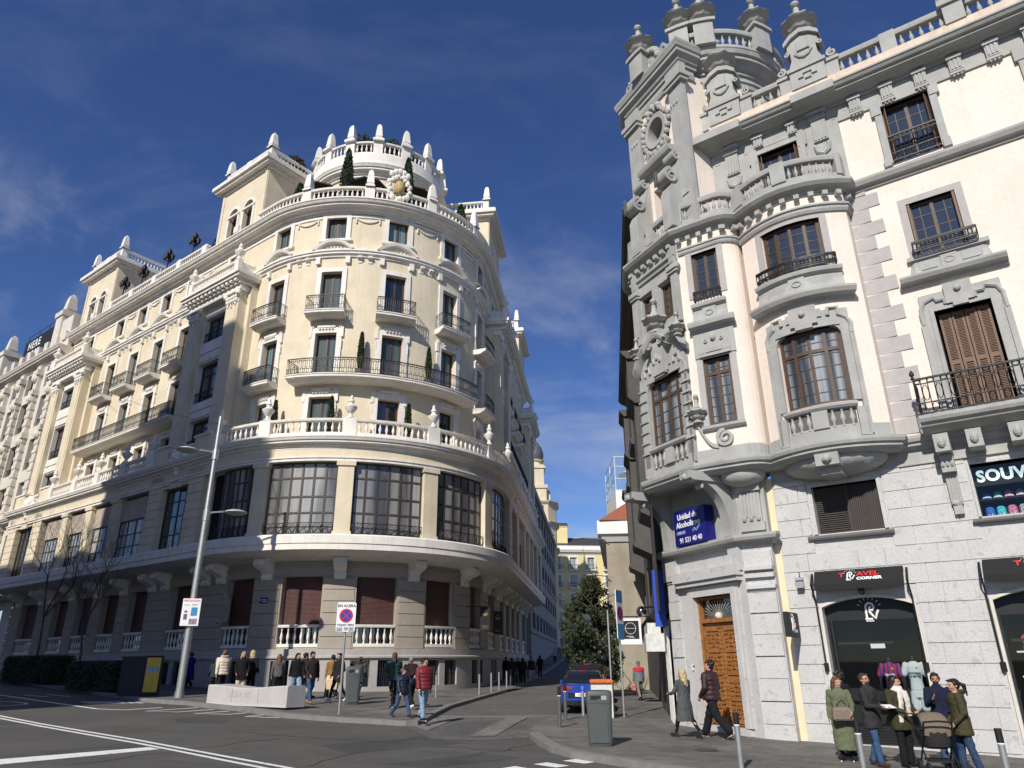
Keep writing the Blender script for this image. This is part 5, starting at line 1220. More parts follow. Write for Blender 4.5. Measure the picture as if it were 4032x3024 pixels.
def gable(s,urnh=1.75):
    mb=MB(); f2=lambda u,v,d_: TF.P(tf(s+u) if True else 0,d_,v)
    wbox(mb,TF,tf(s+.56),tf(s-.56),-.35,.3,20.02,20.72); wbox(mb,TF,tf(s+.62),tf(s-.62),-.4,.36,20.72,20.86); wbox(mb,TF,tf(s+.95),tf(s+.56),-.25,.18,20.02,20.72); wbox(mb,TF,tf(s-.56),tf(s-.95),-.25,.18,20.02,20.72)
    wbox(mb,TF,tf(s+1.0),tf(s+.56),-.3,.24,20.66,20.78); wbox(mb,TF,tf(s-.56),tf(s-1.0),-.3,.24,20.66,20.78)
    ol=[(-.56,20.86),(-.5,21.05),(-.42,21.25),(-.42,21.6),(-.5,21.75),(-.5,22.0),(-.3,22.2),(0,22.32),(.3,22.2),(.5,22.0),(.5,21.75),(.42,21.6),(.42,21.25),(.5,21.05),(.56,20.86)]
    mb.prism(ol,f2,-.3,.24)
    ol2=[(-.58,21.88),(-.58,22.04),(-.34,22.3),(0,22.44),(.34,22.3),(.58,22.04),(.58,21.88),(.3,22.14),(0,22.26),(-.3,22.14)]
    mb.prism(ol2,f2,-.34,.36)
    # keyhole panel relief
    wbox(mb,TF,tf(s+.2),tf(s-.2),.2,.3,21.55,22.0); mb.tube([f2(x,z,.27) for x,z in ((-.2,21.6),(-.26,21.45),(-.14,21.3),(0,21.24),(.14,21.3),(.26,21.45),(.2,21.6))],.05,6)
    for x0,x1,z0,z1 in ((-.3,.3,20.5,20.58),(-.3,-.14,20.36,20.5),(.14,.3,20.36,20.5),(-.1,.1,20.26,20.42)): wbox(mb,TF,tf(s+x1),tf(s+x0),.2,.36,z0,z1)
    for sg in (-1,1):
        spiral(mb,f2,(sg*.82,21.0),.2,1.5,.09,.1,-.18,.2,0,sg); 
        spiral(mb,f2,(sg*.55,21.62),.13,1.3,.07,.1,-.18,.24,0,sg,16)
    q=TF.P(tf(s),-.02,0); urn(mb,q.x,q.y,22.28,urnh,0,20); cb_(mb,'roof_gable',M_GREY,True)
gable(-.33); gable(-3.22)
mb=MB(); wbox(mb,TF,tf(-7.2),tf(-7.74),-.25,.3,20.02,20.72); wbox(mb,TF,tf(-7.1),tf(-7.84),-.3,.38,20.72,20.9); wbox(mb,TF,tf(-7.2),tf(-7.74),-.25,.28,20.9,21.3)
for e in (-.25,0,.25): mb.ell(TF.P(tf(-7.47+e),.25,21.0),(.13,.12,.17),8,6)
cb_(mb,'parapet_pedestal',M_GREY)
mb=MB(); e0=[Vector(FW(.38,0)),Vector(FW(-13.5,0)),Vector(FW(-13.5,-14)),Vector((18,36)),Vector((7.5,34))]
mb.add([(p.x,p.y,19.84) for p in e0],[tuple(range(5))]); cb_(mb,'roof_deck',M_TERR)
# --- round tower with flat frontispiece
TC=Vector((8.05,23.55)); TR=2.75
TW=Path([(TC.x+TR*cos(R(a)),TC.y+TR*sin(R(a))) for a in range(-245,66,6)],[True]*52)
mb=MB(); wall(mb,TW,0,TW.L*(-192+245)/306,15.8,22.4,(),0,0); wall(mb,TW,TW.L*(-118+245)/306,TW.L,15.8,22.4,(),0,0); cb_(mb,'tower_wall',M_PINK)
mb=MB(); sweep(mb,TW,0,TW.L,[(-.1,22.2),(.06,22.2),(.08,22.35),(.14,22.4),(.14,22.5),(.04,22.52),(.04,22.8),(-.1,22.8)]); sweep(mb,TW,0,TW.L,corn(22.75,23.6,.05,.66,-2.7)); cb_(mb,'tower_cornice',M_GREY)
tdir=Vector((-.438,.899)); tn=Vector((-.899,-.438)); tp0=Vector((5.9,21.3))
FR=Path([V2(tp0+tdir*2.05-tn*2),V2(tp0+tdir*2.05),V2(tp0-tdir*1.0),V2(tp0-tdir*1.0-tn*2)])
def fr(s): return FR.c[1]+2.05-s
cs=.58
mb=MB(); wall(mb,FR,0,FR.L,15.8,22.6,[(fr(cs)-.62,fr(cs)+.62,20.3,21.75),(fr(cs)-.55,fr(cs)+.55,16.6,18.6)],0,.5)
cb_(mb,'tower_front',M_PINK)
mb=MB(); n=24; ce=(fr(cs),21.02); rows=[]
for i in range(n):
    a=2*PI*i/n; ca,sa=cos(a),sin(a); k=1/max(abs(ca),abs(sa)); rows.append([FR.P(ce[0]+.45*ca,-.5,ce[1]+.55*sa),FR.P(ce[0]+.45*ca,.02,ce[1]+.55*sa),FR.P(ce[0]+.45*ca,.12,ce[1]+.55*sa),FR.P(ce[0]+.62*ca,.14,ce[1]+.74*sa),FR.P(ce[0]+.72*ca,.01,ce[1]+.86*sa)])
mb.grid(rows,closev=True)
rn=random.Random(2)
for i in range(22):
    a=2*PI*i/22; r=.74+.08*rn.random(); mb.ell(FR.P(ce[0]+r*cos(a),.1,ce[1]+(r+.14)*sin(a)),(.11,.1,.12),7,5)
for e in (-.3,0,.3): mb.ell(FR.P(ce[0]+e,.12,22.0+.1*(e==0)),(.17,.14,.15),8,5)
for sg in (-1,1): spiral(mb,lambda u,v,d_: FR.P(u,d_,v),(ce[0]+sg*.62,20.12),.17,1.3,.08,.1,0,.16,0,sg)
cb_(mb,'oval_window_frame',M_GREY,True)
mb=MB(); wbox(mb,FR,ce[0]-.6,ce[0]+.6,-.55,-.5,20.3,21.8); wbox(mb,FR,ce[0]-.55,ce[0]+.55,-.5,-.45,16.6,18.6); cb_(mb,'oval_window_glass',M_GDARK)
mb=MB()
for s in (-.72,1.78):
    wbox(mb,FR,fr(s)-.3,fr(s)+.3,-.1,.16,15.8,22.0); wbox(mb,FR,fr(s)-.2,fr(s)+.2,.1,.2,17.2,21.4); wbox(mb,FR,fr(s)-.36,fr(s)+.36,-.1,.28,21.95,22.1); wbox(mb,FR,fr(s)-.42,fr(s)+.42,-.1,.34,22.1,22.3); wbox(mb,FR,fr(s)-.34,fr(s)+.34,-.1,.22,22.3,22.8)
    for e in (-.16,0,.16): mb.ell(FR.P(fr(s)+e,.2,21.2),(.07,.06,.1),6,5)
sweep(mb,FR,FR.c[1]-.6,FR.c[2]+.6,[(-.1,22.28),(.08,22.28),(.12,22.44),(.06,22.46),(.06,22.8),(-.1,22.8)]); sweep(mb,FR,FR.c[1]-.7,FR.c[2]+.7,corn(22.75,23.61,.08,.5,-.6))
sweep(mb,FR,fr(cs)-.95,fr(cs)+.95,[(0,19.25),(.1,19.25),(.14,19.35),(.36,19.4),(.42,19.52),(.42,19.6),(0,19.66)]); wbox(mb,FR,fr(cs)-.6,fr(cs)+.6,0,.16,19.66,20.0)
# curved crest
n=14; ol=[(-1.35,23.6),(-1.3,23.95),(-1.0,24.15)]+[(-.9+1.8*i/n,24.2+.75*sin(PI*i/n)) for i in range(n+1)]+[(1.0,24.15),(1.3,23.95),(1.35,23.6)]
mb.prism(ol,lambda u,v,d_: FR.P(fr(cs)+u,d_,v),-.1,.2)
for i in range(12):
    a=PI*i/11; mb.ell(FR.P(fr(cs)+.75*cos(a),.24,24.1+.6*sin(a)),(.15,.13,.15),7,5)
for sg in (-1,1): spiral(mb,lambda u,v,d_: FR.P(u,d_,v),(fr(cs)+sg*1.15,24.0),.3,1.6,.12,.1,-.1,.3,0,sg)
cb_(mb,'tower_frontispiece',M_GREY,True)
# scrolled buttresses standing on the oriel
for s in (-.35,1.55):
    mb=MB(); f3=lambda u,v,d_: FR.P(fr(s)+d_,u,v)
    ol=[(0,15.9),(.75,15.9),(.75,17.3),(.62,17.6),(.6,17.75),(.4,18.0),(.25,18.5),(.2,19.0),(0,19.2)]
    mb.prism(ol,f3,-.24,.24); spiral(mb,f3,(.62,17.95),.36,1.7,.13,.1,-.3,.3,0,-1); spiral(mb,f3,(.26,18.95),.24,1.5,.1,.1,-.26,.26,0,-1)
    for j in range(5): mb.ell(f3(.93,17.75+.11*j,-.2+.0),(.07,.2,.06),6,4)
    cb_(mb,'scroll_buttress',M_GREY,True)
TB=Path([(TC.x+2.95*cos(R(a)),TC.y+2.95*sin(R(a))) for a in range(-225,50,6)],[True]*46)
def tb(a): return TB.L*(a+225)/(6*45)
tbp=[tb(a) for a in (-149,-117,-102,-63,0)]
mb=MB(); balustrade(mb,TB,tb(-119),tb(30),.3,23.6,24.4,.2,.25,.095,tbp,.5,bottom=.08,top=.17,n=10)
for p in tbp:
    q=TB.P(p,.3,0); wbox(mb,TB,p-.3,p+.3,.0,.62,23.6,24.65); wbox(mb,TB,p-.38,p+.38,-.06,.7,24.65,24.79); urn(mb,q.x,q.y,24.77,1.75,0,20)
cb_(mb,'tower_balustrade',M_GREY,True)

mb=MB(); wall(mb,U,uc(-.3),U.L,7.6,15.5,(),-.42,0); wall(mb,TF,TF.c[1],TF.L,15.9,19,(),-.45,0); wall(mb,U,0,U.c[1],3.7,19,(),-.5,0)
cb_(mb,'interior_backing',M_DARK)
# ---------------------------------------------------------------- neighbours and far buildings
def bpart(mb,name,m,par,smooth=False):
    o=mb.build(name,m,par,smooth); o.matrix_parent_inverse=Matrix.Translation(-par.location); return o
def bwin(pa,s0,s1,z0,z1,o,par,fm,gm,cols=2,rows=(),bw=.08):
    f=window(pa,s0,s1,z0,z1,o,par,fm,gm,cols,rows,.08,bw); f.matrix_parent_inverse=Matrix.Translation(-par.location); return f
# white stone building continuing the avenue
WB=empty('white_stone_building','white stone block with tall dark windows and obelisks beyond the hotel, at left','building',(-42,60,1))
a0,a1=ls(62),ls(30.65)
M_WST=mat('weathered_white_stone',(.62,.575,.50),.8,.1,1.5,.2,30,streak=.7,dirt=(.40,.36,.31))
cols=[33.6+3.9*i for i in range(7)]; zz=((9.0,12.6),(14.6,17.2),(18.3,21.2),(22.4,25.4),(26.3,28.4)); ops=[]
for i,d in enumerate(cols):
    for z0,z1 in zz: ops.append((ls(d)-(1.25 if i%2 else .75),ls(d)+(1.25 if i%2 else .75),z0,z1))
mb=MB(); wall(mb,HP,a0,a1,7.7,29.0,ops,.5,.5); wall(mb,HP,a0,a1,-1,7.7,[(ls(d)-1.1,ls(d)+1.1,2.9,6.5) for d in cols],.0,.5)
bpart(mb,'facade_wall',M_WST,WB)
mb=MB(); sweep(mb,HP,a0,a1,pr); sweep(mb,HP,a0,a1,corn(13.2,13.9,.5,1.3,-.2)); sweep(mb,HP,a0,a1,corn(28.6,29.5,.5,1.35,-.3)); wbox(mb,HP,a0,a1,.3,.6,29.5,30.3)
for i in range(16): t=a0+(a1-a0)*(i+.5)/16; wbox(mb,HP,t-.4,t+.4,.3,.75,30.3,31.1)
for i in range(8):
    s=ls(31.6+3.9*i); wbox(mb,HP,s-.4,s+.4,.45,.85,8.6,28.6)
    for z in (13.0,21.4,25.6,27.6): wbox(mb,HP,s-.55,s+.55,.45,1.05,z,z+.5); mb.ell(HP.P(s,.95,z-.3),(.35,.25,.4),8,6)
    for k in range(24): wbox(mb,HP,s-.46,s+.46,.45,.9,9+.8*k,9.35+.8*k) if k<22 else None
for d,z0 in ((34.2,34.0),(48.2,33.6)):
    s=ls(d); wbox(mb,HP,s-.7,s+.7,-.9,.62,29.5,z0); wbox(mb,HP,s-.85,s+.85,-1,.75,z0-.5,z0); q=HP.P(s,-.1,0); obelisk(mb,q.x,q.y,z0,2.2,1.1,HP.tang(s))
s0,s1=ls(34.8),ls(31.2); wbox(mb,HP,s0,s1,-4,.45,29.5,32.9)
bpart(mb,'cornices_and_pilasters',M_WST,WB)
for a,b,c,d in ops:
    w=bwin(HP,a,b,c,d,.05,WB,M_DARKM,M_GDARK,3 if b-a>2 else 2,(.72,)); 
    mb=MB(); wbox(mb,HP,a,b,.3,.34,c+.7,c+.75); n=int((b-a)/.16)
    for i in range(n): q=HP.P(a+(b-a)*(i+.5)/n,.32,0); mb.tube([(q.x,q.y,c),(q.x,q.y,c+.7)],.014,4,cap=False)
    mb.build('railing',M_IRON,w)
mb=MB(); q=HP.p[0]; e=Vector((-8,-2)); mb.add([(HP.P(a0,.3,0).x,HP.P(a0,.3,0).y,29.4),(HP.P(a1,.3,0).x,HP.P(a1,.3,0).y,29.4),(HP.P(a1,-14,0).x,HP.P(a1,-14,0).y,29.4),(HP.P(a0,-14,0).x,HP.P(a0,-14,0).y,29.4)],[(0,1,2,3)]); bpart(mb,'roof_deck',M_TERR,WB)
# roof billboard
BB=empty('billboard','black roof billboard with white capital letters on the white stone building','billboard',tuple(HP.P(ls(43),-1,31)))
s=ls(43.2); mb=MB(); wbox(mb,HP,s-4.2,s+3.2,-1.3,-1.05,30.3,35.0); bpart(mb,'board',M_BLACK,BB)
q=HP.P(s-1.9,-1.0,33.0); t=text_mesh('lettering','HERE\nCOM\nTH',1.25,M_WPAINT,BB,.01,'LEFT',face_M(q.x-1.0,q.y+.8,33.0,HP.tang(s)),.012,1.15,line=.95); t.matrix_parent_inverse=Matrix.Translation(-BB.location)
mb=MB(); 
for t_ in (s-4,s-1.2,s+1.2,s+3): mb.tube([HP.P(t_,-1.2,35),HP.P(t_,-1.2,35.7)],.03,5)
mb.tube([HP.P(s-4,-1.2,35.7),HP.P(s+3.2,-1.2,35.7)],.03,5); bpart(mb,'guard_rail',M_IRON,BB)
# building across the avenue: it throws the shade over the lower left
OB=empty('brick_building','tall brick block with white arches across the avenue, behind the photographer','building',(-30,10,0))
on=Vector((-.602,-.799)); od=Vector((-.799,.602)); oo=on*12
def OP(s,d): q=oo+od*s+on*d; return (q.x,q.y)
OPA=Path([OP(85,0),OP(25.6,0),OP(25.6,26)])
M_BRICK=mat('pale_brick',(.42,.27,.2),.85,.12,2,.3,40)
def os_(s): return 85-s
wins=[(os_(s)-.7,os_(s)+.7,z,z+2.3) for s in range(28,84,4) for z in range(3,32,4)]
mb=MB(); wall(mb,OPA,0,OPA.c[1],-2,34,wins,0,.3); wall(mb,OPA,OPA.c[1],OPA.L,-2,39.5,(),0,0)
def blk(s0,s1,d0,d1,z0,z1):
    c=[OP(s0,d0),OP(s1,d0),OP(s1,d1),OP(s0,d1)]; mb.add([(x,y,z) for z in (z0,z1) for x,y in c],[(0,1,2,3),(7,6,5,4),(0,4,5,1),(1,5,6,2),(2,6,7,3),(3,7,4,0)])
blk(25.8,42.6,.2,24,2,39.4); blk(42.5,85,.2,24,2,34.0); blk(28.6,41.2,.5,12,39,46.2); blk(30.8,39.2,1,11,46,49.3); blk(32.6,38,2,9,49,52.2)
for k in range(6): blk(33.4+k*.6,33.7+k*.6,4,4.4,52,53.6-.2*abs(k-2.5))
bpart(mb,'brick_walls',M_BRICK,OB)
mb=MB()
for a,b,c,d in wins: frame(mb,OPA,a,b,c,d,.25,-.1,.1)
for z in (6.2,14.2,34.0): sweep(mb,OPA,0,OPA.c[1],corn(z,z+.5,.02,.5,-.2))
bpart(mb,'white_trim',M_WHITE,OB); mb=MB()
for a,b,c,d in wins: S=[OPA.P(a,-.25,0),OPA.P(b,-.25,0)]; mb.add([(S[0].x,S[0].y,c),(S[1].x,S[1].y,c),(S[1].x,S[1].y,d),(S[0].x,S[0].y,d)],[(0,1,2,3)])
bpart(mb,'windows',M_GDARK,OB)
# grey block behind the hotel on the side street
def rpt(t,o=0): q=Vector(q1)+RDV*t; return (q.x+RDV.y*o,q.y-RDV.x*o)
GB=empty('grey_building','plain dark grey block with long window bands beyond the hotel in the side street','building',(1.5,78,2))
GP=Path([rpt(28,-6),rpt(30.0,-.2),rpt(30.0,.5),rpt(77,.5),rpt(77,-8)])
M_GRB=mat('grey_render',(.27,.27,.265),.85,.1,1,.2,20); s_=GP.c[2]
ops=[(s_+2+5*i,s_+5.5+5*i,z,z+1.7) for i in range(9) for z in (5.5,8.8,12.1,15.4,18.3)]
mb=MB(); wall(mb,GP,0,GP.L,-1,20.6,ops,0,.25); sweep(mb,GP,GP.c[1],GP.c[3],[(-.3,20.4),(.25,20.4),(.35,20.7),(.3,21.2),(-.2,21.6),(-1.6,23.2),(-2.4,23.4),(-2.4,20.4)])
for z in (5.0,11.6,17.9): sweep(mb,GP,GP.c[1],GP.c[3],[(-.1,z),(.12,z),(.12,z+.18),(-.1,z+.18)])
bpart(mb,'facade_wall',M_GRB,GB)
for a,b,c,d in ops: bwin(GP,a,b,c,d,-.2,GB,M_DARKM,M_GDARK,3)
# domed building
DB=empty('domed_building','pale yellow stepped building with a small grey onion cupola above the grey block','building',(4,126,5))
M_DOM=mat('pale_yellow_stone',(.62,.54,.38),.8,.1,1.5,.2,20); DP=Path([(-6,124.5),(6.2,124.5),(7.6,126.2),(8.0,131)],[False]*4)
ops=[(DP.c[1]+.5,DP.c[1]+1.6,z,z+2) for z in (9,13,17,21)]+[(DP.c[2]+2+3.2*i,DP.c[2]+3.2+3.2*i,z,z+2.2) for i in range(1) for z in (9,13,17,21,25)]+[(DP.c[1]-1.8,DP.c[1]-.8,z,z+1.8) for z in (22.5,26.2)]
mb=MB(); wall(mb,DP,0,DP.L,2,28.5,ops,0,.3); wall(mb,DP,0,DP.L,28.5,28.6,(),0,0)
for z in (12.2,20.2,24.6,28.2): sweep(mb,DP,0,DP.L,corn(z,z+.6,.02,.5,-.2))
def bx(x0,x1,y0,y1,z0,z1): mb.box(((x0+x1)/2,(y0+y1)/2,(z0+z1)/2),(x1-x0,y1-y0,z1-z0))
bx(-5,6.0,125,140,28.3,31.6); bx(1.8,5.6,125.2,131,31.4,35.6); bx(1.5,5.9,125,131.3,34.9,35.3); bx(-5.2,6.2,124.8,140,31.2,31.8)
for k in range(5): bx(5.8,6.7-.12*k,126+k,127+k,28.4,31-.3*k)
mb.lathe([(1.5,35.3),(1.35,36.4),(1.7,36.6),(1.75,36.8)],(4.1,127.5,0),16)
bpart(mb,'facade_wall',M_DOM,DB)
mb=MB(); mb.lathe([(1.35,36.8),(1.62,37.5),(1.6,38.3),(1.3,39.3),(.7,40.2),(.25,40.7)],(4.1,127.5,0),16); bpart(mb,'cupola',mat('lead_roof',(.09,.1,.11),.5,.2,4),DB,True)
mb=MB(); mb.lathe([(.25,40.6),(.32,41),(.12,41.3),(.2,41.7),(.06,42.2),(.02,44.4)],(4.1,127.5,0),8); bpart(mb,'spire',M_ROOFT,DB)
for a,b,c,d in ops: bwin(DP,a,b,c,d,-.25,DB,M_DARKM,M_GDARK,2)
# yellow building closing the street
YB=empty('yellow_building','sunny yellow apartment building with white balconied windows closing the side street','building',(13,151,7))
YP=Path([(0,150),(34,154)]); M_YEL=mat('yellow_stucco',(.72,.60,.30),.85,.08,1,.15,15)
ops=[(x-.75,x+.75,z,z+2.5) for x in (9.2,12.6,16.3,20) for z in (5.5,9.2,12.9,16.5,20.1)]
mb=MB(); wall(mb,YP,0,YP.L,2,24.2,ops,0,.35); mb.box((9.3,156,27.2),(4.6,5,4.6)); bpart(mb,'facade_wall',M_YEL,YB)
mb=MB()
for a,b,c,d in ops:
    frame(mb,YP,a,b,c,d,.3,-.1,.12); wbox(mb,YP,a-.4,b+.4,0,.7,c-.2,c-.02)
for z in (23.2,12.2,8.6): sweep(mb,YP,0,YP.L,corn(z,z+1.0 if z>20 else z+.35,.02,.75 if z>20 else .2,-.2))
wbox(mb,YP,0,YP.L,.0,.2,24.2,25.0); bpart(mb,'white_surrounds',M_WHITE,YB)
for a,b,c,d in ops:
    w=bwin(YP,a,b,c,d,-.25,YB,M_WHITE,M_GWHITE,2); railing(YP,a-.3,b+.3,.62,c,.95,w,step=.2,rings=False)
mb=MB(); mb.add([(0,150.3,24.9),(34,154.3,24.9),(34,160,27.8),(0,158,27.8)],[(0,1,2,3)]); mb.add([(6.8,153.4,29.3),(11.8,153.4,29.3),(11.8,156,30.6),(6.8,156,30.6)],[(0,1,2,3)]); mb.add([(6.8,158.6,29.3),(11.8,158.6,29.3),(11.8,156,30.6),(6.8,156,30.6)],[(0,1,2,3)]); bpart(mb,'roof',M_ROOFT,YB)
# low party wall on the right of the side street
PB=empty('party_wall_building','low building with bare stained party wall, white cornice and red tiles beside the side street','building',(8,46.5,.5))
M_BARE=mat('bare_stained_render',(.33,.29,.225),.9,.2,.8,.4,25,patch=.8,dirt=(.30,.255,.19))
PP=Path([(8.2,62),(5.95,46.2),(9.5,46.0)])
ops=[(PP.c[1]-2.6-3.4*i,PP.c[1]-1.6-3.4*i,z,z+2.2) for i in range(4) for z in (1.6,5.0)]
mb=MB(); wall(mb,PP,0,PP.L,-.5,9.4,ops,0,.25); bpart(mb,'bare_wall',M_BARE,PB)
mb=MB(); sweep(mb,PP,0,PP.L,[(-.2,9.3),(.1,9.3),(.3,9.6),(.5,9.75),(.5,10.6),(-.2,10.6)]); bpart(mb,'cornice',M_WPAINT,PB)
mb=MB(); mb.add([(5.5,45.6,10.6),(10,45.5,10.6),(10,50,13.0),(8.3,50,12.8)],[(0,1,2,3)]); mb.add([(5.5,45.6,10.6),(8.3,50,12.8),(9.9,62,12.8),(7.6,62,10.6)],[(0,1,2,3)]); bpart(mb,'tile_roof',M_TILE,PB)
for a,b,c,d in ops: bwin(PP,a,b,c,d,-.2,PB,M_DARKM,M_GDARK,2)
TBD=empty('roof_terrace','glass screened roof terrace on a white block above the red tiled roof','roof terrace',(9,58,12))
mb=MB(); mb.box((10.7,59,13.2),(5.0,6,3.4)); bpart(mb,'white_block',M_WPAINT,TBD)
mg=MB(); mf=MB()
for x0,x1,y0,y1 in ((8.25,13,56.1,56.1),(8.25,8.25,56.1,62)):
    mg.box(((x0+x1)/2,(y0+y1)/2,15.9),(max(.03,x1-x0),max(.03,y1-y0),2.0))
    for zq in (14.95,15.9,16.9,17.7): mf.box(((x0+x1)/2,(y0+y1)/2,zq),(max(.06,x1-x0),max(.06,y1-y0),.06))
for x,y in ((8.25,56.1),(9.8,56.1),(11.4,56.1),(13,56.1),(8.25,59),(8.25,62)): mf.box((x,y,16.3),(.07,.07,2.9))
m,nt,b=nodes('screen_glass'); b.inputs['Transmission Weight'].default_value=.92; b.inputs['Roughness'].default_value=.05; b.inputs['Base Color'].default_value=(.8,.92,.95,1); b.inputs['IOR'].default_value=1.05
bpart(mg,'glass_screen',m,TBD); bpart(mf,'screen_frame',mat('pale_blue_metal',(.5,.62,.68),.4,.05),TBD)
PA=empty('parasol','white parasol open on the glass screened roof terrace','parasol',(10.2,58,14.9)); mb=MB(); mb.lathe([(1.5,1.75),(.8,2.1),(.05,2.4)],(0,0,0),8); mb.build('canopy',M_WPAINT,PA); mb=MB(); mb.tube([(0,0,0),(0,0,2.4)],.03,6); mb.build('pole',M_STEEL,PA)
# ---------------------------------------------------------------- street furniture
def part(mb,name,m,par,smooth=False): return mb.build(name,m,par,smooth)
# tall street lamp
x,y=-14.43,33.35; LP=empty('street_lamp','tall galvanised street lamp with two disc heads at the kerb left of the bench','street lamp',(x,y,gz(x,y)))
mb=MB(); mb.tube([(0,0,0),(0,0,6),(0,0,12.75)],[.17,.14,.085],12); mb.tube([(0,0,0),(0,0,.25)],.2,12); part(mb,'pole',M_STEEL,LP,True)
lx_=Vector((-.93,-.2,0)).normalized()
for hz,sg,ln in ((10.95,1,1.0),(8.0,-1,1.0)):
    d=lx_*sg; mb=MB(); mb.tube([(0,0,hz-.1),tuple(d*.25+Vector((0,0,hz+.0))),tuple(d*.75+Vector((0,0,hz+.05)))],.045,6); mb.tube([(0,0,hz-.4),(0,0,hz+.12)],.15,10); ar=part(mb,'arm',M_STEEL,LP)
    mb=MB(); c=d*(ln+.3); mb.lathe([(.02,-.1),(.4,-.09),(.52,-.03),(.5,.02),(.3,.09),(.05,.12)],(c.x,c.y,hz+.05),18); part(mb,'lamp_head',mat('lamp_grey',(.42,.43,.42),.4,.05),LP,True)
# suspended wires
mb=MB()
def sag(a,b,s,n=14): return [Vector(a).lerp(Vector(b),i/n)-Vector((0,0,s*4*(i/n)*(1-i/n))) for i in range(n+1)]
a=(x,y,13.2); mb.tube(sag(a,tuple(HP.P(ls(24),1.2,24.5)),.5),.012,4); mb.tube(sag(a,tuple(HP.P(fs(-118),.1,15.6)),.3),.012,4); mb.ell(HP.P(fs(-121),.6,15.2),(.09,.09,.12),8,6)
tag(mb.build('overhead_wire',M_BLACK),'thin dark overhead wire strung from the tall street lamp to the hotel front','wire')
# signs
def signpost(x,y,h,label,pw,ph,pz,rz,r=.04,lean=0):
    s=empty('traffic_sign',label,'sign',(x,y,gz(x,y)),rz); mb=MB(); mb.tube([(0,0,0),(0,0,h)],r,10); part(mb,'post',M_STEEL,s,True)
    mb=MB(); bb=[]; n=5; cr=.07
    for cx,cz,a0 in ((pw/2-cr,ph/2-cr,0),(-pw/2+cr,ph/2-cr,90),(-pw/2+cr,-ph/2+cr,180),(pw/2-cr,-ph/2+cr,270)):
        for i in range(n+1): a=R(a0+90*i/n); bb.append((cx+cr*cos(a),cz+cr*sin(a)))
    mb.prism(bb,lambda u,w,d:(u,d,pz+w),-r-.03,-r-.005); p=part(mb,'panel',M_WPAINT,s)
    return s
M_RED=mat('sign_red',(.55,.025,.025),.45,.05); M_BLUE=mat('sign_blue',(.02,.06,.42),.45,.05); M_TXT=mat('sign_black',(.02,.02,.025),.5,0); M_LBLUE=mat('sign_light_blue',(.05,.25,.5),.5,.1)
def disc(mb,cx,cz,r0,r1,y,k=0,n=28):
    vs=[(cx+r*cos(2*PI*i/n),y,cz+r*sin(2*PI*i/n)) for r in (r0,r1) for i in range(n)]
    if r0==0: mb.add(vs[n:],[tuple(range(n))],k)
    else: mb.add(vs,[(i,(i+1)%n,n+(i+1)%n,n+i) for i in range(n)],k)
def nopark(s,cx,cz,r,y,sx=1):
    mb=MB(); disc(mb,cx,cz,0,r*.84,y); part(mb,'blue_disc',M_BLUE,s); mb=MB(); disc(mb,cx,cz,r*.78,r,y-.003)
    for a in (45,135):
        c,s_=cos(R(a)),sin(R(a)); w=r*.09; l=r*.8
        mb.add([(cx+c*l-s_*w,y-.002-.0005*(a>90),cz+s_*l+c*w),(cx-c*l-s_*w,y-.002-.0005*(a>90),cz-s_*l+c*w),(cx-c*l+s_*w,y-.002-.0005*(a>90),cz-s_*l-c*w),(cx+c*l+s_*w,y-.002-.0005*(a>90),cz+s_*l-c*w)],[(0,1,2,3)])
    part(mb,'red_cross',M_RED,s)
def stx(s,body,x,z,size,m,y,xs=1.0,bold=.004,al='CENTER'): text_mesh('lettering',body,size,m,s,.001,al,Matrix.Translation((x,y,z))@Matrix.Rotation(PI/2,4,'X'),bold,1.05,xs)
x,y=-5.95,26.5; s=signpost(x,y,3.62,'white no stopping sign reading EN ACERA on a thin post before the hotel',.66,1.0,3.13,R(12))
Y=-.072; nopark(s,0,3.17,.235,Y); stx(s,'EN ACERA',0,3.5,.125,M_TXT,Y,1.02); stx(s,'TODO TIPO',0,2.85,.10,M_TXT,Y,1.02)
mb=MB(); rn=random.Random(4)
for i,(px,pz,w,h) in enumerate(((-.2,2.71,.2,.13),(.02,2.73,.14,.1),(.2,2.71,.16,.14))): mb.add([(px-w/2,Y-.001*i,pz-h/2),(px+w/2,Y-.001*i,pz-h/2),(px+w/2,Y-.001*i,pz+h/2),(px-w/2,Y-.001*i,pz+h/2)],[(0,1,2,3)])
part(mb,'stickers',mat('worn_stickers',(.3,.32,.38),.6,.8,30),s)
# warning panel clipped to the lamp pole
s=empty('traffic_sign','white PRECAUCION warning panel with small pictures strapped to the tall lamp pole','sign',(-14.43,33.35,gz(-14.43,33.35)),R(14))
mb=MB(); mb.box((0,-.24,3.5),(.76,.02,1.16)); part(mb,'panel',M_WPAINT,s); mb=MB()
for z in (3.2,3.8): mb.tube([(-.19*cos(a),.19*sin(a),z) for a in [PI*i/6-PI/2*0 for i in range(12)]],.012,4)
part(mb,'straps',M_STEEL,s)
mb=MB(); mb.box((.14,-.252,3.52),(.26,.004,.36)); part(mb,'blue_picture',M_LBLUE,s); stx(s,'PRECAUCION',0,3.98,.115,M_RED,-.252,.9,.003)
mb=MB()
for px,pz,w,h in ((-.18,3.8,.25,.02),(.14,3.82,.25,.02),(.14,3.77,.18,.015),(-.2,3.3,.15,.24),(-.2,3.52,.12,.09)): mb.box((px,-.252,pz),(w,.004,h))
part(mb,'small_print',mat('sign_grey_print',(.12,.13,.15),.5,.4,20),s); mb=MB(); mb.box((.14,-.252,3.1),(.33,.004,.24)); part(mb,'sticker_patch',mat('coloured_stickers',(.3,.2,.3),.5,.8,16),s)
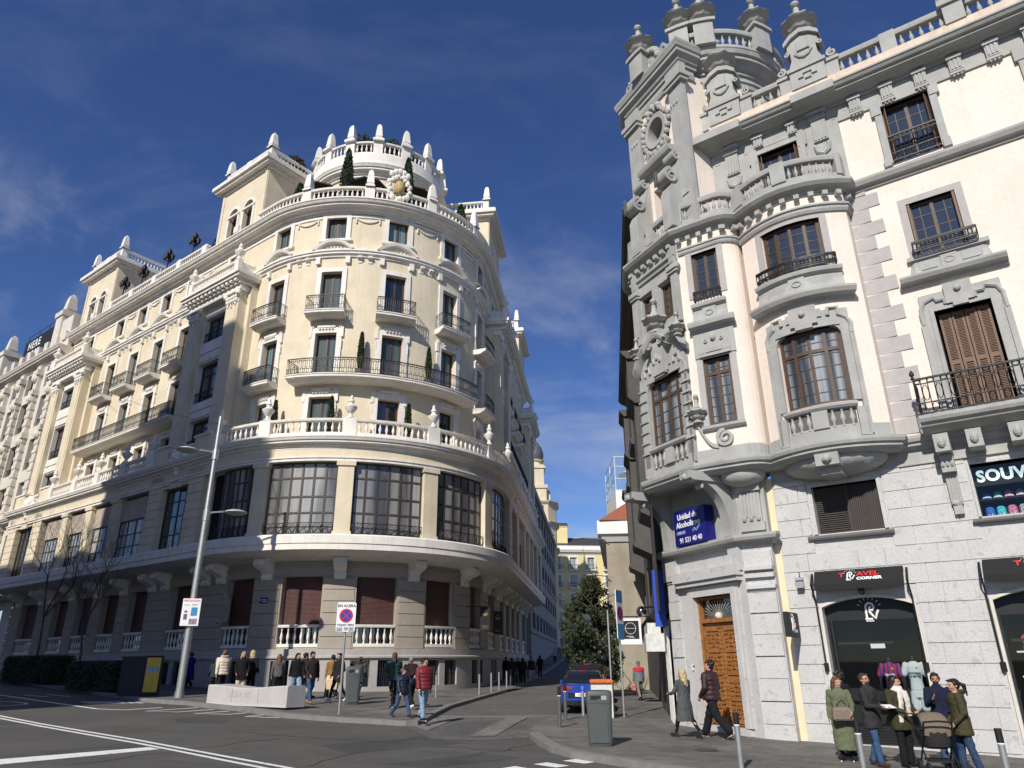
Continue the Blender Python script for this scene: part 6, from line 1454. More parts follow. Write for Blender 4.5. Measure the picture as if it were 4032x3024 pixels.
for x,y,lb,h,rz,hh in ((3.75,26.8,'narrow blue no parking sign with loading hours on a thin post by the blue car',3.6,R(58),3.0),):
    s=signpost(x,y,4.2,lb,.55,1.7,3.35,rz,.035); Y=-.068; nopark(s,0,3.4,.24,Y)
    mb=MB(); mb.box((0,Y,3.98),(.52,.004,.4)); mb.box((0,Y,2.78),(.52,.004,.5)); part(mb,'blue_panels',M_LBLUE,s)
x,y=3.6,28.6; s=empty('signpost','bare thin grey post just behind the narrow blue parking sign','post',(x,y,gz(x,y))); mb=MB(); mb.tube([(0,0,0),(0,0,3.6)],.035,8); part(mb,'post',M_STEEL,s)
# stone bench
a=gpt(812,2768); b=gpt(1125,2797); d=(b-a); d.z=0; L_=d.length; rz=math.atan2(d.y,d.x)
s=empty('stone_bench','long pale granite block bench with faint graffiti at the kerb','bench',(a.x,a.y,gz(a.x,a.y)),rz)
mb=MB(); n=12; rows=[]
for i in range(n+1):
    t=i/n; x=L_*t; h=.62+.05*cos(t*PI*2); w=.95-.15*t; rows.append([(x,-.02,-.05),(x,0,.04),(x,0,h-.04),(x,.04,h),(x,w-.04,h),(x,w,h-.04),(x,w,-.05)])
mb.grid(rows,closeu=True); mb.add(rows[0],[tuple(range(7))]); mb.add(rows[-1],[tuple(range(6,-1,-1))]); M_BENCH=mat('bench_granite',(.46,.445,.42),.8,.08,2,.3,90); speckle(M_BENCH,(.27,.26,.255)); part(mb,'granite_block',M_BENCH,s)
t=text_mesh('graffiti','OZAV NS',.3,mat('faint_grey_spray',(.36,.35,.34),.8,.2,20),s,.0015,'CENTER',Matrix.Translation((L_*.42,-.004,.33))@Matrix.Rotation(PI/2,4,'X'),.002,1.2)
for k in (.33,.66):
    mb=MB(); mb.box((L_*k,-.003,.3),(.012,.01,.5)); part(mb,'joint',mat('bench_joint',(.2,.195,.19),.9,0),s)
# litter bins
M_BIN=mat('bin_grey_green',(.075,.085,.082),.45,.08,4,.05,30)
def bin_(x,y,rz,label,h=1.32,w=.62,dp=.46):
    s=empty('litter_bin',label,'bin',(x,y,gz(x,y)),rz,'grey litter bins'); mb=MB(); rows=[]
    def ring(z,sx,sy,n=24):
        out=[]
        for i in range(n):
            a=2*PI*i/n; c,s_=cos(a),sin(a); e=.32; out.append((sx*math.copysign(abs(c)**e,c),sy*math.copysign(abs(s_)**e,s_),z))
        return out
    for z,k in ((0,.86),(.02,.9),(h*.1,.92),(h*.62,.98),(h*.74,1.0),(h*.75,1.0)): rows.append(ring(z,w/2*k,dp/2*k))
    mb.grid(rows,closeu=True); mb.add(rows[0],[tuple(range(23,-1,-1))]); part(mb,'body',M_BIN,s,True)
    mb=MB(); rows=[ring(h*.755,w/2*1.02,dp/2*1.02),ring(h*.8,w/2*1.03,dp/2*1.03),ring(h*.93,w/2*1.03,dp/2*1.03),ring(h*.975,w/2*.98,dp/2*.97),ring(h*.995,w/2*.8,dp/2*.7),ring(h,w/2*.4,dp/2*.3)]
    mb.grid(rows,closeu=True); mb.add(rows[-1],[tuple(range(24))]); part(mb,'lid',M_BIN,s,True)
    mb=MB(); mb.box((-w*.12,-dp/2*1.02,h*.865),(w*.42,.02,h*.075)); part(mb,'slot',M_BLACK,s); mb=MB(); mb.box((w*.12,-dp/2*1.035,h*.86),(w*.36,.012,h*.075)); part(mb,'pale_flap',M_STEEL,s)
    mb=MB(); mb.box((0,-dp/2*.985,h*.34),(w*.62,.012,h*.56)); part(mb,'door_panel',M_BIN,s)
bin_(2.06,19.0,R(-6),'grey green litter bin standing alone before the blue car',1.22); bin_(-6.48,31.0,R(12),'tall grey litter bin behind the EN ACERA sign post',1.42,.6,.5)
# bollards
def bollard(x,y,label,h=.95,r=.052,dark=True):
    s=empty('bollard',label,'bollard',(x,y,gz(x,y)),0,'steel bollards along the kerbs'); mb=MB(); mb.tube([(0,0,-.02),(0,0,h*.78 if dark else h)],r,12); part(mb,'post',M_STEEL if label.find('dark')<0 else M_DARKST,s,True)
    if dark: mb=MB(); mb.tube([(0,0,h*.785),(0,0,h)],r*1.03,12); part(mb,'black_cap',M_BLACK,s,True); mb=MB(); mb.tube([(0,0,h*.765),(0,0,h*.785)],r*1.05,12); part(mb,'white_ring',M_WPAINT,s)
    return s
M_DARKST=mat('dark_steel',(.13,.135,.14),.45,.1,5,metal=.4)
bollard(1.33,23.1,'dark bollard with black cap, left of the grey green bin and nearest the kerb',1.1); bollard(1.66,25.5,'dark bollard with black cap just behind another at the crossing',1.1)
bollard(2.42,27.5,'short pale bollard right behind the blue car',.78,.055,False); bollard(3.42,27.1,'worn pale bollard between the blue car and the thin sign post',.9,.055,False); bollard(3.2,27.8,'worn pale bollard beside the orange topped bin by the car',.85,.055,False)
q=gpt(2905,3040); bollard(4.4,15.6,'steel bollard with black cap, leftmost of three at the bottom edge',1.0,.055)
for px,py,lb in ((3410,3080,'steel bollard with black cap in front of the woman in the green dress'),(3990,3140,'steel bollard with black cap at the right edge of the pavement')):
    q=gpt(px,py); bollard(q.x,q.y,lb,1.0,.055)
for k,(px,py,w) in enumerate(((1716,2747,'first'),(1887,2736,'second'),(1934,2725,'third'),(1965,2719,'fourth'),(1995,2712,'fifth'))):
    q=gpt(px,py); bollard(q.x,q.y,'slim pale bollard on the left kerb of the side street, %s from the avenue'%w,.95,.05,False)
for k in range(9):
    yy=48+k*3.4; s=bollard(lx(yy)-.35,yy,'dark bollard in the shade along the hotel side kerb',.95,.05,False); 
# electric junction box with orange lid by the car
q=Vector((2.95,26.6)); s=empty('rubble_container','white street box with orange lid standing between the bin and the blue car','container',(3.0,26.7,gz(3.0,26.7)),R(-4))
mb=MB(); mb.box((0,0,.55),(.72,.6,1.1)); part(mb,'white_body',mat('scuffed_white',(.6,.58,.54),.6,.3,6,patch=6),s); mb=MB(); mb.lathe([(.0,0),(.55,0),(.56,.06),(.48,.1),(0,.11)],(0,0,1.1),4,a0=PI/4,a1=2*PI+PI/4); part(mb,'orange_lid',mat('orange_plastic',(.62,.15,.04),.5,.15,8),s)
# advertising column and recycling bank on the left pavement
a=gpt(560,2742); s=empty('advert_stand','dark street kiosk box with a yellow poster on its end, in the shade','kiosk',(-16.75,34.6,gz(-16.75,34.6)),R(0))
rz=R(-20); mb=MB(); mb.box((-.2,.0,.78),(1.05,1.2,1.56)); mb.box((-.2,0,1.59),(1.12,1.26,.06)); part(mb,'box',mat('kiosk_dark_blue',(.02,.024,.032),.5,.1),s)
mb=MB(); mb.box((.72,-.6,.82),(.78,.08,1.64)); part(mb,'frame',M_BLACK,s); mb=MB(); mb.box((.72,-.648,.85),(.62,.01,1.42)); part(mb,'yellow_poster',mat('yellow_poster',(.62,.42,.06),.5,.15,3),s)
mb=MB(); 
for px,pz,w,h in ((.55,1.05,.16,.24),(.74,1.08,.14,.2),(.9,1.05,.14,.24)): mb.box((px,-.655,pz),(w,.006,h))
part(mb,'poster_picture',mat('poster_blue_print',(.18,.36,.5),.5,.6,14),s)
# planters hedges
def leafcloud(mb,n,fn,size,seed=1,ks=(0,1)):
    rn=random.Random(seed)
    for i in range(n):
        c=fn(rn)
        if c is None: continue
        u=Vector((rn.uniform(-1,1),rn.uniform(-1,1),rn.uniform(-.6,1))).normalized(); v=u.orthogonal().normalized(); v=(Matrix.Rotation(rn.uniform(0,6.28),3,u)@v); w=u.cross(v); s=size*rn.uniform(.6,1.3)
        mb.add([c-v*s,c+w*s*.42,c+v*s,c-w*s*.42],[(0,1,2,3)],rn.choice(ks))
M_LF=[mat('leaf_dark',(.022,.04,.016),.6,.2,8),mat('leaf_mid',(.045,.075,.028),.6,.2,8)]; M_LFO=[mat('olive_leaf_dark',(.03,.04,.018),.65,.2,8),mat('olive_leaf_light',(.06,.075,.035),.6,.2,8)]; M_BARK=mat('bark',(.10,.08,.06),.9,.3,6,.5,30)
def hedge(x,y,l,w,h,rz,label):
    s=empty('hedge',label,'hedge',(x,y,gz(x,y)),rz,'clipped hedges in the shade'); mb=MB()
    def fn(rn):
        a=rn.choice('xyzt'); X=rn.uniform(-l/2,l/2);Y_=rn.uniform(-w/2,w/2);Z=rn.uniform(.05,h)
        if a=='x': X=math.copysign(l/2,X)
        elif a=='y': Y_=-w/2
        else: Z=h
        j=.07; return Vector((X+rn.uniform(-j,j),Y_+rn.uniform(-j,j),Z+rn.uniform(-j,j)))
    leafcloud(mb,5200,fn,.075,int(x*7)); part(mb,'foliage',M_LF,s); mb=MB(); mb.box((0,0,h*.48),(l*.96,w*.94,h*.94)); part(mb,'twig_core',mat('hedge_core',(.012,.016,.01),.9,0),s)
hedge(-20.3,37.6,4.4,1.1,1.25,R(-36),'clipped dark hedge block nearest the yellow poster kiosk'); hedge(-27.4,43.9,6.5,1.2,1.35,R(-37),'clipped dark hedge block at the far left edge')
# bare winter trees
def bare_tree(x,y,h,label,seed):
    s=empty('bare_tree',label,'tree',(x,y,gz(x,y)),0,'leafless street trees'); rn=random.Random(seed); tr=MB(); cr=MB()
    def grow(mb,p,d,l,r,dep):
        n=3; pts=[p]; 
        for i in range(n):
            d=(d+Vector((rn.uniform(-.16,.16),rn.uniform(-.16,.16),.05))).normalized(); pts.append(pts[-1]+d*l/n)
        mb.tube(pts,[r*(1-.4*i/n) for i in range(n+1)],7 if dep<2 else 4,cap=False)
        if dep>=6: return
        for k in range(3 if dep<5 else 2):
            a=rn.uniform(0,6.28); t=rn.uniform(.35,.75) if dep<2 else rn.uniform(.4,.9); nd=(d+Vector((cos(a),sin(a),rn.uniform(.0,.35)))*t).normalized(); grow(cr,pts[-1-(k%2 if dep>0 else 0)],nd,l*rn.uniform(.6,.8),r*.55,dep+1)
    grow(tr,Vector((0,0,0)),Vector((.06,0,1)),h*.38,.085,0); part(tr,'trunk',M_BARK,s,True); part(cr,'branches',mat('twig_brown',(.07,.055,.045),.9,.2,5) if 'twig_brown' not in bpy.data.materials else bpy.data.materials['twig_brown'],s)
bare_tree(-27.9,44.5,9.4,'taller leafless tree at far left, behind the end hedge',3); bare_tree(-23.2,40.6,7.6,'shorter leafless tree behind the hedge nearest the kiosk',8)
# tree stakes and leafy tree in the side street
x,y=4.0,39.0; s=empty('leafy_tree','dense evergreen street tree beyond the two parked cars','tree',(x,y,gz(x,y))); mb=MB()
mb.tube([(0.6,-.6,0),(.55,-.5,1.3),(.35,-.3,2.5),(.1,0,4.2),(0,0,5.6)],[.1,.09,.08,.06,.02],8)
rn=random.Random(9)
for i in range(26):
    z=1.4+i*.15; a=rn.uniform(0,6.28); L_=1.7-.16*abs(z-3.6); mb.tube([(.3-.05*z,-.2+.02*z,z),(.25+L_*.5*cos(a),L_*.5*sin(a),z+.5),(.1+L_*cos(a),L_*sin(a),z+.75)],[.04,.025,.008],5,cap=False)
part(mb,'trunk',M_BARK,s,True)
clumps=[]
for i in range(95):
    z=rn.uniform(.9,5.6); t=(z-.9)/4.7; rad=1.75*(math.sin(PI*min(1,.18+t*.82))**.8)*(1 if t<.75 else 1.05-.2*(t-.75)/.25); a=rn.uniform(0,6.28); q=rad*math.sqrt(rn.uniform(.1,1)); clumps.append((Vector((.1+q*cos(a),q*sin(a),z)),rn.uniform(.28,.5)))
for k,(nm,ks) in enumerate((('crown',(0,0,1)),)):
    mb=MB()
    def fn(rn): 
        c,r=rn.choice(clumps); v=Vector((rn.gauss(0,1),rn.gauss(0,1),rn.gauss(0,.8))); return c+v.normalized()*r*rn.uniform(.5,1)
    leafcloud(mb,19000,fn,.085,4,ks); part(mb,'crown',M_LFO,s)
# rooftop plants on the hotel
def cypress(x,y,z,h,r,label,group='clipped cypresses on the hotel terraces',seed=1):
    s=empty('potted_cypress',label,'cypress',(x,y,z),0,group); mb=MB(); mb.lathe([(.2,0),(.27,.05),(.3,.45),(.26,.47),(0,.44)],(0,0,0),10); part(mb,'pot',mat('terrace_pot',(.2,.16,.13),.8,.1),s) 
    mb=MB()
    def fn(rn):
        t=rn.random()**.8; a=rn.uniform(0,6.28); rr=r*min(1,.25+3*t)*min(1,(1-t)**.55*1.35+.03)*rn.uniform(.8,1.08); return Vector((rr*cos(a),rr*sin(a),.4+t*(h-.4)))
    leafcloud(mb,2600,fn,.09,seed); 
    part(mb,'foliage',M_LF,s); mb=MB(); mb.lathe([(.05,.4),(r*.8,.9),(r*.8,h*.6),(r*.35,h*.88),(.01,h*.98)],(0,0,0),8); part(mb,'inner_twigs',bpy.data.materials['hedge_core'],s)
for phi,o,h,r,lb in ((-93.5,-.5,5.0,.42,'tall clipped cypress on the upper terrace, left of the gilt escutcheon'),(-64,-.6,4.9,.42,'tall clipped cypress on the upper terrace, right behind the gilt escutcheon'),(-120,-.6,3.0,.45,'cypress on the upper terrace beside the left tower'),(-30,-.5,3.2,.42,'cypress on the upper terrace near its right end')):
    q=HP.P(fs(phi),o,0); cypress(q.x,q.y,30.45,h,r,lb,seed=int(-phi))
for phi,z,o,h,lb in ((-80,18,.5,2.9,'slim cypress on the long balcony between the two middle windows'),(-53,18,.5,2.6,'slim cypress at the right of the long balcony'),(-88.8,13.93,.7,2.7,'thin cypress behind the stone balustrade, left of the middle urn'),(-61,13.93,.7,2.6,'thin cypress behind the stone balustrade, right of the middle window'),(-110.5,13.93,.7,2.7,'thin cypress behind the stone balustrade near the lamp pole')):
    q=HP.P(fs(phi),o,0); cypress(q.x,q.y,z,h,.17,lb,seed=int(-phi)+3)
def shrub(x,y,z,r,h,label,red=False,seed=2):
    s=empty('roof_shrub',label,'shrub',(x,y,z),0,'shrubs on the hotel roof terraces'); mb=MB()
    def fn(rn): v=Vector((rn.gauss(0,1),rn.gauss(0,1),rn.gauss(0,1))).normalized()*rn.uniform(.35,1); return Vector((v.x*r,v.y*r,h*.55+v.z*h*.5))
    leafcloud(mb,1500,fn,.13,seed); part(mb,'foliage',M_LF if not red else [mat('red_leaf',(.09,.03,.025),.6,.3,6),M_LF[0]],s); mb=MB(); mb.tube([(0,0,0),(0,0,h*.6)],.05,6); part(mb,'stem',M_BARK,s)
for phi,rr,z,r,h,lb,rd in ((-102,3.6,37.4,.95,3.0,'bushy shrub on the round roof top behind the left obelisks',False),(-66,3.4,37.4,.95,2.9,'bushy shrub on the round roof top right of the tallest obelisk',False),(-40,3.6,37.4,.8,2.2,'bushy shrub on the round roof top at the right end',False)):
    q=hpt(phi,rr); shrub(q[0],q[1],z,r,h,lb,rd,int(-phi))
q=HP.P(ls(3.0),-2.6,0); shrub(q.x,q.y,36.7,.9,2.2,'reddish shrub on top of the left square tower',True,5); q=HP.P(rs(4.0),-2,0); shrub(q.x,q.y,36.7,1.0,2.0,'reddish shrub on top of the right square tower',True,6)
q=HP.P(fs(-125),-.4,0); shrub(q.x,q.y,30.45,.6,1.7,'olive shrub on the terrace at the foot of the left tower',False,7); q=HP.P(ls(9.3),-.9,0); shrub(q.x,q.y,30.45,.6,2.6,'dark shrub on the terrace left of the left tower',False,8)
def closed_parasol(phi,lb,op=True):
    q=HP.P(fs(phi),-1.5,0); s=empty('parasol',lb,'parasol',(q.x,q.y,30.45),0,'black parasols on the hotel terrace'); mb=MB(); mb.tube([(0,0,0),(0,0,3.0)],.04,6); part(mb,'pole',M_BLACK,s); mb=MB(); mb.lathe([(1.35,2.35),(1.3,2.5),(.7,2.85),(.05,3.15)],(0,0,0),8); part(mb,'canopy',mat('black_canvas',(.015,.015,.017),.8,0) if 'black_canvas' not in bpy.data.materials else bpy.data.materials['black_canvas'],s)
closed_parasol(-112,'black parasol on the upper terrace, leftmost of three'); closed_parasol(-84,'black parasol on the upper terrace between the two tall cypresses'); closed_parasol(-58,'black parasol on the upper terrace right of the escutcheon')
for i,d in enumerate((10.6,14.4,18.4,21.6)):
    q=HP.P(ls(d),.42,0); s=empty('iron_lantern','ornate black iron lantern on the left parapet, %s from the corner tower'%('first','second','third','fourth')[i],'lantern',(q.x,q.y,31.5),0,'iron lanterns on the hotel parapet')
    mb=MB(); mb.tube([(0,0,0),(0,0,1.3)],.05,6); mb.lathe([(.12,0),(.05,.3)],(0,0,0),8); part(mb,'stem',M_IRON,s); mb=MB()
    for a in range(4):
        c=(.3*cos(a*PI/2),.3*sin(a*PI/2)); mb.tube([(0,0,.9),(c[0],c[1],.8),(c[0],c[1],1.0)],.03,5); mb.lathe([(.05,1.0),(.14,1.05),(.2,1.4),(.08,1.5),(.02,1.65)],(c[0],c[1],0),6)
    mb.lathe([(.06,1.3),(.17,1.35),(.24,1.8),(.1,1.95),(.02,2.2)],(0,0,0),6); part(mb,'lamp_cluster',M_IRON,s)
# ---------------------------------------------------------------- parked cars
def car(x,y,rz,paint,label,h=1.46,l=4.05,w=1.76,plate=True,suv=False):
    s=empty('parked_car',label,'car',(x,y,gz(x,y)-.02),rz,'cars parked along the right kerb'); k=h/1.46
    # stations along the length (rear at y=0, front at y=l): z belt, z roof, half widths
    st=[(0.0,.34,.62,.98,.70),(.06,.27,.55,1.0,.80),(.22,.24,.5,1.02,.86),(.6,.22,.5,1.02,.875),(1.4,.2,.5,1.0,.88),(2.4,.2,.5,.97,.88),(3.1,.2,.52,.93,.86),(3.7,.22,.55,.84,.80),(3.95,.28,.55,.72,.70),(4.05,.36,.5,.62,.6)]
    mb=MB(); rows=[]
    for yy,zb,zm,zt,hw_ in st:
        yy*=l/4.05; half=[(0,zb),(hw_*.8,zb),(hw_*.96,zb+.1),(hw_,zm*k),(hw_*.985,zm*k+.2),(hw_*.95,zt*k-.05),(hw_*.86,zt*k),(0,zt*k+.02)]
        rows.append([(-a,yy,z) for a,z in half[::-1]]+[(a,yy,z) for a,z in half[1:-1]])
    mb.grid(rows,closeu=True); mb.add(rows[0],[tuple(range(len(rows[0])))]); mb.add(rows[-1],[tuple(range(len(rows[0])-1,-1,-1))]); part(mb,'body',paint,s,True)
    # cabin
    cab=[(.08,1.0,1.02,.72,.70),(.2,1.0,1.22,.78,.66),(.42,1.0,1.40,.80,.60),(.75,1.0,1.46,.82,.60),(1.6,.98,1.47,.83,.61),(2.2,.96,1.42,.83,.59),(2.75,.95,1.17,.82,.64),(3.1,.93,.96,.78,.7)]
    mb=MB(); rows=[]
    for yy,z0,z1,b_,t_ in cab:
        yy*=l/4.05; rows.append([(-b_,yy,z0*k),(-(b_+t_)/2-.02,yy,(z0+z1)/2*k),(-t_,yy,z1*k-.04),(-t_*.8,yy,z1*k),(t_*.8,yy,z1*k),(t_,yy,z1*k-.04),((b_+t_)/2+.02,yy,(z0+z1)/2*k),(b_,yy,z0*k)])
    mb.grid(rows); mb.add(rows[0],[tuple(range(8))]); part(mb,'roof',paint if suv else M_BLKP,s,True)
    # glass: rear screen and sides
    def P_(u,yy,z): return (u,yy*l/4.05,z*k)
    mb=MB(); mb.add([P_(-.62,.075,1.045),P_(.62,.075,1.045),P_(.53,.37,1.375),P_(-.53,.37,1.375)],[(0,1,2,3)]); part(mb,'rear_window',M_GDARK,s)
    for sg in (-1,1):
        mb=MB(); mb.add([P_(sg*.815,.55,1.02),P_(sg*.845,2.6,1.0),P_(sg*.66,2.15,1.36),P_(sg*.655,.8,1.38)],[(0,1,2,3)]); part(mb,'side_window',M_GDARK,s)
        mb=MB(); mb.box((sg*.93*w/1.76,2.35*l/4.05,1.02*k),(.2,.12,.14)); part(mb,'mirror',paint,s)
        mb=MB(); vs=[P_(sg*.30,-.006,.90),P_(sg*.70,-.002,.93),P_(sg*.80,.09,.92),P_(sg*.872,.28,.86),P_(sg*.85,.16,.72),P_(sg*.74,-.002,.74),P_(sg*.45,-.008,.80)]; vs=[(a,b-.012,c) for a,b,c in vs]; mb.add(vs,[tuple(range(7))]); part(mb,'tail_light',M_TAIL,s)
        for yy in (.78,3.3):
            mb=MB(); M=Matrix.Translation((sg*.78,yy*l/4.05,.31))@Matrix.Rotation(PI/2,4,'Y'); mb.lathe([(.2,-.1),(.3,-.09),(.31,-.04),(.31,.05),(.29,.09),(.2,.1)],(0,0,0),18,M=M); wl=part(mb,'wheel',M_TYRE,s,True)
            mb=MB(); mb.lathe([(.02,0),(.2,.0),(.2,.012),(.02,.02)],(0,0,0),14,M=M@Matrix.Translation((0,0,.1 if sg>0 else -.12))); mb.build('rim',M_STEEL,wl)
    mb=MB(); mb.box((0,-.012,.62*k),(1.1,.03,.17)); part(mb,'plate_recess',M_BLKP,s); mb=MB(); mb.box((0,-.036,.63*k),(.54,.02,.12)); pl_=part(mb,'number_plate',M_WPAINT,s)
    if plate: text_mesh('plate_number','1429 LCH',.095,M_TXT,pl_,.001,'CENTER',Matrix.Translation((0,-.05,.63*k))@Matrix.Rotation(PI/2,4,'X'),.001)
    mb=MB(); mb.box((0,.03,.36*k),(1.5,.1,.16)); part(mb,'lower_bumper',M_BLKP,s)
    # diamond badge
    mb=MB(); z=.86*k; rows=[[(0,-.02,z+.075*f),(.05*f,-.02,z),(0,-.02,z-.075*f),(-.05*f,-.02,z)] for f in (1,.62)]; mb.grid(rows,closeu=True); part(mb,'badge',M_STEEL,s)
    mb=MB(); mb.box((0,.46*l/4.05,1.44*k),(.3,.03,.03)); part(mb,'brake_light',M_TAIL,s)
M_BLKP=mat('gloss_black_paint',(.01,.01,.011),.2,0,coat=1); M_TAIL=mat('red_lens',(.22,.008,.008),.15,0,coat=1); M_TYRE=mat('tyre_rubber',(.015,.015,.015),.8,0)
M_CBLUE=mat('metallic_blue_paint',(.012,.065,.42),.28,.05,3,metal=.35,coat=1); M_CDK=mat('dark_red_paint',(.03,.008,.01),.25,.05,coat=1)
car(2.5,28.4,R(-9),M_CBLUE,'bright metallic blue hatchback seen from behind, nearest of the two parked cars'); car(3.15,33.4,R(-8),M_CDK,'dark car with red tail lights parked in front of the blue hatchback',1.62,4.4,1.8,False,True)
# ---------------------------------------------------------------- people
def capsule(mb,a,b,ra,rb,n=10):
    a=Vector(a);b=Vector(b); t=(b-a); L_=t.length; t=t/L_ if L_>1e-6 else Vector((0,0,1)); x=t.orthogonal().normalized(); y=t.cross(x); rows=[]
    for i in range(4): q=-PI/2+PI/2*i/4; q=max(q,-1.45); rows.append([a+t*ra*sin(q)+(x*cos(2*PI*j/n)+y*sin(2*PI*j/n))*ra*cos(q) for j in range(n)])
    for i in range(5): q=PI/2*i/4; q=min(q,1.45); rows.append([b+t*rb*sin(q)+(x*cos(2*PI*j/n)+y*sin(2*PI*j/n))*rb*cos(q) for j in range(n)])
    mb.grid(rows,closeu=True); mb.add(rows[0],[tuple(range(n-1,-1,-1))]); mb.add(rows[-1],[tuple(range(n))])
def loft(mb,secs,U=None,n=20,e=.85):
    # closed stack of rounded sections (z, rx, ry, yoff, xoff)
    rows=[]
    for s in secs:
        z,rx,ry=s[:3]; yo=s[3] if len(s)>3 else 0; xo=s[4] if len(s)>4 else 0; row=[]
        for j in range(n):
            a=2*PI*j/n; c,q=cos(a),sin(a); p=Vector((xo+rx*math.copysign(abs(c)**e,c),yo+ry*math.copysign(abs(q)**e,q),z)); row.append(U(p) if U else p)
        rows.append(row)
    mb.grid(rows,closeu=True); mb.add(rows[0],[tuple(range(n-1,-1,-1))]); mb.add(rows[-1],[tuple(range(n))])
def skin_mesh(mb,name,m,parent,vox,sm=4,fold=0):
    me=bpy.data.meshes.new('tmp'); me.from_pydata(mb.v,[],mb.f); bm=bmesh.new(); bm.from_mesh(me); bmesh.ops.recalc_face_normals(bm,faces=bm.faces); bm.to_mesh(me); bm.free()
    o=bpy.data.objects.new('tmp',me); COL.objects.link(o); md=o.modifiers.new('r','REMESH'); md.mode='VOXEL'; md.voxel_size=vox
    if fold:
        if 'cloth_folds' not in bpy.data.textures: t_=bpy.data.textures.new('cloth_folds','CLOUDS'); t_.noise_scale=.085; t_.noise_depth=2
        d_=o.modifiers.new('d','DISPLACE'); d_.texture=bpy.data.textures['cloth_folds']; d_.strength=fold; d_.mid_level=.5
    if sm: s_=o.modifiers.new('s','SMOOTH'); s_.factor=.5; s_.iterations=sm
    dg=bpy.context.evaluated_depsgraph_get(); ev=o.evaluated_get(dg); r=bpy.data.meshes.new_from_object(ev); bpy.data.objects.remove(o); bpy.data.meshes.remove(me)
    r.name=name; r.materials.clear(); r.materials.append(m); r.polygons.foreach_set('use_smooth',[True]*len(r.polygons)); ob=bpy.data.objects.new(name,r); COL.objects.link(ob)
    if parent: ob.parent=parent
    return ob
CM={}
def cloth(c,rough=.85,var=.18,sc=25,bump=.5,bs=90,spec=.2):
    k=(tuple(c),rough,var)
    if k not in CM: CM[k]=mat('cloth_%d'%len(CM) if False else 'clothing_fabric',tuple(c),rough,var,sc,bump,bs,spec=spec)
    return CM[k]
SKIN=mat('skin',(.46,.27,.19),.55,.06,14,spec=.35); SKIN2=mat('tanned_skin',(.36,.20,.13),.55,.06,14,spec=.35)
HAIRC={'black':mat('black_hair',(.012,.009,.008),.5,.3,60),'brown':mat('brown_hair',(.055,.03,.018),.5,.3,60),'auburn':mat('auburn_hair',(.11,.05,.028),.5,.3,60),'blonde':mat('blonde_hair',(.46,.34,.18),.5,.25,60),'grey':mat('grey_hair',(.2,.19,.18),.6,.3,60)}
M_EYE=mat('eye_dark',(.015,.01,.008),.2,0); M_LIP=mat('lip',(.36,.13,.11),.5,.05); M_SOLE=mat('white_sole',(.7,.7,.68),.6,.05)
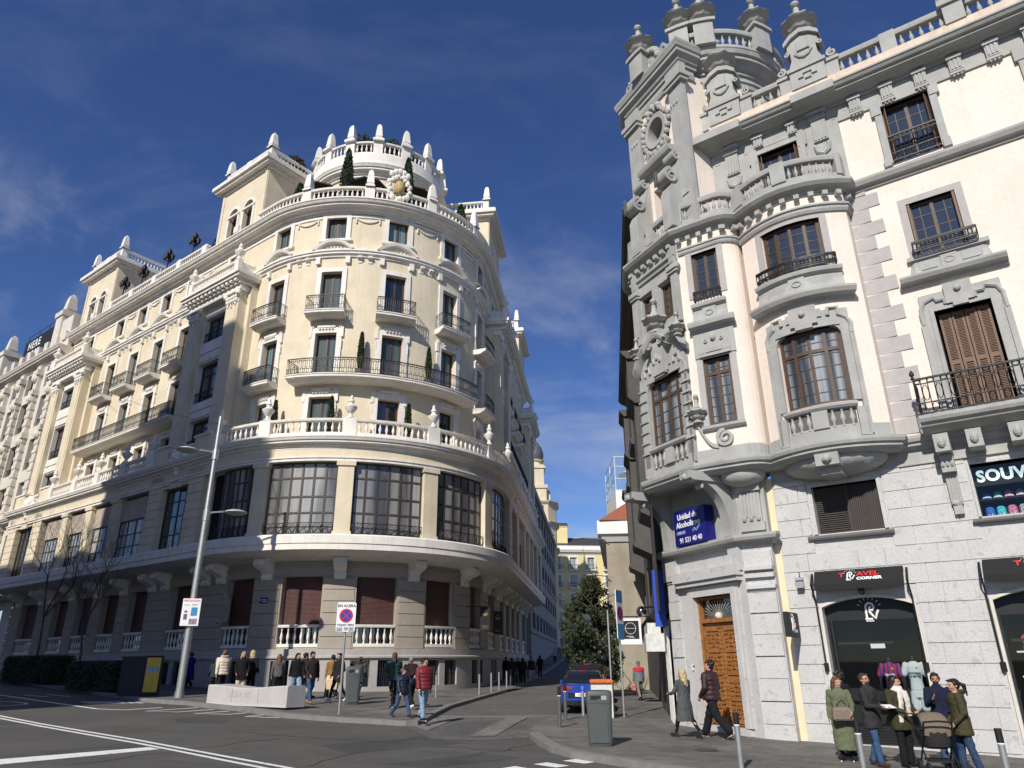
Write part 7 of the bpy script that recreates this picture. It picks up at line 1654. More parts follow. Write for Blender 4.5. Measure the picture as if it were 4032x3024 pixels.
def person(x,y,h,az,label,top=((.05,.05,.05),'jacket'),bottom=((.03,.03,.03),'trousers'),shoe=(.02,.02,.02),hair=('brown','short'),legs=((.05,.05),(-.05,.05)),arms=((0.05,.12,.25,.0),(0.05,.12,.25,.0)),lean=0,head=(0,0),skin=None,puff=False,hood=False,beard=False,scarf=None,glasses=False,vox=.012,w=1.0,group='people on the pavements',z=None,hands=True,hat=None,face=True,backpack=None,yoke=None,mask=False):
    S=h/1.75; w*=1.07; skin=skin or SKIN; M0=Matrix.Diagonal((S*w,S*w,S,1)); LR=Matrix.Rotation(-lean,3,'X'); PV=Vector((0,0,.95))
    def U(p): return LR@(Vector(p)-PV)+PV
    dz=0; ft=[]; J={}
    for sd,(th,kn) in zip((1,-1),legs):
        hip=Vector((sd*.09,0,.92)); k=hip+Vector((sd*.015,sin(th),-cos(th)))*.43; an=k+Vector((0,sin(th-kn),-cos(th-kn)))*.42; fa=max(0,(kn-th)) if th-kn<-.25 else 0
        toe=an+Vector((sd*.02,.17*cos(fa*.9),-.045-.15*sin(fa*.9))); heel=an+Vector((0,-.045,-.04)); J[sd]=(hip,k,an,toe,heel); ft.append(min(toe.z,heel.z)-.035)
    dz=-min(ft); J={k_:tuple(v+Vector((0,0,dz)) for v in q) for k_,q in J.items()}
    off=Vector((0,0,dz)); base=U
    def U(p): return base(p)+off
    AR={}
    for sd,(fw,ou,el,inn) in zip((1,-1),arms):
        sh=U((sd*.185,0,1.41)); d1=Vector((sd*sin(ou),sin(fw)*cos(ou),-cos(fw)*cos(ou))); e=sh+d1*.285; a2=fw+el; d2=Vector((sd*(sin(ou)*.5-sin(inn)),sin(a2)*cos(inn),-cos(a2)*cos(inn))).normalized(); wr=e+d2*.25
        AR[sd]=(sh,e,wr,d2)
    yaw,pit=head; HR=Matrix.Translation(U((0,.0,1.5)))@Matrix.Rotation(yaw,4,'Z')@Matrix.Rotation(-pit,4,'X')
    def Hd(p): return HR@Vector(p)
    b=MB()
    loft(b,[(.84,.13,.095),(.93,.168,.115),(1.05,.145,.10),(1.15,.14,.10),(1.28,.165,.115),(1.38,.18,.105),(1.44,.14,.08),(1.49,.06,.055)],U)
    capsule(b,U((0,-.01,1.44)),Hd((0,.005,.08)),.056,.052)
    def hell(c,r): b.ell((0,0,0),r,14,10,M=Matrix.Translation(Vector((0,0,0)))) if False else b.add(*ell_v(c,r,Hd))
    def ell_v(c,r,f,n=14,m=9):
        vs=[];fs=[]
        for i in range(m+1):
            t=(-PI/2+PI*i/m)*.985
            for j in range(n):
                a=2*PI*j/n; vs.append(f((c[0]+r[0]*cos(t)*cos(a),c[1]+r[1]*cos(t)*sin(a),c[2]+r[2]*sin(t))))
        for i in range(m):
            for j in range(n): fs.append((i*n+j,i*n+(j+1)%n,(i+1)*n+(j+1)%n,(i+1)*n+j))
        fs.append(tuple(range(n-1,-1,-1))); fs.append(tuple(range(m*n,m*n+n))); return vs,fs
    hell((0,.0,.155),(.074,.092,.095)); hell((0,.025,.095),(.056,.068,.072)); hell((0,.062,.045),(.03,.03,.024)); hell((0,.098,.105),(.013,.020,.024)); hell((0,.085,.14),(.045,.02,.012))
    for sd in (1,-1): hell((sd*.076,-.005,.115),(.011,.02,.032)); hell((sd*.036,.073,.09),(.022,.02,.018))
    for sd in (1,-1):
        hip,k,an,toe,heel=J[sd]; capsule(b,hip,k,.085,.055); capsule(b,k,k.lerp(an,.35),.052,.056); capsule(b,k.lerp(an,.3),an,.055,.036); capsule(b,heel+Vector((0,0,.005)),toe+Vector((0,-.03,.01)),.034,.03)
        sh,e,wr,d2=AR[sd]; capsule(b,sh,e,.052,.042); capsule(b,e,wr,.042,.028)
        # hand: palm, four unequal curled fingers and a thumb
        d=d2.normalized(); fwd=Vector((0,1,0)); px=(fwd-d*fwd.dot(d)); px=px.normalized() if px.length>.2 else Vector((0,0,1)); nrm=d.cross(px)*sd
        if hands:
            pc=wr+d*.05; capsule(b,wr-d*.01+px*.008,wr+d*.085+px*.022,.021,.016); capsule(b,wr-d*.01-px*.008,wr+d*.08-px*.024,.021,.015); capsule(b,wr,wr+d*.085,.022,.017)
            for i,(o_,ln) in enumerate(((.03,.068),(.011,.078),(-.01,.072),(-.03,.055))):
                r0=wr+d*.088+px*o_; d3=(d+nrm*-.25).normalized(); r1=r0+d3*ln*.5; d4=(d+nrm*-(.75+.1*i)).normalized(); r2=r1+d4*ln*.5; capsule(b,r0,r1,.0098,.0092,7); capsule(b,r1,r2,.0092,.008,7)
            t0=wr+d*.025+px*.024; t1=t0+(px*.8+d*.6-nrm*.3).normalized()*.042; t2=t1+(d*.9+px*.2-nrm*.35).normalized()*.034; capsule(b,t0,t1,.0125,.011,7); capsule(b,t1,t2,.011,.009,7)
        else: capsule(b,wr,wr+d*.14,.026,.018)
    def tf_(mb): mb.v=[tuple(M0@Vector(v)) for v in mb.v]; return mb
    body=skin_mesh(tf_(b),'person',skin,None,vox,2); body.location=(x,y,gz(x,y) if z is None else z); body.rotation_euler=(0,0,-R(az)); tag(body,label,'person',group)
    def cl(mb,name,m,v=None,sm=3): return skin_mesh(tf_(mb),name,m,body,v or vox*1.25,sm,{'shoe':0,'hair':.03,'beard':.01,'knit_hat':0,'trousers':.035}.get(name,.035 if not puff else .02))
    # shoes
    for sd in (1,-1):
        mb=MB(); hip,k,an,toe,heel=J[sd]; up=Vector((0,0,1)); capsule(mb,heel+Vector((0,.0,.01)),toe+Vector((0,-.02,.012)),.046,.04); capsule(mb,heel.lerp(toe,.25)+Vector((0,0,.02)),an+Vector((0,0,.02)),.046,.046)
        cl(mb,'shoe',cloth(shoe,.5,.1),None,2)
    if max(shoe)<.6:
        for sd in (1,-1):
            mb=MB(); hip,k,an,toe,heel=J[sd]; capsule(mb,heel+Vector((0,-.01,-.022)),toe+Vector((0,.0,-.02)),.022,.02)
            tf_(mb).build('sole',M_SOLE if shoe[0]<.03 else mat('dark_sole',(.1,.08,.06),.8,0) if 'dark_sole' not in bpy.data.materials else bpy.data.materials['dark_sole'],body,True)
    # legs
    bc,bk=bottom; mb=MB(); wide=1.35 if bk=='wide' else 1.0
    for sd in (1,-1):
        hip,k,an,toe,heel=J[sd]
        if bk in('trousers','wide','jeans'):
            capsule(mb,hip+Vector((0,0,.03)),k,.10*(1+.1*(wide-1)),.072*wide); capsule(mb,k,an+Vector((0,0,.03)),.072*wide,.062*wide*1.05)
        elif bk=='tights': capsule(mb,hip,k,.09,.06); capsule(mb,k,k.lerp(an,.35),.058,.06); capsule(mb,k.lerp(an,.3),an,.06,.042)
    loft(mb,[(.82,.15,.11),(.92,.178,.125),(1.04,.152,.112)],U); cl(mb,'trousers',cloth(bc,.9,.22,30))
    # upper garment
    tc,tk=top; mb=MB(); tcl=cloth(tc,.45 if puff else .9,.14,18,.5,70,.35 if puff else .15)
    hem={'jacket':.86,'long_jacket':.70,'coat':.42,'dress':.22}[tk]; prof=[(hem,.20,.145),(.95,.19,.14),(1.08,.172,.132),(1.2,.172,.132),(1.32,.195,.138),(1.40,.205,.13),(1.455,.155,.105),(1.49,.09,.08)]
    if tk in('coat','dress'): prof=[(hem,.25 if tk=='coat' else .22,.19),(.7,.225,.165),(.92,.20,.145)]+prof[2:]
    if tk=='long_jacket': prof=[(hem,.215,.16),(.92,.20,.145)]+prof[2:]
    if puff:
        zs=[hem+i*(1.46-hem)/30 for i in range(31)]; pp=[]
        for zq in zs:
            for (a,b_) in zip(prof,prof[1:]):
                if a[0]<=zq<=b_[0]+1e-6:
                    u=(zq-a[0])/(b_[0]-a[0]); k_=1.06+.10*abs(sin((zq-hem)*PI/.105)); pp.append((zq,(a[1]+(b_[1]-a[1])*u)*k_,(a[2]+(b_[2]-a[2])*u)*k_*1.1)); break
        prof=pp+[(1.5,.1,.09)]
    def Uh(p):
        p=Vector(p)
        if p.z<.93:
            q=p.copy(); mid=(J[1][1]+J[-1][1])/2; t=(.93-p.z)/.5; q.y+=mid.y*min(1.2,t)*.6; return q+off if False else U((q.x,q.y,q.z))
        return U(p)
    loft(mb,prof,Uh,24)
    for sd in (1,-1):
        sh,e,wr,d2=AR[sd]; f=1.22 if puff else 1.0
        if puff:
            for a,bq,r0,r1 in ((sh,e,.078,.066),(e,wr,.066,.052)):
                n_=3
                for i in range(n_): capsule(mb,a.lerp(bq,i/n_),a.lerp(bq,(i+.75)/n_),(r0+(r1-r0)*i/n_)*1.08,(r0+(r1-r0)*(i+.7)/n_)*1.05)
        else: capsule(mb,sh,e,.072,.058); capsule(mb,e,wr,.058,.044)
    if hood:
        for i in range(8): a=PI*(i/7); capsule(mb,U((.10*cos(a),-.02-.09*sin(a),1.47)),U((.12*cos(a),-.05-.10*sin(a),1.53)),.035,.03)
    else: loft(mb,[(1.44,.11,.09),(1.5,.075,.07),(1.535,.072,.068)],U)
    cl(mb,'coat' if tk in('coat',) else 'dress' if tk=='dress' else 'jacket',tcl,vox*1.1 if puff else None,1 if puff else 3)
    if yoke:
        mb=MB(); loft(mb,[(1.29,.203,.152),(1.40,.214,.143),(1.46,.163,.118),(1.5,.098,.09)],U)
        for sd in (1,-1): sh,e,wr,d2=AR[sd]; capsule(mb,sh,sh.lerp(e,.12),.081,.078)
        cl(mb,'coloured_yoke',cloth(yoke,.8))
    if scarf:
        mb=MB(); loft(mb,[(1.43,.13,.12,.01),(1.5,.115,.11,.01),(1.545,.09,.09,.01)],U)
        for sx,l in ((.05,.62),(-.06,.5)): 
            rows=[]
            for i in range(6): zq=1.46-l*i/5; rows.append((zq,.055,.03,.135+.02*sin(i),sx+.01*i*(1 if sx>0 else -1)))
            loft(mb,rows[::-1],U,12)
        cl(mb,'scarf',cloth(scarf,.95,.08,40))
    # hair
    hc,hs=hair; mb=MB(); hm=HAIRC[hc]
    if hat:
        mb.add(*ell_v((0,-.005,.19),(.09,.108,.085),Hd)); mb.add(*ell_v((0,-.01,.15),(.093,.11,.035),Hd)); cl(mb,'knit_hat',cloth(hat,.95),.012); mb=MB()
    if hs!='bald':
        mb.add(*ell_v((0,-.016,.178),(.083,.099,.088),Hd)); mb.add(*ell_v((0,-.04,.13),(.078,.072,.085),Hd))
        for sd in (1,-1): mb.add(*ell_v((sd*.068,-.01,.15),(.02,.05,.05),Hd)); mb.add(*ell_v((sd*.03,.06,.215),(.04,.035,.022),Hd))
        if hs in('long','wavy'):
            for i in range(9):
                a=PI*(i/8); xx=.075*cos(a); yy=-.02-.075*sin(a); ln=.24+.05*sin(i*2.1)
                capsule(mb,Hd((xx,yy,.16)),Hd((xx*1.12,yy-.015,.03)),.03,.03); q0=Hd((xx*1.12,yy-.015,.03)); capsule(mb,q0,q0+Vector((xx*.12,-.03,-ln*.75)),.032,.018)
        if hs=='bob':
            for i in range(9): a=PI*(i/8); xx=.078*cos(a); yy=-.02-.078*sin(a); capsule(mb,Hd((xx,yy,.16)),Hd((xx*1.1,yy,.02)),.03,.024)
        if hs=='pony':
            q0=Hd((0,-.11,.17)); capsule(mb,q0,q0+LR@Vector((0,-.07,-.04)),.035,.04); capsule(mb,q0+Vector((0,-.07,-.04)),q0+Vector((.02,-.10,-.24)),.04,.015)
        if hs=='curly':
            rn=random.Random(3)
            for i in range(26): a=rn.uniform(0,6.28); t=rn.uniform(.1,1.4); q=(.086*cos(a)*cos(t),-.018+.1*sin(a)*cos(t),.175+.092*sin(t)); mb.add(*ell_v(q,(.026,.026,.024),Hd,7,5))
        cl(mb,'hair',hm,.011,2)
    if beard:
        mb=MB(); mb.add(*ell_v((0,.045,.055),(.05,.052,.034),Hd)); mb.add(*ell_v((0,.086,.082),(.03,.012,.008),Hd)); cl(mb,'beard',hm,.009,1)
    if face:
        mb=MB()
        for sd in (1,-1): mb.add(*ell_v((sd*.032,.083,.125),(.011,.008,.006),Hd,8,5)); mb.add(*ell_v((sd*.033,.09,.147),(.018,.006,.0035),Hd,8,5))
        tf_(mb).build('eyes',M_EYE,body,True); mb=MB(); mb.add(*ell_v((0,.092,.068),(.022,.008,.006),Hd,8,5)); tf_(mb).build('mouth',M_LIP,body,True)
        if glasses:
            mb=MB()
            for sd in (1,-1): mb.tube([Hd((sd*.033+.022*cos(a*PI/5),.105,.123+.017*sin(a*PI/5))) for a in range(10)],.0035,4,closed=True); mb.tube([Hd((sd*.055,.1,.128)),Hd((sd*.08,0,.128))],.003,4)
            tf_(mb).build('glasses',M_BLACK,body)
    if backpack:
        mb=MB(); loft(mb,[(1.0,.13,.08,-.2),(1.05,.155,.1,-.21),(1.3,.155,.1,-.21),(1.42,.12,.08,-.19)],U)
        for sd in (1,-1): capsule(mb,U((sd*.11,-.12,1.45)),U((sd*.12,.12,1.38)),.022,.022); capsule(mb,U((sd*.12,.12,1.38)),U((sd*.14,.05,1.1)),.02,.02)
        bp=cl(mb,'tmp',cloth(backpack,.8)); bp.name='backpack'; mw=body.matrix_basis.copy(); bp.parent=None; bp.matrix_world=mw; tag(bp,None,'backpack')
        body['_bp']=bp.name
    person.last=dict(J=J,AR={k_:tuple(M0@q for q in v[:3]) for k_,v in AR.items()},body=body,M0=M0)
    return body
def wpt(body,p): return body.matrix_basis@Vector(p)
def place(hx,hy,fx,fy):
    p=gpt(fx,fy); d=ray(hx,hy); t=p.y/d.y; return p.x,p.y,max(1.1,min(1.95,HC+d.z*t-gz(p.x,p.y)))
def placeY(hx,hy,Y):
    d=ray(hx,hy); t=Y/d.y; x_=d.x*t; return x_,Y,max(1.5,min(1.9,HC+d.z*t-gz(x_,Y)))
WK=((.38,.12),(-.28,.35)); WK2=((-.28,.35),(.38,.12)); ST=((.03,.04),(-.03,.03)); SW=((.3,.1,.25,0),(-.3,.1,.2,0)); SW2=((-.3,.1,.2,0),(.3,.1,.25,0)); FOLD=((.25,.15,1.35,.55),(.25,.15,1.35,.55)); PK=((-.05,.2,.75,.25),(-.05,.2,.75,.25))
BLK=(.012,.012,.014); DEN=(.045,.09,.17); LDEN=(.22,.31,.42)
x,y,h=place(872,2556,862,2752); person(x,y,h,-35,'person in a cream puffer jacket and dark trousers walking behind the stone bench',((.62,.53,.42),'jacket'),(BLK,'trousers'),BLK,('auburn','short'),WK,SW,puff=True,hood=True,head=(.3,0))
x,y,h=place(850,2556,835,2742); person(x,y,1.62,-30,'person in a dark teal coat half hidden by the cream puffer jacket',((.03,.05,.055),'jacket'),(BLK,'trousers'),BLK,('brown','short'),WK2,SW2)
x,y,h=place(944,2567,940,2752); person(x,y,h,160,'person with blonde hair in a black coat and pale skirt behind the stone bench',(BLK,'long_jacket'),((.5,.42,.32),'wide'),(.3,.25,.2),('blonde','long'),ST,PK)
x,y,h=place(983,2562,978,2748); person(x,y,h,20,'person in a grey beige hooded scarf and black clothes behind the bench',(BLK,'jacket'),(BLK,'trousers'),BLK,('blonde','bob'),ST,PK,scarf=(.36,.31,.27))
x,y,h=place(1086,2575,1085,2752); person(x,y,h,-10,'person with long brown hair and zebra striped scarf walking off by the hotel wall',((.10,.095,.09),'jacket'),(BLK,'trousers'),BLK,('auburn','long'),WK,SW,scarf=(.45,.4,.36))
x,y,h=place(1166,2571,1158,2757); person(x,y,h,150,'smiling person in a black jacket and pale jeans at the end of the bench',(BLK,'jacket'),(LDEN,'wide'),(.5,.48,.45),('black','long'),WK2,SW2,head=(.25,0))
x,y,h=place(1187,2570,1190,2752); person(x,y,h,60,'dark haired person in a black coat hidden behind the couple at the bench end',((.02,.018,.018),'jacket'),(BLK,'trousers'),BLK,('black','short'),WK,SW)
x,y,h=place(1223,2560,1215,2773); person(x,y,h,140,'person in a dark brown jacket, blue jeans and tan boots striding from the bench',((.03,.022,.02),'jacket'),(DEN,'jeans'),(.36,.19,.07),('black','short'),WK,((.3,.1,.5,.2),(-.25,.28,.2,0)),beard=True,skin=SKIN2)
x,y,h=place(1313,2578,1300,2752); b_=person(x,y,h,-30,'person in a tan jacket with black back panel walking away behind the sign post',((.26,.145,.055),'jacket'),(BLK,'wide'),BLK,('black','short'),WK2,((-.35,.35,.1,0),(.1,.1,.1,0)))
q=wpt(b_,(.02,.20,0)); s=empty('shopping_bag','large cream shopping bag carried beside the tan jacket','bag',(x+.12,y-.3,gz(x,y)+.38),R(-10)); mb=MB(); rows=[[(a*w_,b*d_,z_) for a,b in ((-1,-1),(1,-1),(1,1),(-1,1))] for z_,w_,d_ in ((0,.2,.07),(.04,.24,.09),(.4,.27,.1),(.58,.25,.05))]; mb.grid(rows,closeu=True); mb.add(rows[0],[(3,2,1,0)]); mb.build('bag',cloth((.62,.47,.28),.8),s); mb=MB(); mb.tube([(-.12,0,.57),(-.08,0,.75),(.08,0,.75),(.12,0,.57)],.012,5); mb.build('handle',cloth((.62,.47,.28),.8),s)
x,y,h=place(1341,2571,1325,2764); person(x,y,h,-150,'person in dark clothes and white shoes partly hidden by the sign post',((.02,.02,.022),'long_jacket'),(BLK,'tights'),(.72,.72,.7),('black','bob'),WK,PK)
x,y,h=place(1409,2586,1410,2756); person(x,y,h,10,'person with auburn hair in a long dark grey quilted coat right of the bin',((.045,.045,.05),'long_jacket'),(BLK,'tights'),(.42,.33,.26),('auburn','pony'),WK2,PK,puff=True,hood=True)
x,y,h=place(1557,2569,1545,2790); person(x,y,h,-25,'person in a shiny dark green puffer jacket and black leggings, seen from behind',((.018,.045,.035),'jacket'),(BLK,'tights'),BLK,('auburn','pony'),((.28,.05),(-.3,.12)),((.1,.1,.2,0),(.5,.2,.9,.3)),puff=True,head=(-.5,0))
x,y,h=place(1606,2580,1617,2793); b_=person(x,y,max(h,1.72),-30,'person in black stooping with a backpack, behind the boy in navy',((.018,.016,.018),'jacket'),(BLK,'trousers'),(.72,.72,.72),('grey','short'),WK,PK,lean=.3,head=(0,-.3),backpack=(.025,.012,.016))
tag(bpy.data.objects[b_['_bp']],'dark maroon backpack on the stooping person in black','backpack')
x,y,h=place(1590,2630,1580,2826); person(x,y,h,130,'child in a navy padded jacket, blue jeans and white soled trainers',((.015,.022,.05),'jacket'),((.05,.085,.17),'jeans'),(.03,.035,.05),('brown','short'),WK2,((.1,.1,.3,0),(.7,.25,1.7,.4)),puff=True,w=1.08,head=(.4,0))
x,y,h=place(1672,2592,1664,2840); person(x,y,h,140,'person in a dark red padded jacket and pale blue jeans at the crossing',((.16,.018,.025),'jacket'),(LDEN,'jeans'),BLK,('black','short'),((.22,.08),(-.2,.3)),((.15,.12,.15,0),(-.15,.12,.2,0)),puff=True,glasses=True,w=1.06,head=(.25,0))
x,y,h=place(735,2562,735,2712); person(x,y,1.78,-60,'person in a long royal blue coat in the shade behind the lamp pole',((.012,.02,.16),'coat'),(BLK,'trousers'),BLK,('black','short'),WK,SW,w=1.15)
# shaded crowd on the hotel side of the street
cr=[(1956,2585,1957,2676,170,'person in a dark suit standing at the hotel door in the side street',(.02,.02,.022),BLK),(1992,2592,1992,2682,10,'person in a black coat in the shade, nearest behind the suited one',(.015,.015,.016),BLK),(2018,2590,2016,2700,0,'person in a dark jacket in the middle of the shaded crowd',(.02,.018,.016),BLK),(2040,2592,2040,2690,185,'person in a black jacket left of the one in pale jeans',(.014,.014,.016),BLK),(2062,2590,2060,2694,5,'person in a dark coat beside the one in pale jeans',(.02,.02,.02),BLK),(2094,2586,2094,2690,178,'person in a dark top and pale jeans in the shaded crowd',(.03,.03,.03),(.45,.45,.45)),(2128,2586,2127,2668,0,'person in dark clothes farther up the shaded pavement',(.02,.02,.022),BLK),(2185,2556,2185,2612,175,'person in a pale shirt farthest up the shaded pavement',(.3,.32,.36),BLK)]
for i,(a,b,c,d,az_,lb,tc_,bc_) in enumerate(cr):
    x,y,h=place(a,b,c,d); person(x,y,max(1.6,min(1.82,h)),az_,lb,(tc_,'jacket'),(bc_,'trousers'),BLK,('black','short' if i%2 else 'bob'),WK if i%2 else ST,SW if i%2 else PK,vox=.022,hands=False,face=i in(0,5))
x,y,h=place(2518,2604,2522,2758); b_=person(x,y,h,-5,'person in a grey jacket with red shoulders walking up the narrow right pavement',((.16,.175,.2),'jacket'),((.2,.18,.15),'trousers'),(.03,.025,.02),('grey','short'),WK,((.12,.14,.15,0),(.12,.14,.15,0)),hat=(.06,.055,.05),yoke=(.5,.035,.05))
a=person.last['AR'][-1][2]; q=wpt(b_,a); s=empty('carrier_bag','small red and white carrier bag held by the person with red shoulders','bag',(q.x-.02,q.y,q.z-.42),0); mb=MB(); mb.box((0,0,.14),(.2,.08,.27)); mb.build('bag',mat('red_white_bag',(.55,.16,.15),.6,.9,9),s); mb=MB(); mb.tube([(-.06,0,.27),(0,0,.36),(.06,0,.27)],.007,4); mb.build('handle',M_WPAINT,s)
x,y,h=place(2700,2634,2706,2905); person(x,y,h,-35,'person with blonde hair in a long grey coat passing the carved door',((.085,.09,.088),'coat'),(BLK,'tights'),(.03,.03,.03),('blonde','long'),WK2,((.1,.12,.3,.1),(.45,.15,.9,.4)),head=(.1,0))
x,y,h=place(2755,2594,2800,2907); person(x+.12,y,h,-40,'person in a dark maroon puffer jacket and black trousers passing the carved door',((.035,.015,.017),'jacket'),(BLK,'wide'),BLK,('black','curly'),((.42,.1),(-.38,.35)),PK,puff=True,head=(.35,-.15))
# group by the shop window
x,y,h=placeY(3288,2660,16.9); b_=person(x,y,1.64,-150,'person in a long green knitted dress with a taupe handbag, left of the shop group',((.125,.145,.085),'dress'),(BLK,'tights'),BLK,('auburn','long'),ST,((.0,.15,.2,0),(.15,.22,.9,.1)),head=(.9,0))
s=empty('handbag','taupe leather handbag on the arm of the person in the green dress','bag',(x-.10,y-.28,gz(x,y)+.80),R(-10)); mb=MB(); rows=[[(a*w_,b*d_,z_) for a,b in ((-1,-1),(1,-1),(1,1),(-1,1))] for z_,w_,d_ in ((0,.17,.06),(.03,.2,.08),(.2,.19,.07),(.26,.15,.04))]; mb.grid(rows,closeu=True); mb.add(rows[0],[(3,2,1,0)]); mb.add(rows[-1],[(0,1,2,3)]); mb.build('bag',cloth((.20,.155,.12),.5),s); mb=MB(); mb.tube([(-.12,0,.25),(-.09,0,.42),(.02,0,.5),(.1,0,.42),(.12,0,.25)],.011,5); mb.build('strap',cloth((.20,.155,.12),.5),s)
x,y,h=placeY(3298,2636,17.6); person(x,y,1.74,-30,'person with dark hair in black standing behind the green dress',((.015,.015,.018),'jacket'),(DEN,'jeans'),BLK,('black','curly'),ST,PK,head=(.4,0))
x,y,h=placeY(3402,2652,16.2); b_=person(x,y,1.74,140,'person with glasses in a charcoal jacket and jeans holding a white sheet of paper',((.035,.033,.035),'long_jacket'),(DEN,'jeans'),(.05,.035,.025),('brown','short'),((.12,.06),(-.1,.12)),((.2,.12,1.25,.25),(.2,.12,1.2,.35)),glasses=True,beard=True,head=(-.35,-.25))
a=person.last['AR']; q=(wpt(b_,a[1][2])+wpt(b_,a[-1][2]))/2; s=empty('paper_sheet','folded white sheet held by the person in the charcoal jacket','paper',(q.x+.02,q.y-.12,q.z+.03),R(20)); mb=MB(); mb.box((0,0,0),(.26,.17,.006),M=Matrix.Rotation(.35,4,'X')); mb.build('sheet',M_WPAINT,s)
x,y,h=placeY(3518,2672,16.1); person(x,y,1.70,165,'person with long dark hair, white scarf and olive coat in the middle of the group',((.045,.042,.022),'long_jacket'),(BLK,'trousers'),BLK,('black','long'),ST,((.15,.15,1.1,.5),(.15,.15,1.1,.5)),scarf=(.7,.63,.57),head=(.5,0),w=1.05)
x,y,h=placeY(3680,2668,16.3); person(x,y,1.76,195,'person in a navy fleece over white collar, pointing, right of the white scarf',((.014,.018,.04),'jacket'),(DEN,'jeans'),BLK,('black','short'),ST,((.2,.2,1.9,.35),(.1,.12,.3,0)),beard=True,skin=SKIN2,head=(-.2,-.1))
x,y,h=placeY(3752,2694,15.3); person(x,y,1.68,-75,'person with dark ponytail in an olive parka and jeans at the pram',((.062,.055,.028),'long_jacket'),((.035,.06,.12),'jeans'),BLK,('black','pony'),((.12,.05),(-.1,.1)),PK,hood=True,head=(.35,0),w=1.08)
# pram
q=gpt(3630,3060); x,y=7.95,15.0; s=empty('pram','black framed pram with a taupe hood among the group by the shop','pram',(x,y,gz(x,y)),R(-15))
M_TAUPE=cloth((.17,.135,.10),.8,.1); mb=MB(); rows=[]
for i in range(10):
    a=-.25+2.3*i/9; r=.30; rows.append([((.26*(1-.10*abs(j-4)**2/16))*(j-4)/4,-.02+r*cos(a)*-1.0*(1-.15*((j-4)/4)**2),.78+(r+.02)*sin(a)*(1-.22*((j-4)/4)**4)) for j in range(9)])
mb.grid(rows); mb.build('hood',M_TAUPE,s,True); mb=MB(); rows=[]
for z_,w_,l_ in ((.48,.18,.28),(.52,.24,.36),(.72,.27,.42),(.78,.27,.42)): rows.append([(w_*math.copysign(abs(cos(a))**.6,cos(a)),.1+l_*math.copysign(abs(sin(a))**.6,sin(a)),z_) for a in [2*PI*j/20 for j in range(20)]])
mb.grid(rows,closeu=True); mb.add(rows[0],[tuple(range(19,-1,-1))]); mb.build('carrycot',cloth((.03,.028,.026),.8),s,True)
mb=MB()
for sg in (-1,1): mb.tube([(sg*.24,-.42,.95),(sg*.24,-.25,.7),(sg*.25,.3,.2)],.016,6); mb.tube([(sg*.25,-.35,.18),(sg*.24,.2,.62)],.016,6)
mb.tube([(-.24,-.42,.95),(0,-.46,.97),(.24,-.42,.95)],.018,6); mb.box((0,0,.28),(.4,.5,.03)); mb.build('frame',M_BLACK,s)
for sg in (-1,1):
    for yy in (-.36,.32): mb=MB(); mb.lathe([(.06,-.02),(.13,-.025),(.14,0),(.13,.025),(.06,.02)],(0,0,0),16,M=Matrix.Translation((sg*.27,yy,.14))@Matrix.Rotation(PI/2,4,'Y')); mb.build('wheel',M_TYRE,s,True)
# ---------------------------------------------------------------- shops and signs
def clear_glass(name):
    m=bpy.data.materials.new(name); m.use_nodes=True; nt=m.node_tree; nt.nodes.remove(nt.nodes['Principled BSDF']); o=nt.nodes['Material Output']
    t=nt.nodes.new('ShaderNodeBsdfTransparent'); t.inputs[0].default_value=(.8,.83,.84,1); g=nt.nodes.new('ShaderNodeBsdfGlossy'); g.inputs['Roughness'].default_value=.02; f=nt.nodes.new('ShaderNodeFresnel'); f.inputs[0].default_value=1.5; mx=nt.nodes.new('ShaderNodeMixShader')
    nt.links.new(f.outputs[0],mx.inputs[0]); nt.links.new(t.outputs[0],mx.inputs[1]); nt.links.new(g.outputs[0],mx.inputs[2]); nt.links.new(mx.outputs[0],o.inputs[0]); return m
M_CLEAR=clear_glass('shop_glass'); M_SHOPD=mat('shop_black',(.01,.011,.012),.5,0); M_SHOPIN=mat('dark_shop_interior',(.022,.022,.024),.8,0)
rzF=math.atan2(FN.x,-FN.y)  # local -Y faces the avenue
LOGO_W=mat('white_lettering',(.8,.8,.8),.5,0); LOGO_R=mat('red_lettering',(.6,.03,.03),.5,0)
def FM(s,n,z): q=FW(s,n); return face_M(q[0],q[1],z,rzF)
def logo(par,s,n,z,k,m,pf=None):
    # curled R over a base stroke with rays above
    M=FM(s,n,z) if pf is None else pf; mb=MB()
    def tb_(pts,r): mb.tube([M@Vector((a*k,b_*k,0)) for a,b_ in pts],r*k,6)
    tb_([(-.22,-.5),(-.22,.05),(-.2,.3),(0,.45),(.2,.36),(.26,.15),(.12,-.02),(-.02,.05),(0,.18),(.1,.2)],.07); tb_([(-.05,-.05),(.12,-.3),(.28,-.5),(.38,-.2),(.5,0)],.07); tb_([(-.32,-.52),(.12,-.52)],.06); tb_([(-.3,-.64),(.16,-.64)],.03)
    for a in range(7): t=R(20+a*23); tb_([(.58*cos(t),.1+.55*sin(t)),(.72*cos(t),.1+.7*sin(t))],.022)
    o=mb.build('logo',m,par); return o
def local(o,par):
    o.matrix_parent_inverse=(Matrix.Translation(par.location)@par.rotation_euler.to_matrix().to_4x4()).inverted(); return o
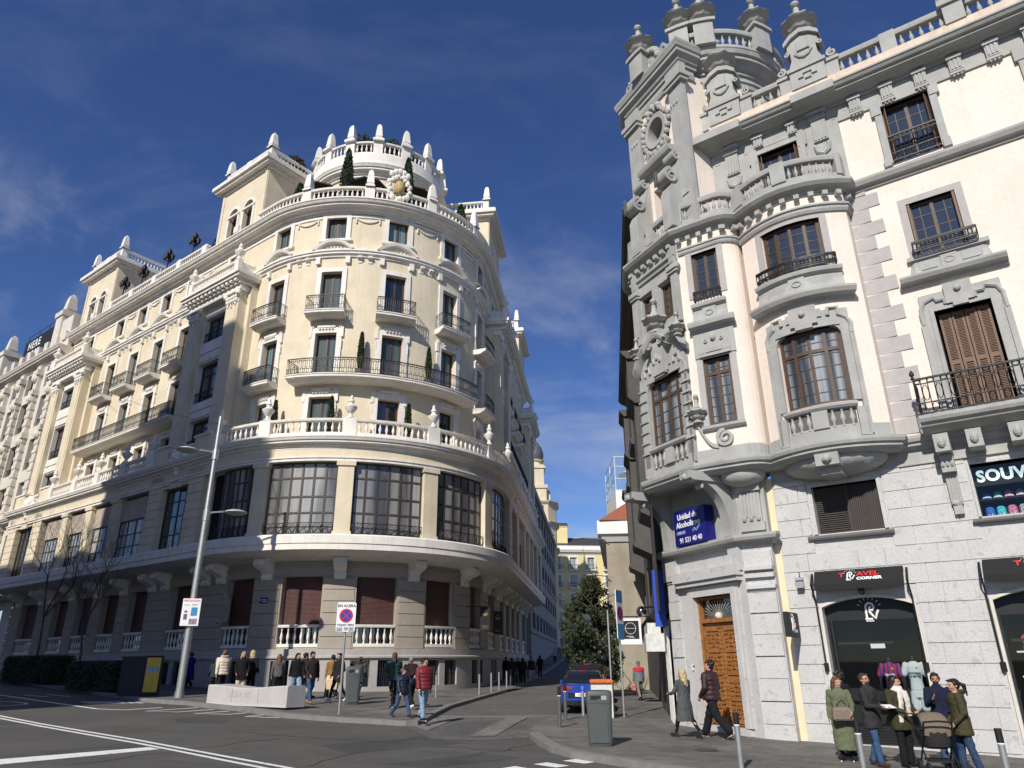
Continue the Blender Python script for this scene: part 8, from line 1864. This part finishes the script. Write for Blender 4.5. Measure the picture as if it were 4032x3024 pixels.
for i,(c,h) in enumerate(SH[:2]):
    # interior box, glazing, fascia (parts of the building)
    mb=MB(); q=[FW(c+h+.3,-.42),FW(c-h-.3,-.42),FW(c-h-.3,-2.6),FW(c+h+.3,-2.6)]
    mb.add([(x,y,z) for z in (.1,3.9) for x,y in q],[(0,1,2,3),(4,5,6,7),(1,5,6,2),(2,6,7,3),(3,7,4,0)]); cb_(mb,'shop_interior',M_SHOPIN)
    mb=MB(); mb.add([(*FW(c+h,-.3),.55),(*FW(c-h,-.3),.55),(*FW(c-h,-.3),3.12),(*FW(c+h,-.3),3.12)],[(0,1,2,3)]); g_=cb_(mb,'shop_window',M_CLEAR)
    mb=MB(); wbox(mb,G,gf(c+h),gf(c-h),-.34,-.27,3.1,3.72); wbox(mb,G,gf(c+h),gf(c-h),-.4,-.2,.15,.55)
    for e in (h-.03,-h+.03,.0 if i else .98): wbox(mb,G,gf(c+e+.03),gf(c+e-.03),-.34,-.26,.5,3.12)
    wbox(mb,G,gf(c+h-.15),gf(c+h-1.5),-.55,-.5,2.5,2.56)
    for k in range(5): wbox(mb,G,gf(c+h-.05),gf(c-h+.05),-.2,-.185,.2+k*.065,.23+k*.065)
    f_=cb_(mb,'shop_fascia',M_SHOPD); l=logo(COR,c-.02,-.262,3.33,.42,LOGO_W); cw(l)
    # awning cassette
    aw=empty('awning',('black folded awning with white and red lettering above the shop window with shirts','black folded awning cut by the right edge, above the second shop window')[i],'awning',(*FW(c,.2),4.0),0,'black shop awnings')
    mb=MB(); sec=[(.03,4.36),(.12,4.36),(.40,3.98),(.41,3.84),(.39,3.84),(.37,3.95),(.10,4.26),(.03,4.26)]; rows=[[(*FW(c+e,n),z) for n,z in sec] for e in (h+.02,-h+.06)]
    mb.grid(rows,closeu=True); mb.add(rows[0],[tuple(range(8))]); mb.add(rows[1],[tuple(range(7,-1,-1))]); local(mb.build('canvas',mat('awning_canvas',(.014,.014,.015),.85,.1,20) if 'awning_canvas' not in bpy.data.materials else bpy.data.materials['awning_canvas'],aw),aw)
    for e in (h+.1,-h-.02): mb=MB(); mb.tube([(*FW(c+e,.08),4.3),(*FW(c+e,.38),3.98)],.03,6); mb.tube([(*FW(c+e,.38),3.98),(*FW(c+e,.1),3.6),(*FW(c+e,.06),1.95)],.022,6); mb.box((*FW(c+e,.05),1.95),(.09,.09,.2)); local(mb.build('folding_arm',M_BLACK,aw),aw)
    tl=-math.atan2(.28,.38)
    Mx=FM(c,.275,4.165)@Matrix.Rotation(-(PI/2-math.atan2(.38,.28)),4,'X')
    for body,dx,dy,sz,m,xs in (('T',-.42,.04,.2,LOGO_R,1.2),('AVEL',.22,.05,.19,LOGO_R,1.25),('CORNER',.25,-.10,.125,LOGO_W,1.2)):
        t=text_mesh('lettering',body,sz,m,aw,.003,'CENTER',Mx@Matrix.Translation((dx,dy,.012)),.006,1,xs); local(t,aw)
    l=logo(aw,0,0,0,.25,LOGO_W,Mx@Matrix.Translation((-.22,.02,.012))); local(l,aw)
    sp=MB(); sp.tube([(*FW(c,.05),3.72),(*FW(c,.22),3.8)],.02,6); sp.lathe([(.03,0),(.07,.04),(.08,.16),(.03,.18)],(*FW(c,.25),3.7),10); cb_(sp,'spot_lamp',M_BLACK)
# mannequins in football kit
def mann(s,n,z0,label,shirt,shorts,txt,stripe=None):
    q=FW(s,n); r=empty('mannequin',label,'mannequin',(q[0],q[1],z0),rzF,'mannequins in the shop window'); mb=MB()
    loft(mb,[(.55,.15,.10),(.62,.16,.11),(.8,.14,.1),(1.0,.165,.115),(1.16,.18,.11),(1.24,.13,.085),(1.28,.06,.055)]); 
    for sg in (1,-1): capsule(mb,(sg*.19,0,1.19),(sg*.25,-.01,.98),.075,.08)
    if stripe: pass
    o=skin_mesh(mb,'football_shirt',shirt,r,.012,3); mb=MB(); capsule(mb,(0,0,1.26),(0,0,1.36),.05,.045)
    for sg in (1,-1): capsule(mb,(sg*.25,-.01,1.0),(sg*.27,-.02,.62),.045,.03); capsule(mb,(sg*.09,0,.4),(sg*.09,0,-.3),.07,.045)
    skin_mesh(mb,'dark_body',mat('mannequin_black',(.02,.02,.022),.35,0) if 'mannequin_black' not in bpy.data.materials else bpy.data.materials['mannequin_black'],r,.015,2)
    if shorts:
        mb=MB(); loft(mb,[(.42,.19,.11),(.58,.17,.11)]); 
        for sg in (1,-1): capsule(mb,(sg*.1,0,.5),(sg*.11,0,.18),.1,.105)
        skin_mesh(mb,'shorts',shorts,r,.014,3)
    for body,z,sz in txt: text_mesh('lettering',body,sz,LOGO_W if stripe else M_TXT,r,.002,'CENTER',Matrix.Translation((0,-.122,z))@Matrix.Rotation(PI/2,4,'X'),.002)
    mb=MB(); mb.ell((.07,-.105,1.12),(.028,.012,.035),8,6); mb.build('crest',mat('gold_crest',(.5,.32,.06),.5,.2) if 'gold_crest' not in bpy.data.materials else bpy.data.materials['gold_crest'],r)
M_STR,nt_,b_=nodes('red_blue_stripes'); tc_=nt_.nodes.new('ShaderNodeTexCoord'); sp_=nt_.nodes.new('ShaderNodeSeparateXYZ'); nt_.links.new(tc_.outputs['Object'],sp_.inputs[0]); mt_=nt_.nodes.new('ShaderNodeMath'); mt_.operation='SINE'; ml_=nt_.nodes.new('ShaderNodeMath'); ml_.operation='MULTIPLY'; ml_.inputs[1].default_value=62; nt_.links.new(sp_.outputs[0],ml_.inputs[0]); nt_.links.new(ml_.outputs[0],mt_.inputs[0]); gt_=nt_.nodes.new('ShaderNodeMath'); gt_.operation='GREATER_THAN'; gt_.inputs[1].default_value=.15; nt_.links.new(mt_.outputs[0],gt_.inputs[0]); mx_=nt_.nodes.new('ShaderNodeMix'); mx_.data_type='RGBA'; mx_.inputs[6].default_value=(.03,.035,.20,1); mx_.inputs[7].default_value=(.42,.02,.06,1); nt_.links.new(gt_.outputs[0],mx_.inputs[0]); nt_.links.new(mx_.outputs[2],b_.inputs['Base Color']); b_.inputs['Roughness'].default_value=.8
mann(-2.16,-.75,.78,'black mannequin in a red and blue striped football shirt',M_STR,None,[('Spotify',.98,.085)],True)
mann(-2.72,-.75,.80,'black mannequin in a white football shirt and shorts',cloth((.62,.70,.70),.8,.05),cloth((.62,.70,.70),.8,.05),[('Emirates',1.0,.085),('FLY BETTER',.92,.055)])
mb=MB(); wbox(mb,G,gf(-.95),gf(-3.05),-1.2,-.36,.15,.56); cb_(mb,'display_plinth',M_SHOPD)
mb=MB(); q=FW(-2.05,-.32); mb.box((q[0],q[1],2.45),(.34,.012,.11),rzF); cb_(mb,'window_sticker',M_WPAINT)
for k,(s,z,cl_,nm) in enumerate(((-5.35,2.3,(.45,.03,.04),'red folded shirt on the upper shelf of the second shop window'),(-5.7,1.75,(.55,.56,.55),'white box on the middle shelf of the second shop window'),(-5.3,1.2,(.4,.05,.05),'red box on the lower shelf of the second shop window'))):
    q=FW(s,-.8); r=empty('shop_goods',nm,'goods',(q[0],q[1],z),rzF); mb=MB(); rows=[[(a*w_,b_2*d_,z_) for a,b_2 in ((-1,-1),(1,-1),(1,1),(-1,1))] for z_,w_,d_ in ((0,.2,.14),(.3,.2,.14),(.36,.14,.1))]; mb.grid(rows,closeu=True); mb.add(rows[0],[(3,2,1,0)]); mb.add(rows[-1],[(0,1,2,3)]); mb.build('folded_goods',mat('goods',cl_,.7,.2,9),r); mb=MB(); mb.box((0,-.145,.15),(.2,.006,.1)); mb.build('printed_label',M_WPAINT,r)
mb=MB()
for z in (1.14,1.7,2.25): wbox(mb,G,gf(-5.0),gf(-6.8),-1.1,-.6,z,z+.04)
cb_(mb,'glass_shelves',M_WPAINT)
# souvenir window
mb=MB(); q=[FW(-4.9,-.45),FW(-7.3,-.45),FW(-7.3,-1.6),FW(-4.9,-1.6)]; mb.add([(x,y,z) for z in (5.3,6.8) for x,y in q],[(0,1,2,3),(4,5,6,7),(1,5,6,2),(2,6,7,3),(3,7,4,0)])
for z in (5.42,5.86): wbox(mb,G,gf(-5.0),gf(-7.2),-.95,-.45,z,z+.03)
wbox(mb,G,gf(-5.0),gf(-7.2),-.4,-.3,6.2,6.72); cb_(mb,'souvenir_interior',M_SHOPIN)
mb=MB(); wbox(mb,G,gf(-9.2),gf(-11.2),-.5,-.45,5.3,6.8); wbox(mb,G,gf(-8.6),gf(-11.1),-.5,-.45,.1,3.8); cb_(mb,'dark_window',M_GDARK)
mb=MB(); mb.add([(*FW(-5.0,-.2),5.4),(*FW(-7.2,-.2),5.4),(*FW(-7.2,-.2),6.72),(*FW(-5.0,-.2),6.72)],[(0,1,2,3)]); cb_(mb,'souvenir_window',M_CLEAR)
sg_=empty('shop_sign','white lit SOUVENIRS lettering inside the upper window at the right edge','sign',(*FW(-6.1,-.29),6.4),rzF)
t=text_mesh('lettering','SOUVENIRS',.40,mat('lit_white_letters',(.75,.92,.9),.5,0,emis=.9),sg_,.01,'LEFT',Matrix.Translation((-1.02,0,.03))@Matrix.Rotation(PI/2,4,'X'),.014,1.05,.98)
rn=random.Random(12); cols_=[('blue',(.03,.1,.4)),('teal',(.05,.4,.42)),('pink',(.5,.15,.25)),('grey patterned',(.3,.3,.32)),('orange',(.5,.2,.05)),('black and white',(.12,.12,.12))]
for k in range(12):
    up_=k<6; nm,cc_=cols_[k%6]; s=-5.18-.24*(k%6); q=FW(s,-.68)
    r=empty('souvenir','%s souvenir %s, %s shelf of the SOUVENIRS window'%(nm,'cap' if up_ else 'bag','upper' if up_ else 'lower'),'souvenir',(q[0],q[1],5.89 if up_ else 5.45),rzF,'souvenirs on the shelves'); mb=MB()
    if up_: mb.lathe([(.09,0),(.11,.03),(.10,.14),(.06,.2),(.01,.22)],(0,0,0),10); mb.ell((0,-.1,.03),(.09,.08,.02),8,5)
    else: mb.lathe([(.1,0),(.11,.05),(.1,.22),(.07,.26)],(0,0,0),8)
    mb.build('cloth',mat('souvenir_'+nm.replace(' ','_'),tuple(x*(1.0 if up_ else 1.3) for x in cc_),.7,.7,25),r,True); mb=MB(); mb.lathe([(.105 if not up_ else .112,.04),(.105 if not up_ else .108,.08)],(0,0,0),10); mb.build('band',M_WPAINT,r)
# blue clinic sign over the doorway
mid=gc(1.83); q=G.P(mid,.34,5.52); cs_=empty('clinic_sign','dark blue box sign reading Unidad de Alcoholismo over the carved door','sign',tuple(q),G.tang(mid))
mb=MB(); mb.box((.14,.12,.55),(1.56,.34,1.1)); mb.build('box',mat('deep_blue_sign',(.012,.012,.16),.35,.05),cs_)
for body,z,sz,dx in (('Unidad de',.89,.25,-.08),('Alcoholismo',.64,.25,-.05),('91 521 40 40',.15,.22,.02)): text_mesh('lettering',body,sz,LOGO_W,cs_,.003,'CENTER',Matrix.Translation((dx+.14,-.055,z))@Matrix.Rotation(PI/2,4,'X'),.007 if sz>.24 else .004,1,.95)
text_mesh('lettering','CIBELES',.13,mat('pale_blue_lettering',(.5,.6,.8),.5,0),cs_,.003,'CENTER',Matrix.Translation((-.3,-.055,.40))@Matrix.Rotation(PI/2,4,'X'),.001)
mb=MB()
for k in range(2): mb.tube([(.3+.045*i,-.058,.36+.04*sin(i*1.1)+.05*k+.012*i) for i in range(9)],.012,5)
mb.build('wave_emblem',mat('wave_light_blue',(.25,.5,.8),.5,.1),cs_)
# hanging black sign beside the plaster strip
q=FW(-.22,.62); hs=empty('hanging_sign','small black projecting sign with white and red lettering left of the first awning','sign',(q[0],q[1],3.0),math.atan2(-FD.x,FD.y))
mb=MB(); mb.box((0,0,0),(1.02,.1,.62)); mb.build('panel',M_BLACK,hs); mb=MB()
for z in (.2,-.2): mb.tube([(.48,0,z),(.66,0,z)],.025,6)
mb.build('bracket',M_IRON,hs)
mb=MB(); 
M=Matrix.Translation((-.06,-.055,.04))@Matrix.Rotation(PI/2,4,'X'); l=logo(hs,0,0,0,.3,LOGO_W,M)
text_mesh('lettering','TRAVEL',.13,LOGO_R,hs,.002,'CENTER',Matrix.Translation((.05,-.054,.0))@Matrix.Rotation(PI/2,4,'X'),.006); text_mesh('lettering','CORNER',.1,LOGO_W,hs,.002,'CENTER',Matrix.Translation((.1,-.054,-.16))@Matrix.Rotation(PI/2,4,'X'),.003)
q=FW(-.45,.12); sc=empty('wall_lamp','small grey floodlight fixed to the granite left of the first awning','lamp',(q[0],q[1],4.2),rzF); mb=MB(); mb.box((0,0,0),(.2,.16,.08)); mb.box((.02,-.04,-.16),(.18,.14,.16)); mb.build('housing',M_STEEL,sc); mb=MB(); mb.tube([(.0,.1,.2),(.02,.05,.1),(0,0,.03)],.012,5); mb.build('cable',M_BLACK,sc)
q=G.P(gc(1.1),.02,0); mb=MB(); nb=empty('notice','small white notice on the stone left of the carved door','notice',(q.x,q.y,1.95),G.tang(gc(1.1))); mb.box((0,-.02,0),(.22,.02,.17)); mb.build('plate',M_WPAINT,nb); mb=MB(); mb.box((0,-.033,.02),(.12,.004,.05)); mb.build('print',M_TXT,nb)
# --- shopfronts along the narrow side pavement
def gl(d): return G.c[1]-d
sf=empty('shopfront','row of white and dark shopfronts along the right pavement of the side street','shopfront',tuple(G.P(gl(3),0,.4)))
mb=MB()
for k in range(9): wbox(mb,G,gl(.35+k*.2),gl(.53+k*.2),.05,.10+.02*(k%2),-.2,3.2)
local(mb.build('white_planks',mat('white_planks',(.62,.6,.56),.6,.15,6,streak=.8),sf),sf)
mb=MB(); wbox(mb,G,gl(2.3),gl(4.6),.02,.08,-.2,2.6); wbox(mb,G,gl(5.0),gl(7.6),.02,.08,-.2,2.6); local(mb.build('dark_shutters',mat('grey_shop_shutter',(.07,.07,.072),.5,.2,8),sf),sf)
mb=MB(); wbox(mb,G,gl(2.2),gl(4.2),.1,.75,2.45,3.05); wbox(mb,G,gl(4.2),gl(7.8),.1,.6,2.6,3.5); local(mb.build('white_fascias',mat('dirty_white_panel',(.6,.6,.58),.6,.15,5,streak=.8),sf),sf)
mb=MB(); wbox(mb,G,gl(.25),gl(.6),.1,.45,3.2,5.0); local(mb.build('blue_strip',M_BLUE,sf),sf)
mb=MB()
for k in range(12): wbox(mb,G,gl(.75+k*.35),gl(.95+k*.35),.06,.14,3.4,5.0)
local(mb.build('grey_battens',mat('grey_battens',(.2,.19,.19),.7,.3,6),sf),sf)
for k,(px,py,Y,lb) in enumerate(((2526,2408,28.5,'round chrome spotlight on a wall arm, left one above the shopfronts'),(2612,2425,26.2,'round chrome spotlight on a wall arm, right one above the shopfronts'))):
    d=ray(px,py); t=Y/d.y; s=empty('spotlight',lb,'spotlight',(d.x*t,Y,HC+d.z*t),0,'chrome spotlights'); mb=MB(); mb.ell((0,0,0),(.2,.2,.2),18,12); mb.build('globe',mat('chrome',(.35,.35,.36),.12,0,metal=1) if 'chrome' not in bpy.data.materials else bpy.data.materials['chrome'],s,True); mb=MB(); mb.tube([(0,0,.12),(.15,.1,.16),(1.6,.3,.2)],.035,6); mb.build('arm',M_IRON,s)
d=ray(2482,2486); Y=32.5; t=Y/d.y; s=empty('bar_sign','square black hanging sign with a white ring and white frame over the side pavement','sign',(d.x*t,Y,HC+d.z*t),0)
mb=MB(); mb.box((0,0,0),(.92,.16,1.06)); mb.build('white_case',M_WPAINT,s); mb=MB(); mb.box((0,-.085,.06),(.72,.01,.74)); mb.build('black_face',M_BLACK,s)
mb=MB(); disc(mb,0,.12,.22,.235,-.093); mb.box((0,-.092,.12),(.5,.004,.012)); 
for a in range(3): mb.box((-.05+.05*a,-.092,-.2-.03*a),(.3-.06*a,.004,.012))
mb.build('ring_emblem',LOGO_W,s); text_mesh('lettering','BAR',.1,LOGO_W,s,.002,'CENTER',Matrix.Translation((0,-.094,.25))@Matrix.Rotation(PI/2,4,'X'),.002) if False else None
mb=MB(); mb.tube([(-.4,0,.6),(1.6,0,.62)],.025,6)
for a in (-.3,.3): mb.tube([(a,0,.52),(a,0,.62)],.015,5)
mb.build('hanging_bar',M_IRON,s)
# lamps on the party wall, hotel banners, plaques
for k,(dx,z,ln,lb) in enumerate(((0,9.4,1.7,'grey street lamp on a long arm high on the party wall'),(0,7.1,.9,'grey street lamp on a short arm lower on the party wall'))):
    s=empty('wall_street_lamp',lb,'street lamp',(6.1,46.1,z),0,'lamps on the party wall'); mb=MB(); mb.tube([(0,0,-.2),(-.3,-.1,.05),(-ln,-.3,.1)],.03,6); mb.build('arm',M_STEEL,s); mb=MB(); mb.lathe([(.02,-.08),(.2,-.06),(.24,0),(.15,.07),(.02,.1)],(-ln-.3,-.3,.08),12,sc=(1.7,1)); mb.build('lamp_head',bpy.data.materials['lamp_grey'],s,True)
M_GOLD=mat('gold_print',(.5,.32,.12),.5,.1)
for k,(px,py,Y,lb) in enumerate(((1910,2436,44,'black hotel banner with gold lines, the nearer of two at the side entrance'),(1960,2452,46.5,'black hotel banner with gold lines, the farther of two at the side entrance'))):
    d=ray(px,py); t=Y/d.y; s=empty('banner',lb,'banner',(d.x*t,Y,HC+d.z*t),R(6),'black hotel banners'); mb=MB(); mb.box((0,0,0),(.58,.03,1.35)); mb.build('cloth',M_BLACK,s); mb=MB()
    for z,w_ in ((.42,.14),(.3,.36),(.24,.3),(.18,.2)): mb.box((0,-.018,z),(w_,.004,.025))
    mb.tube([(-.18+.03*i,-.02,-.42+.04*sin(i*1.7)) for i in range(13)],.009,4); mb.box((0,-.018,-.52),(.36,.004,.012)); mb.build('gold_print',M_GOLD,s); mb=MB(); mb.tube([(-.32,0,.7),(.1,0,.7),(-1.1,.2,.7)][1:],.02,5); mb.build('rod',M_IRON,s)
t_=fs(-108.3)-.1; q=HP.P(t_,.06,5.35); s=empty('street_plaque','small blue street name plaque on the hotel wall right of the street lamp','plaque',tuple(q),HP.tang(t_)); mb=MB(); mb.box((0,0,0),(.5,.03,.3)); mb.build('plate',mat('plaque_blue',(.015,.03,.16),.4,.1),s); mb=MB(); mb.box((.05,-.02,.05),(.26,.004,.03)); mb.box((.07,-.02,-.05),(.3,.004,.05)); mb.box((-.19,-.02,.03),(.05,.004,.1)); mb.build('white_lettering',LOGO_W,s)
t_=fs(-127)-.3; s=empty('wall_shield','carved stone shield plaque on the hotel wall behind the street lamp','plaque',tuple(HP.P(t_,.05,4.9)),HP.tang(t_)); mb=MB(); ol=[(-.45,.5),(-.5,0),(-.4,-.45),(0,-.75),(.4,-.45),(.5,0),(.45,.5),(.3,.75),(.2,1.0),(0,1.25),(-.2,1.0),(-.3,.75)]; mb.prism(ol,lambda u,w_,d_:(u,-d_,w_),-.03,.1)
for z in (-.3,-.1,.1,.3): mb.box((0,-.12,z),(.6,.05,.06))
for e in (-.5,.5): mb.ell((e,-.08,.45),(.12,.08,.2),8,6); mb.ell((e*.8,-.08,-.5),(.12,.08,.14),8,6)
mb.ell((0,-.1,.8),(.16,.1,.2),8,6); mb.build('carving',M_TAN,s)
s=empty('flag','red and yellow flag on a slanting pole at the far left edge','flag',tuple(HP.P(ls(33),2.0,8.6)),HP.tang(ls(33))); mb=MB(); mb.tube([(0,.6,-.4),(0,-1.4,2.2)],.03,6); mb.build('pole',M_WPAINT,s)
for k,(nm,m,v0,v1) in enumerate((('red_band',LOGO_R,0,.25),('yellow_band',mat('flag_yellow',(.7,.45,.02),.7,.05),.25,.75),('lower_red_band',LOGO_R,.75,1))):
    mb=MB(); mb.grid([[(.05*sin(i*1.4+j)+.02*i,-1.35+.25*(v0+(v1-v0)*j/2)*2.2-.0*i,2.1-1.0*(v0+(v1-v0)*j/2)-.18*i) for i in range(8)] for j in range(3)]); mb.build(nm,m,s,True)
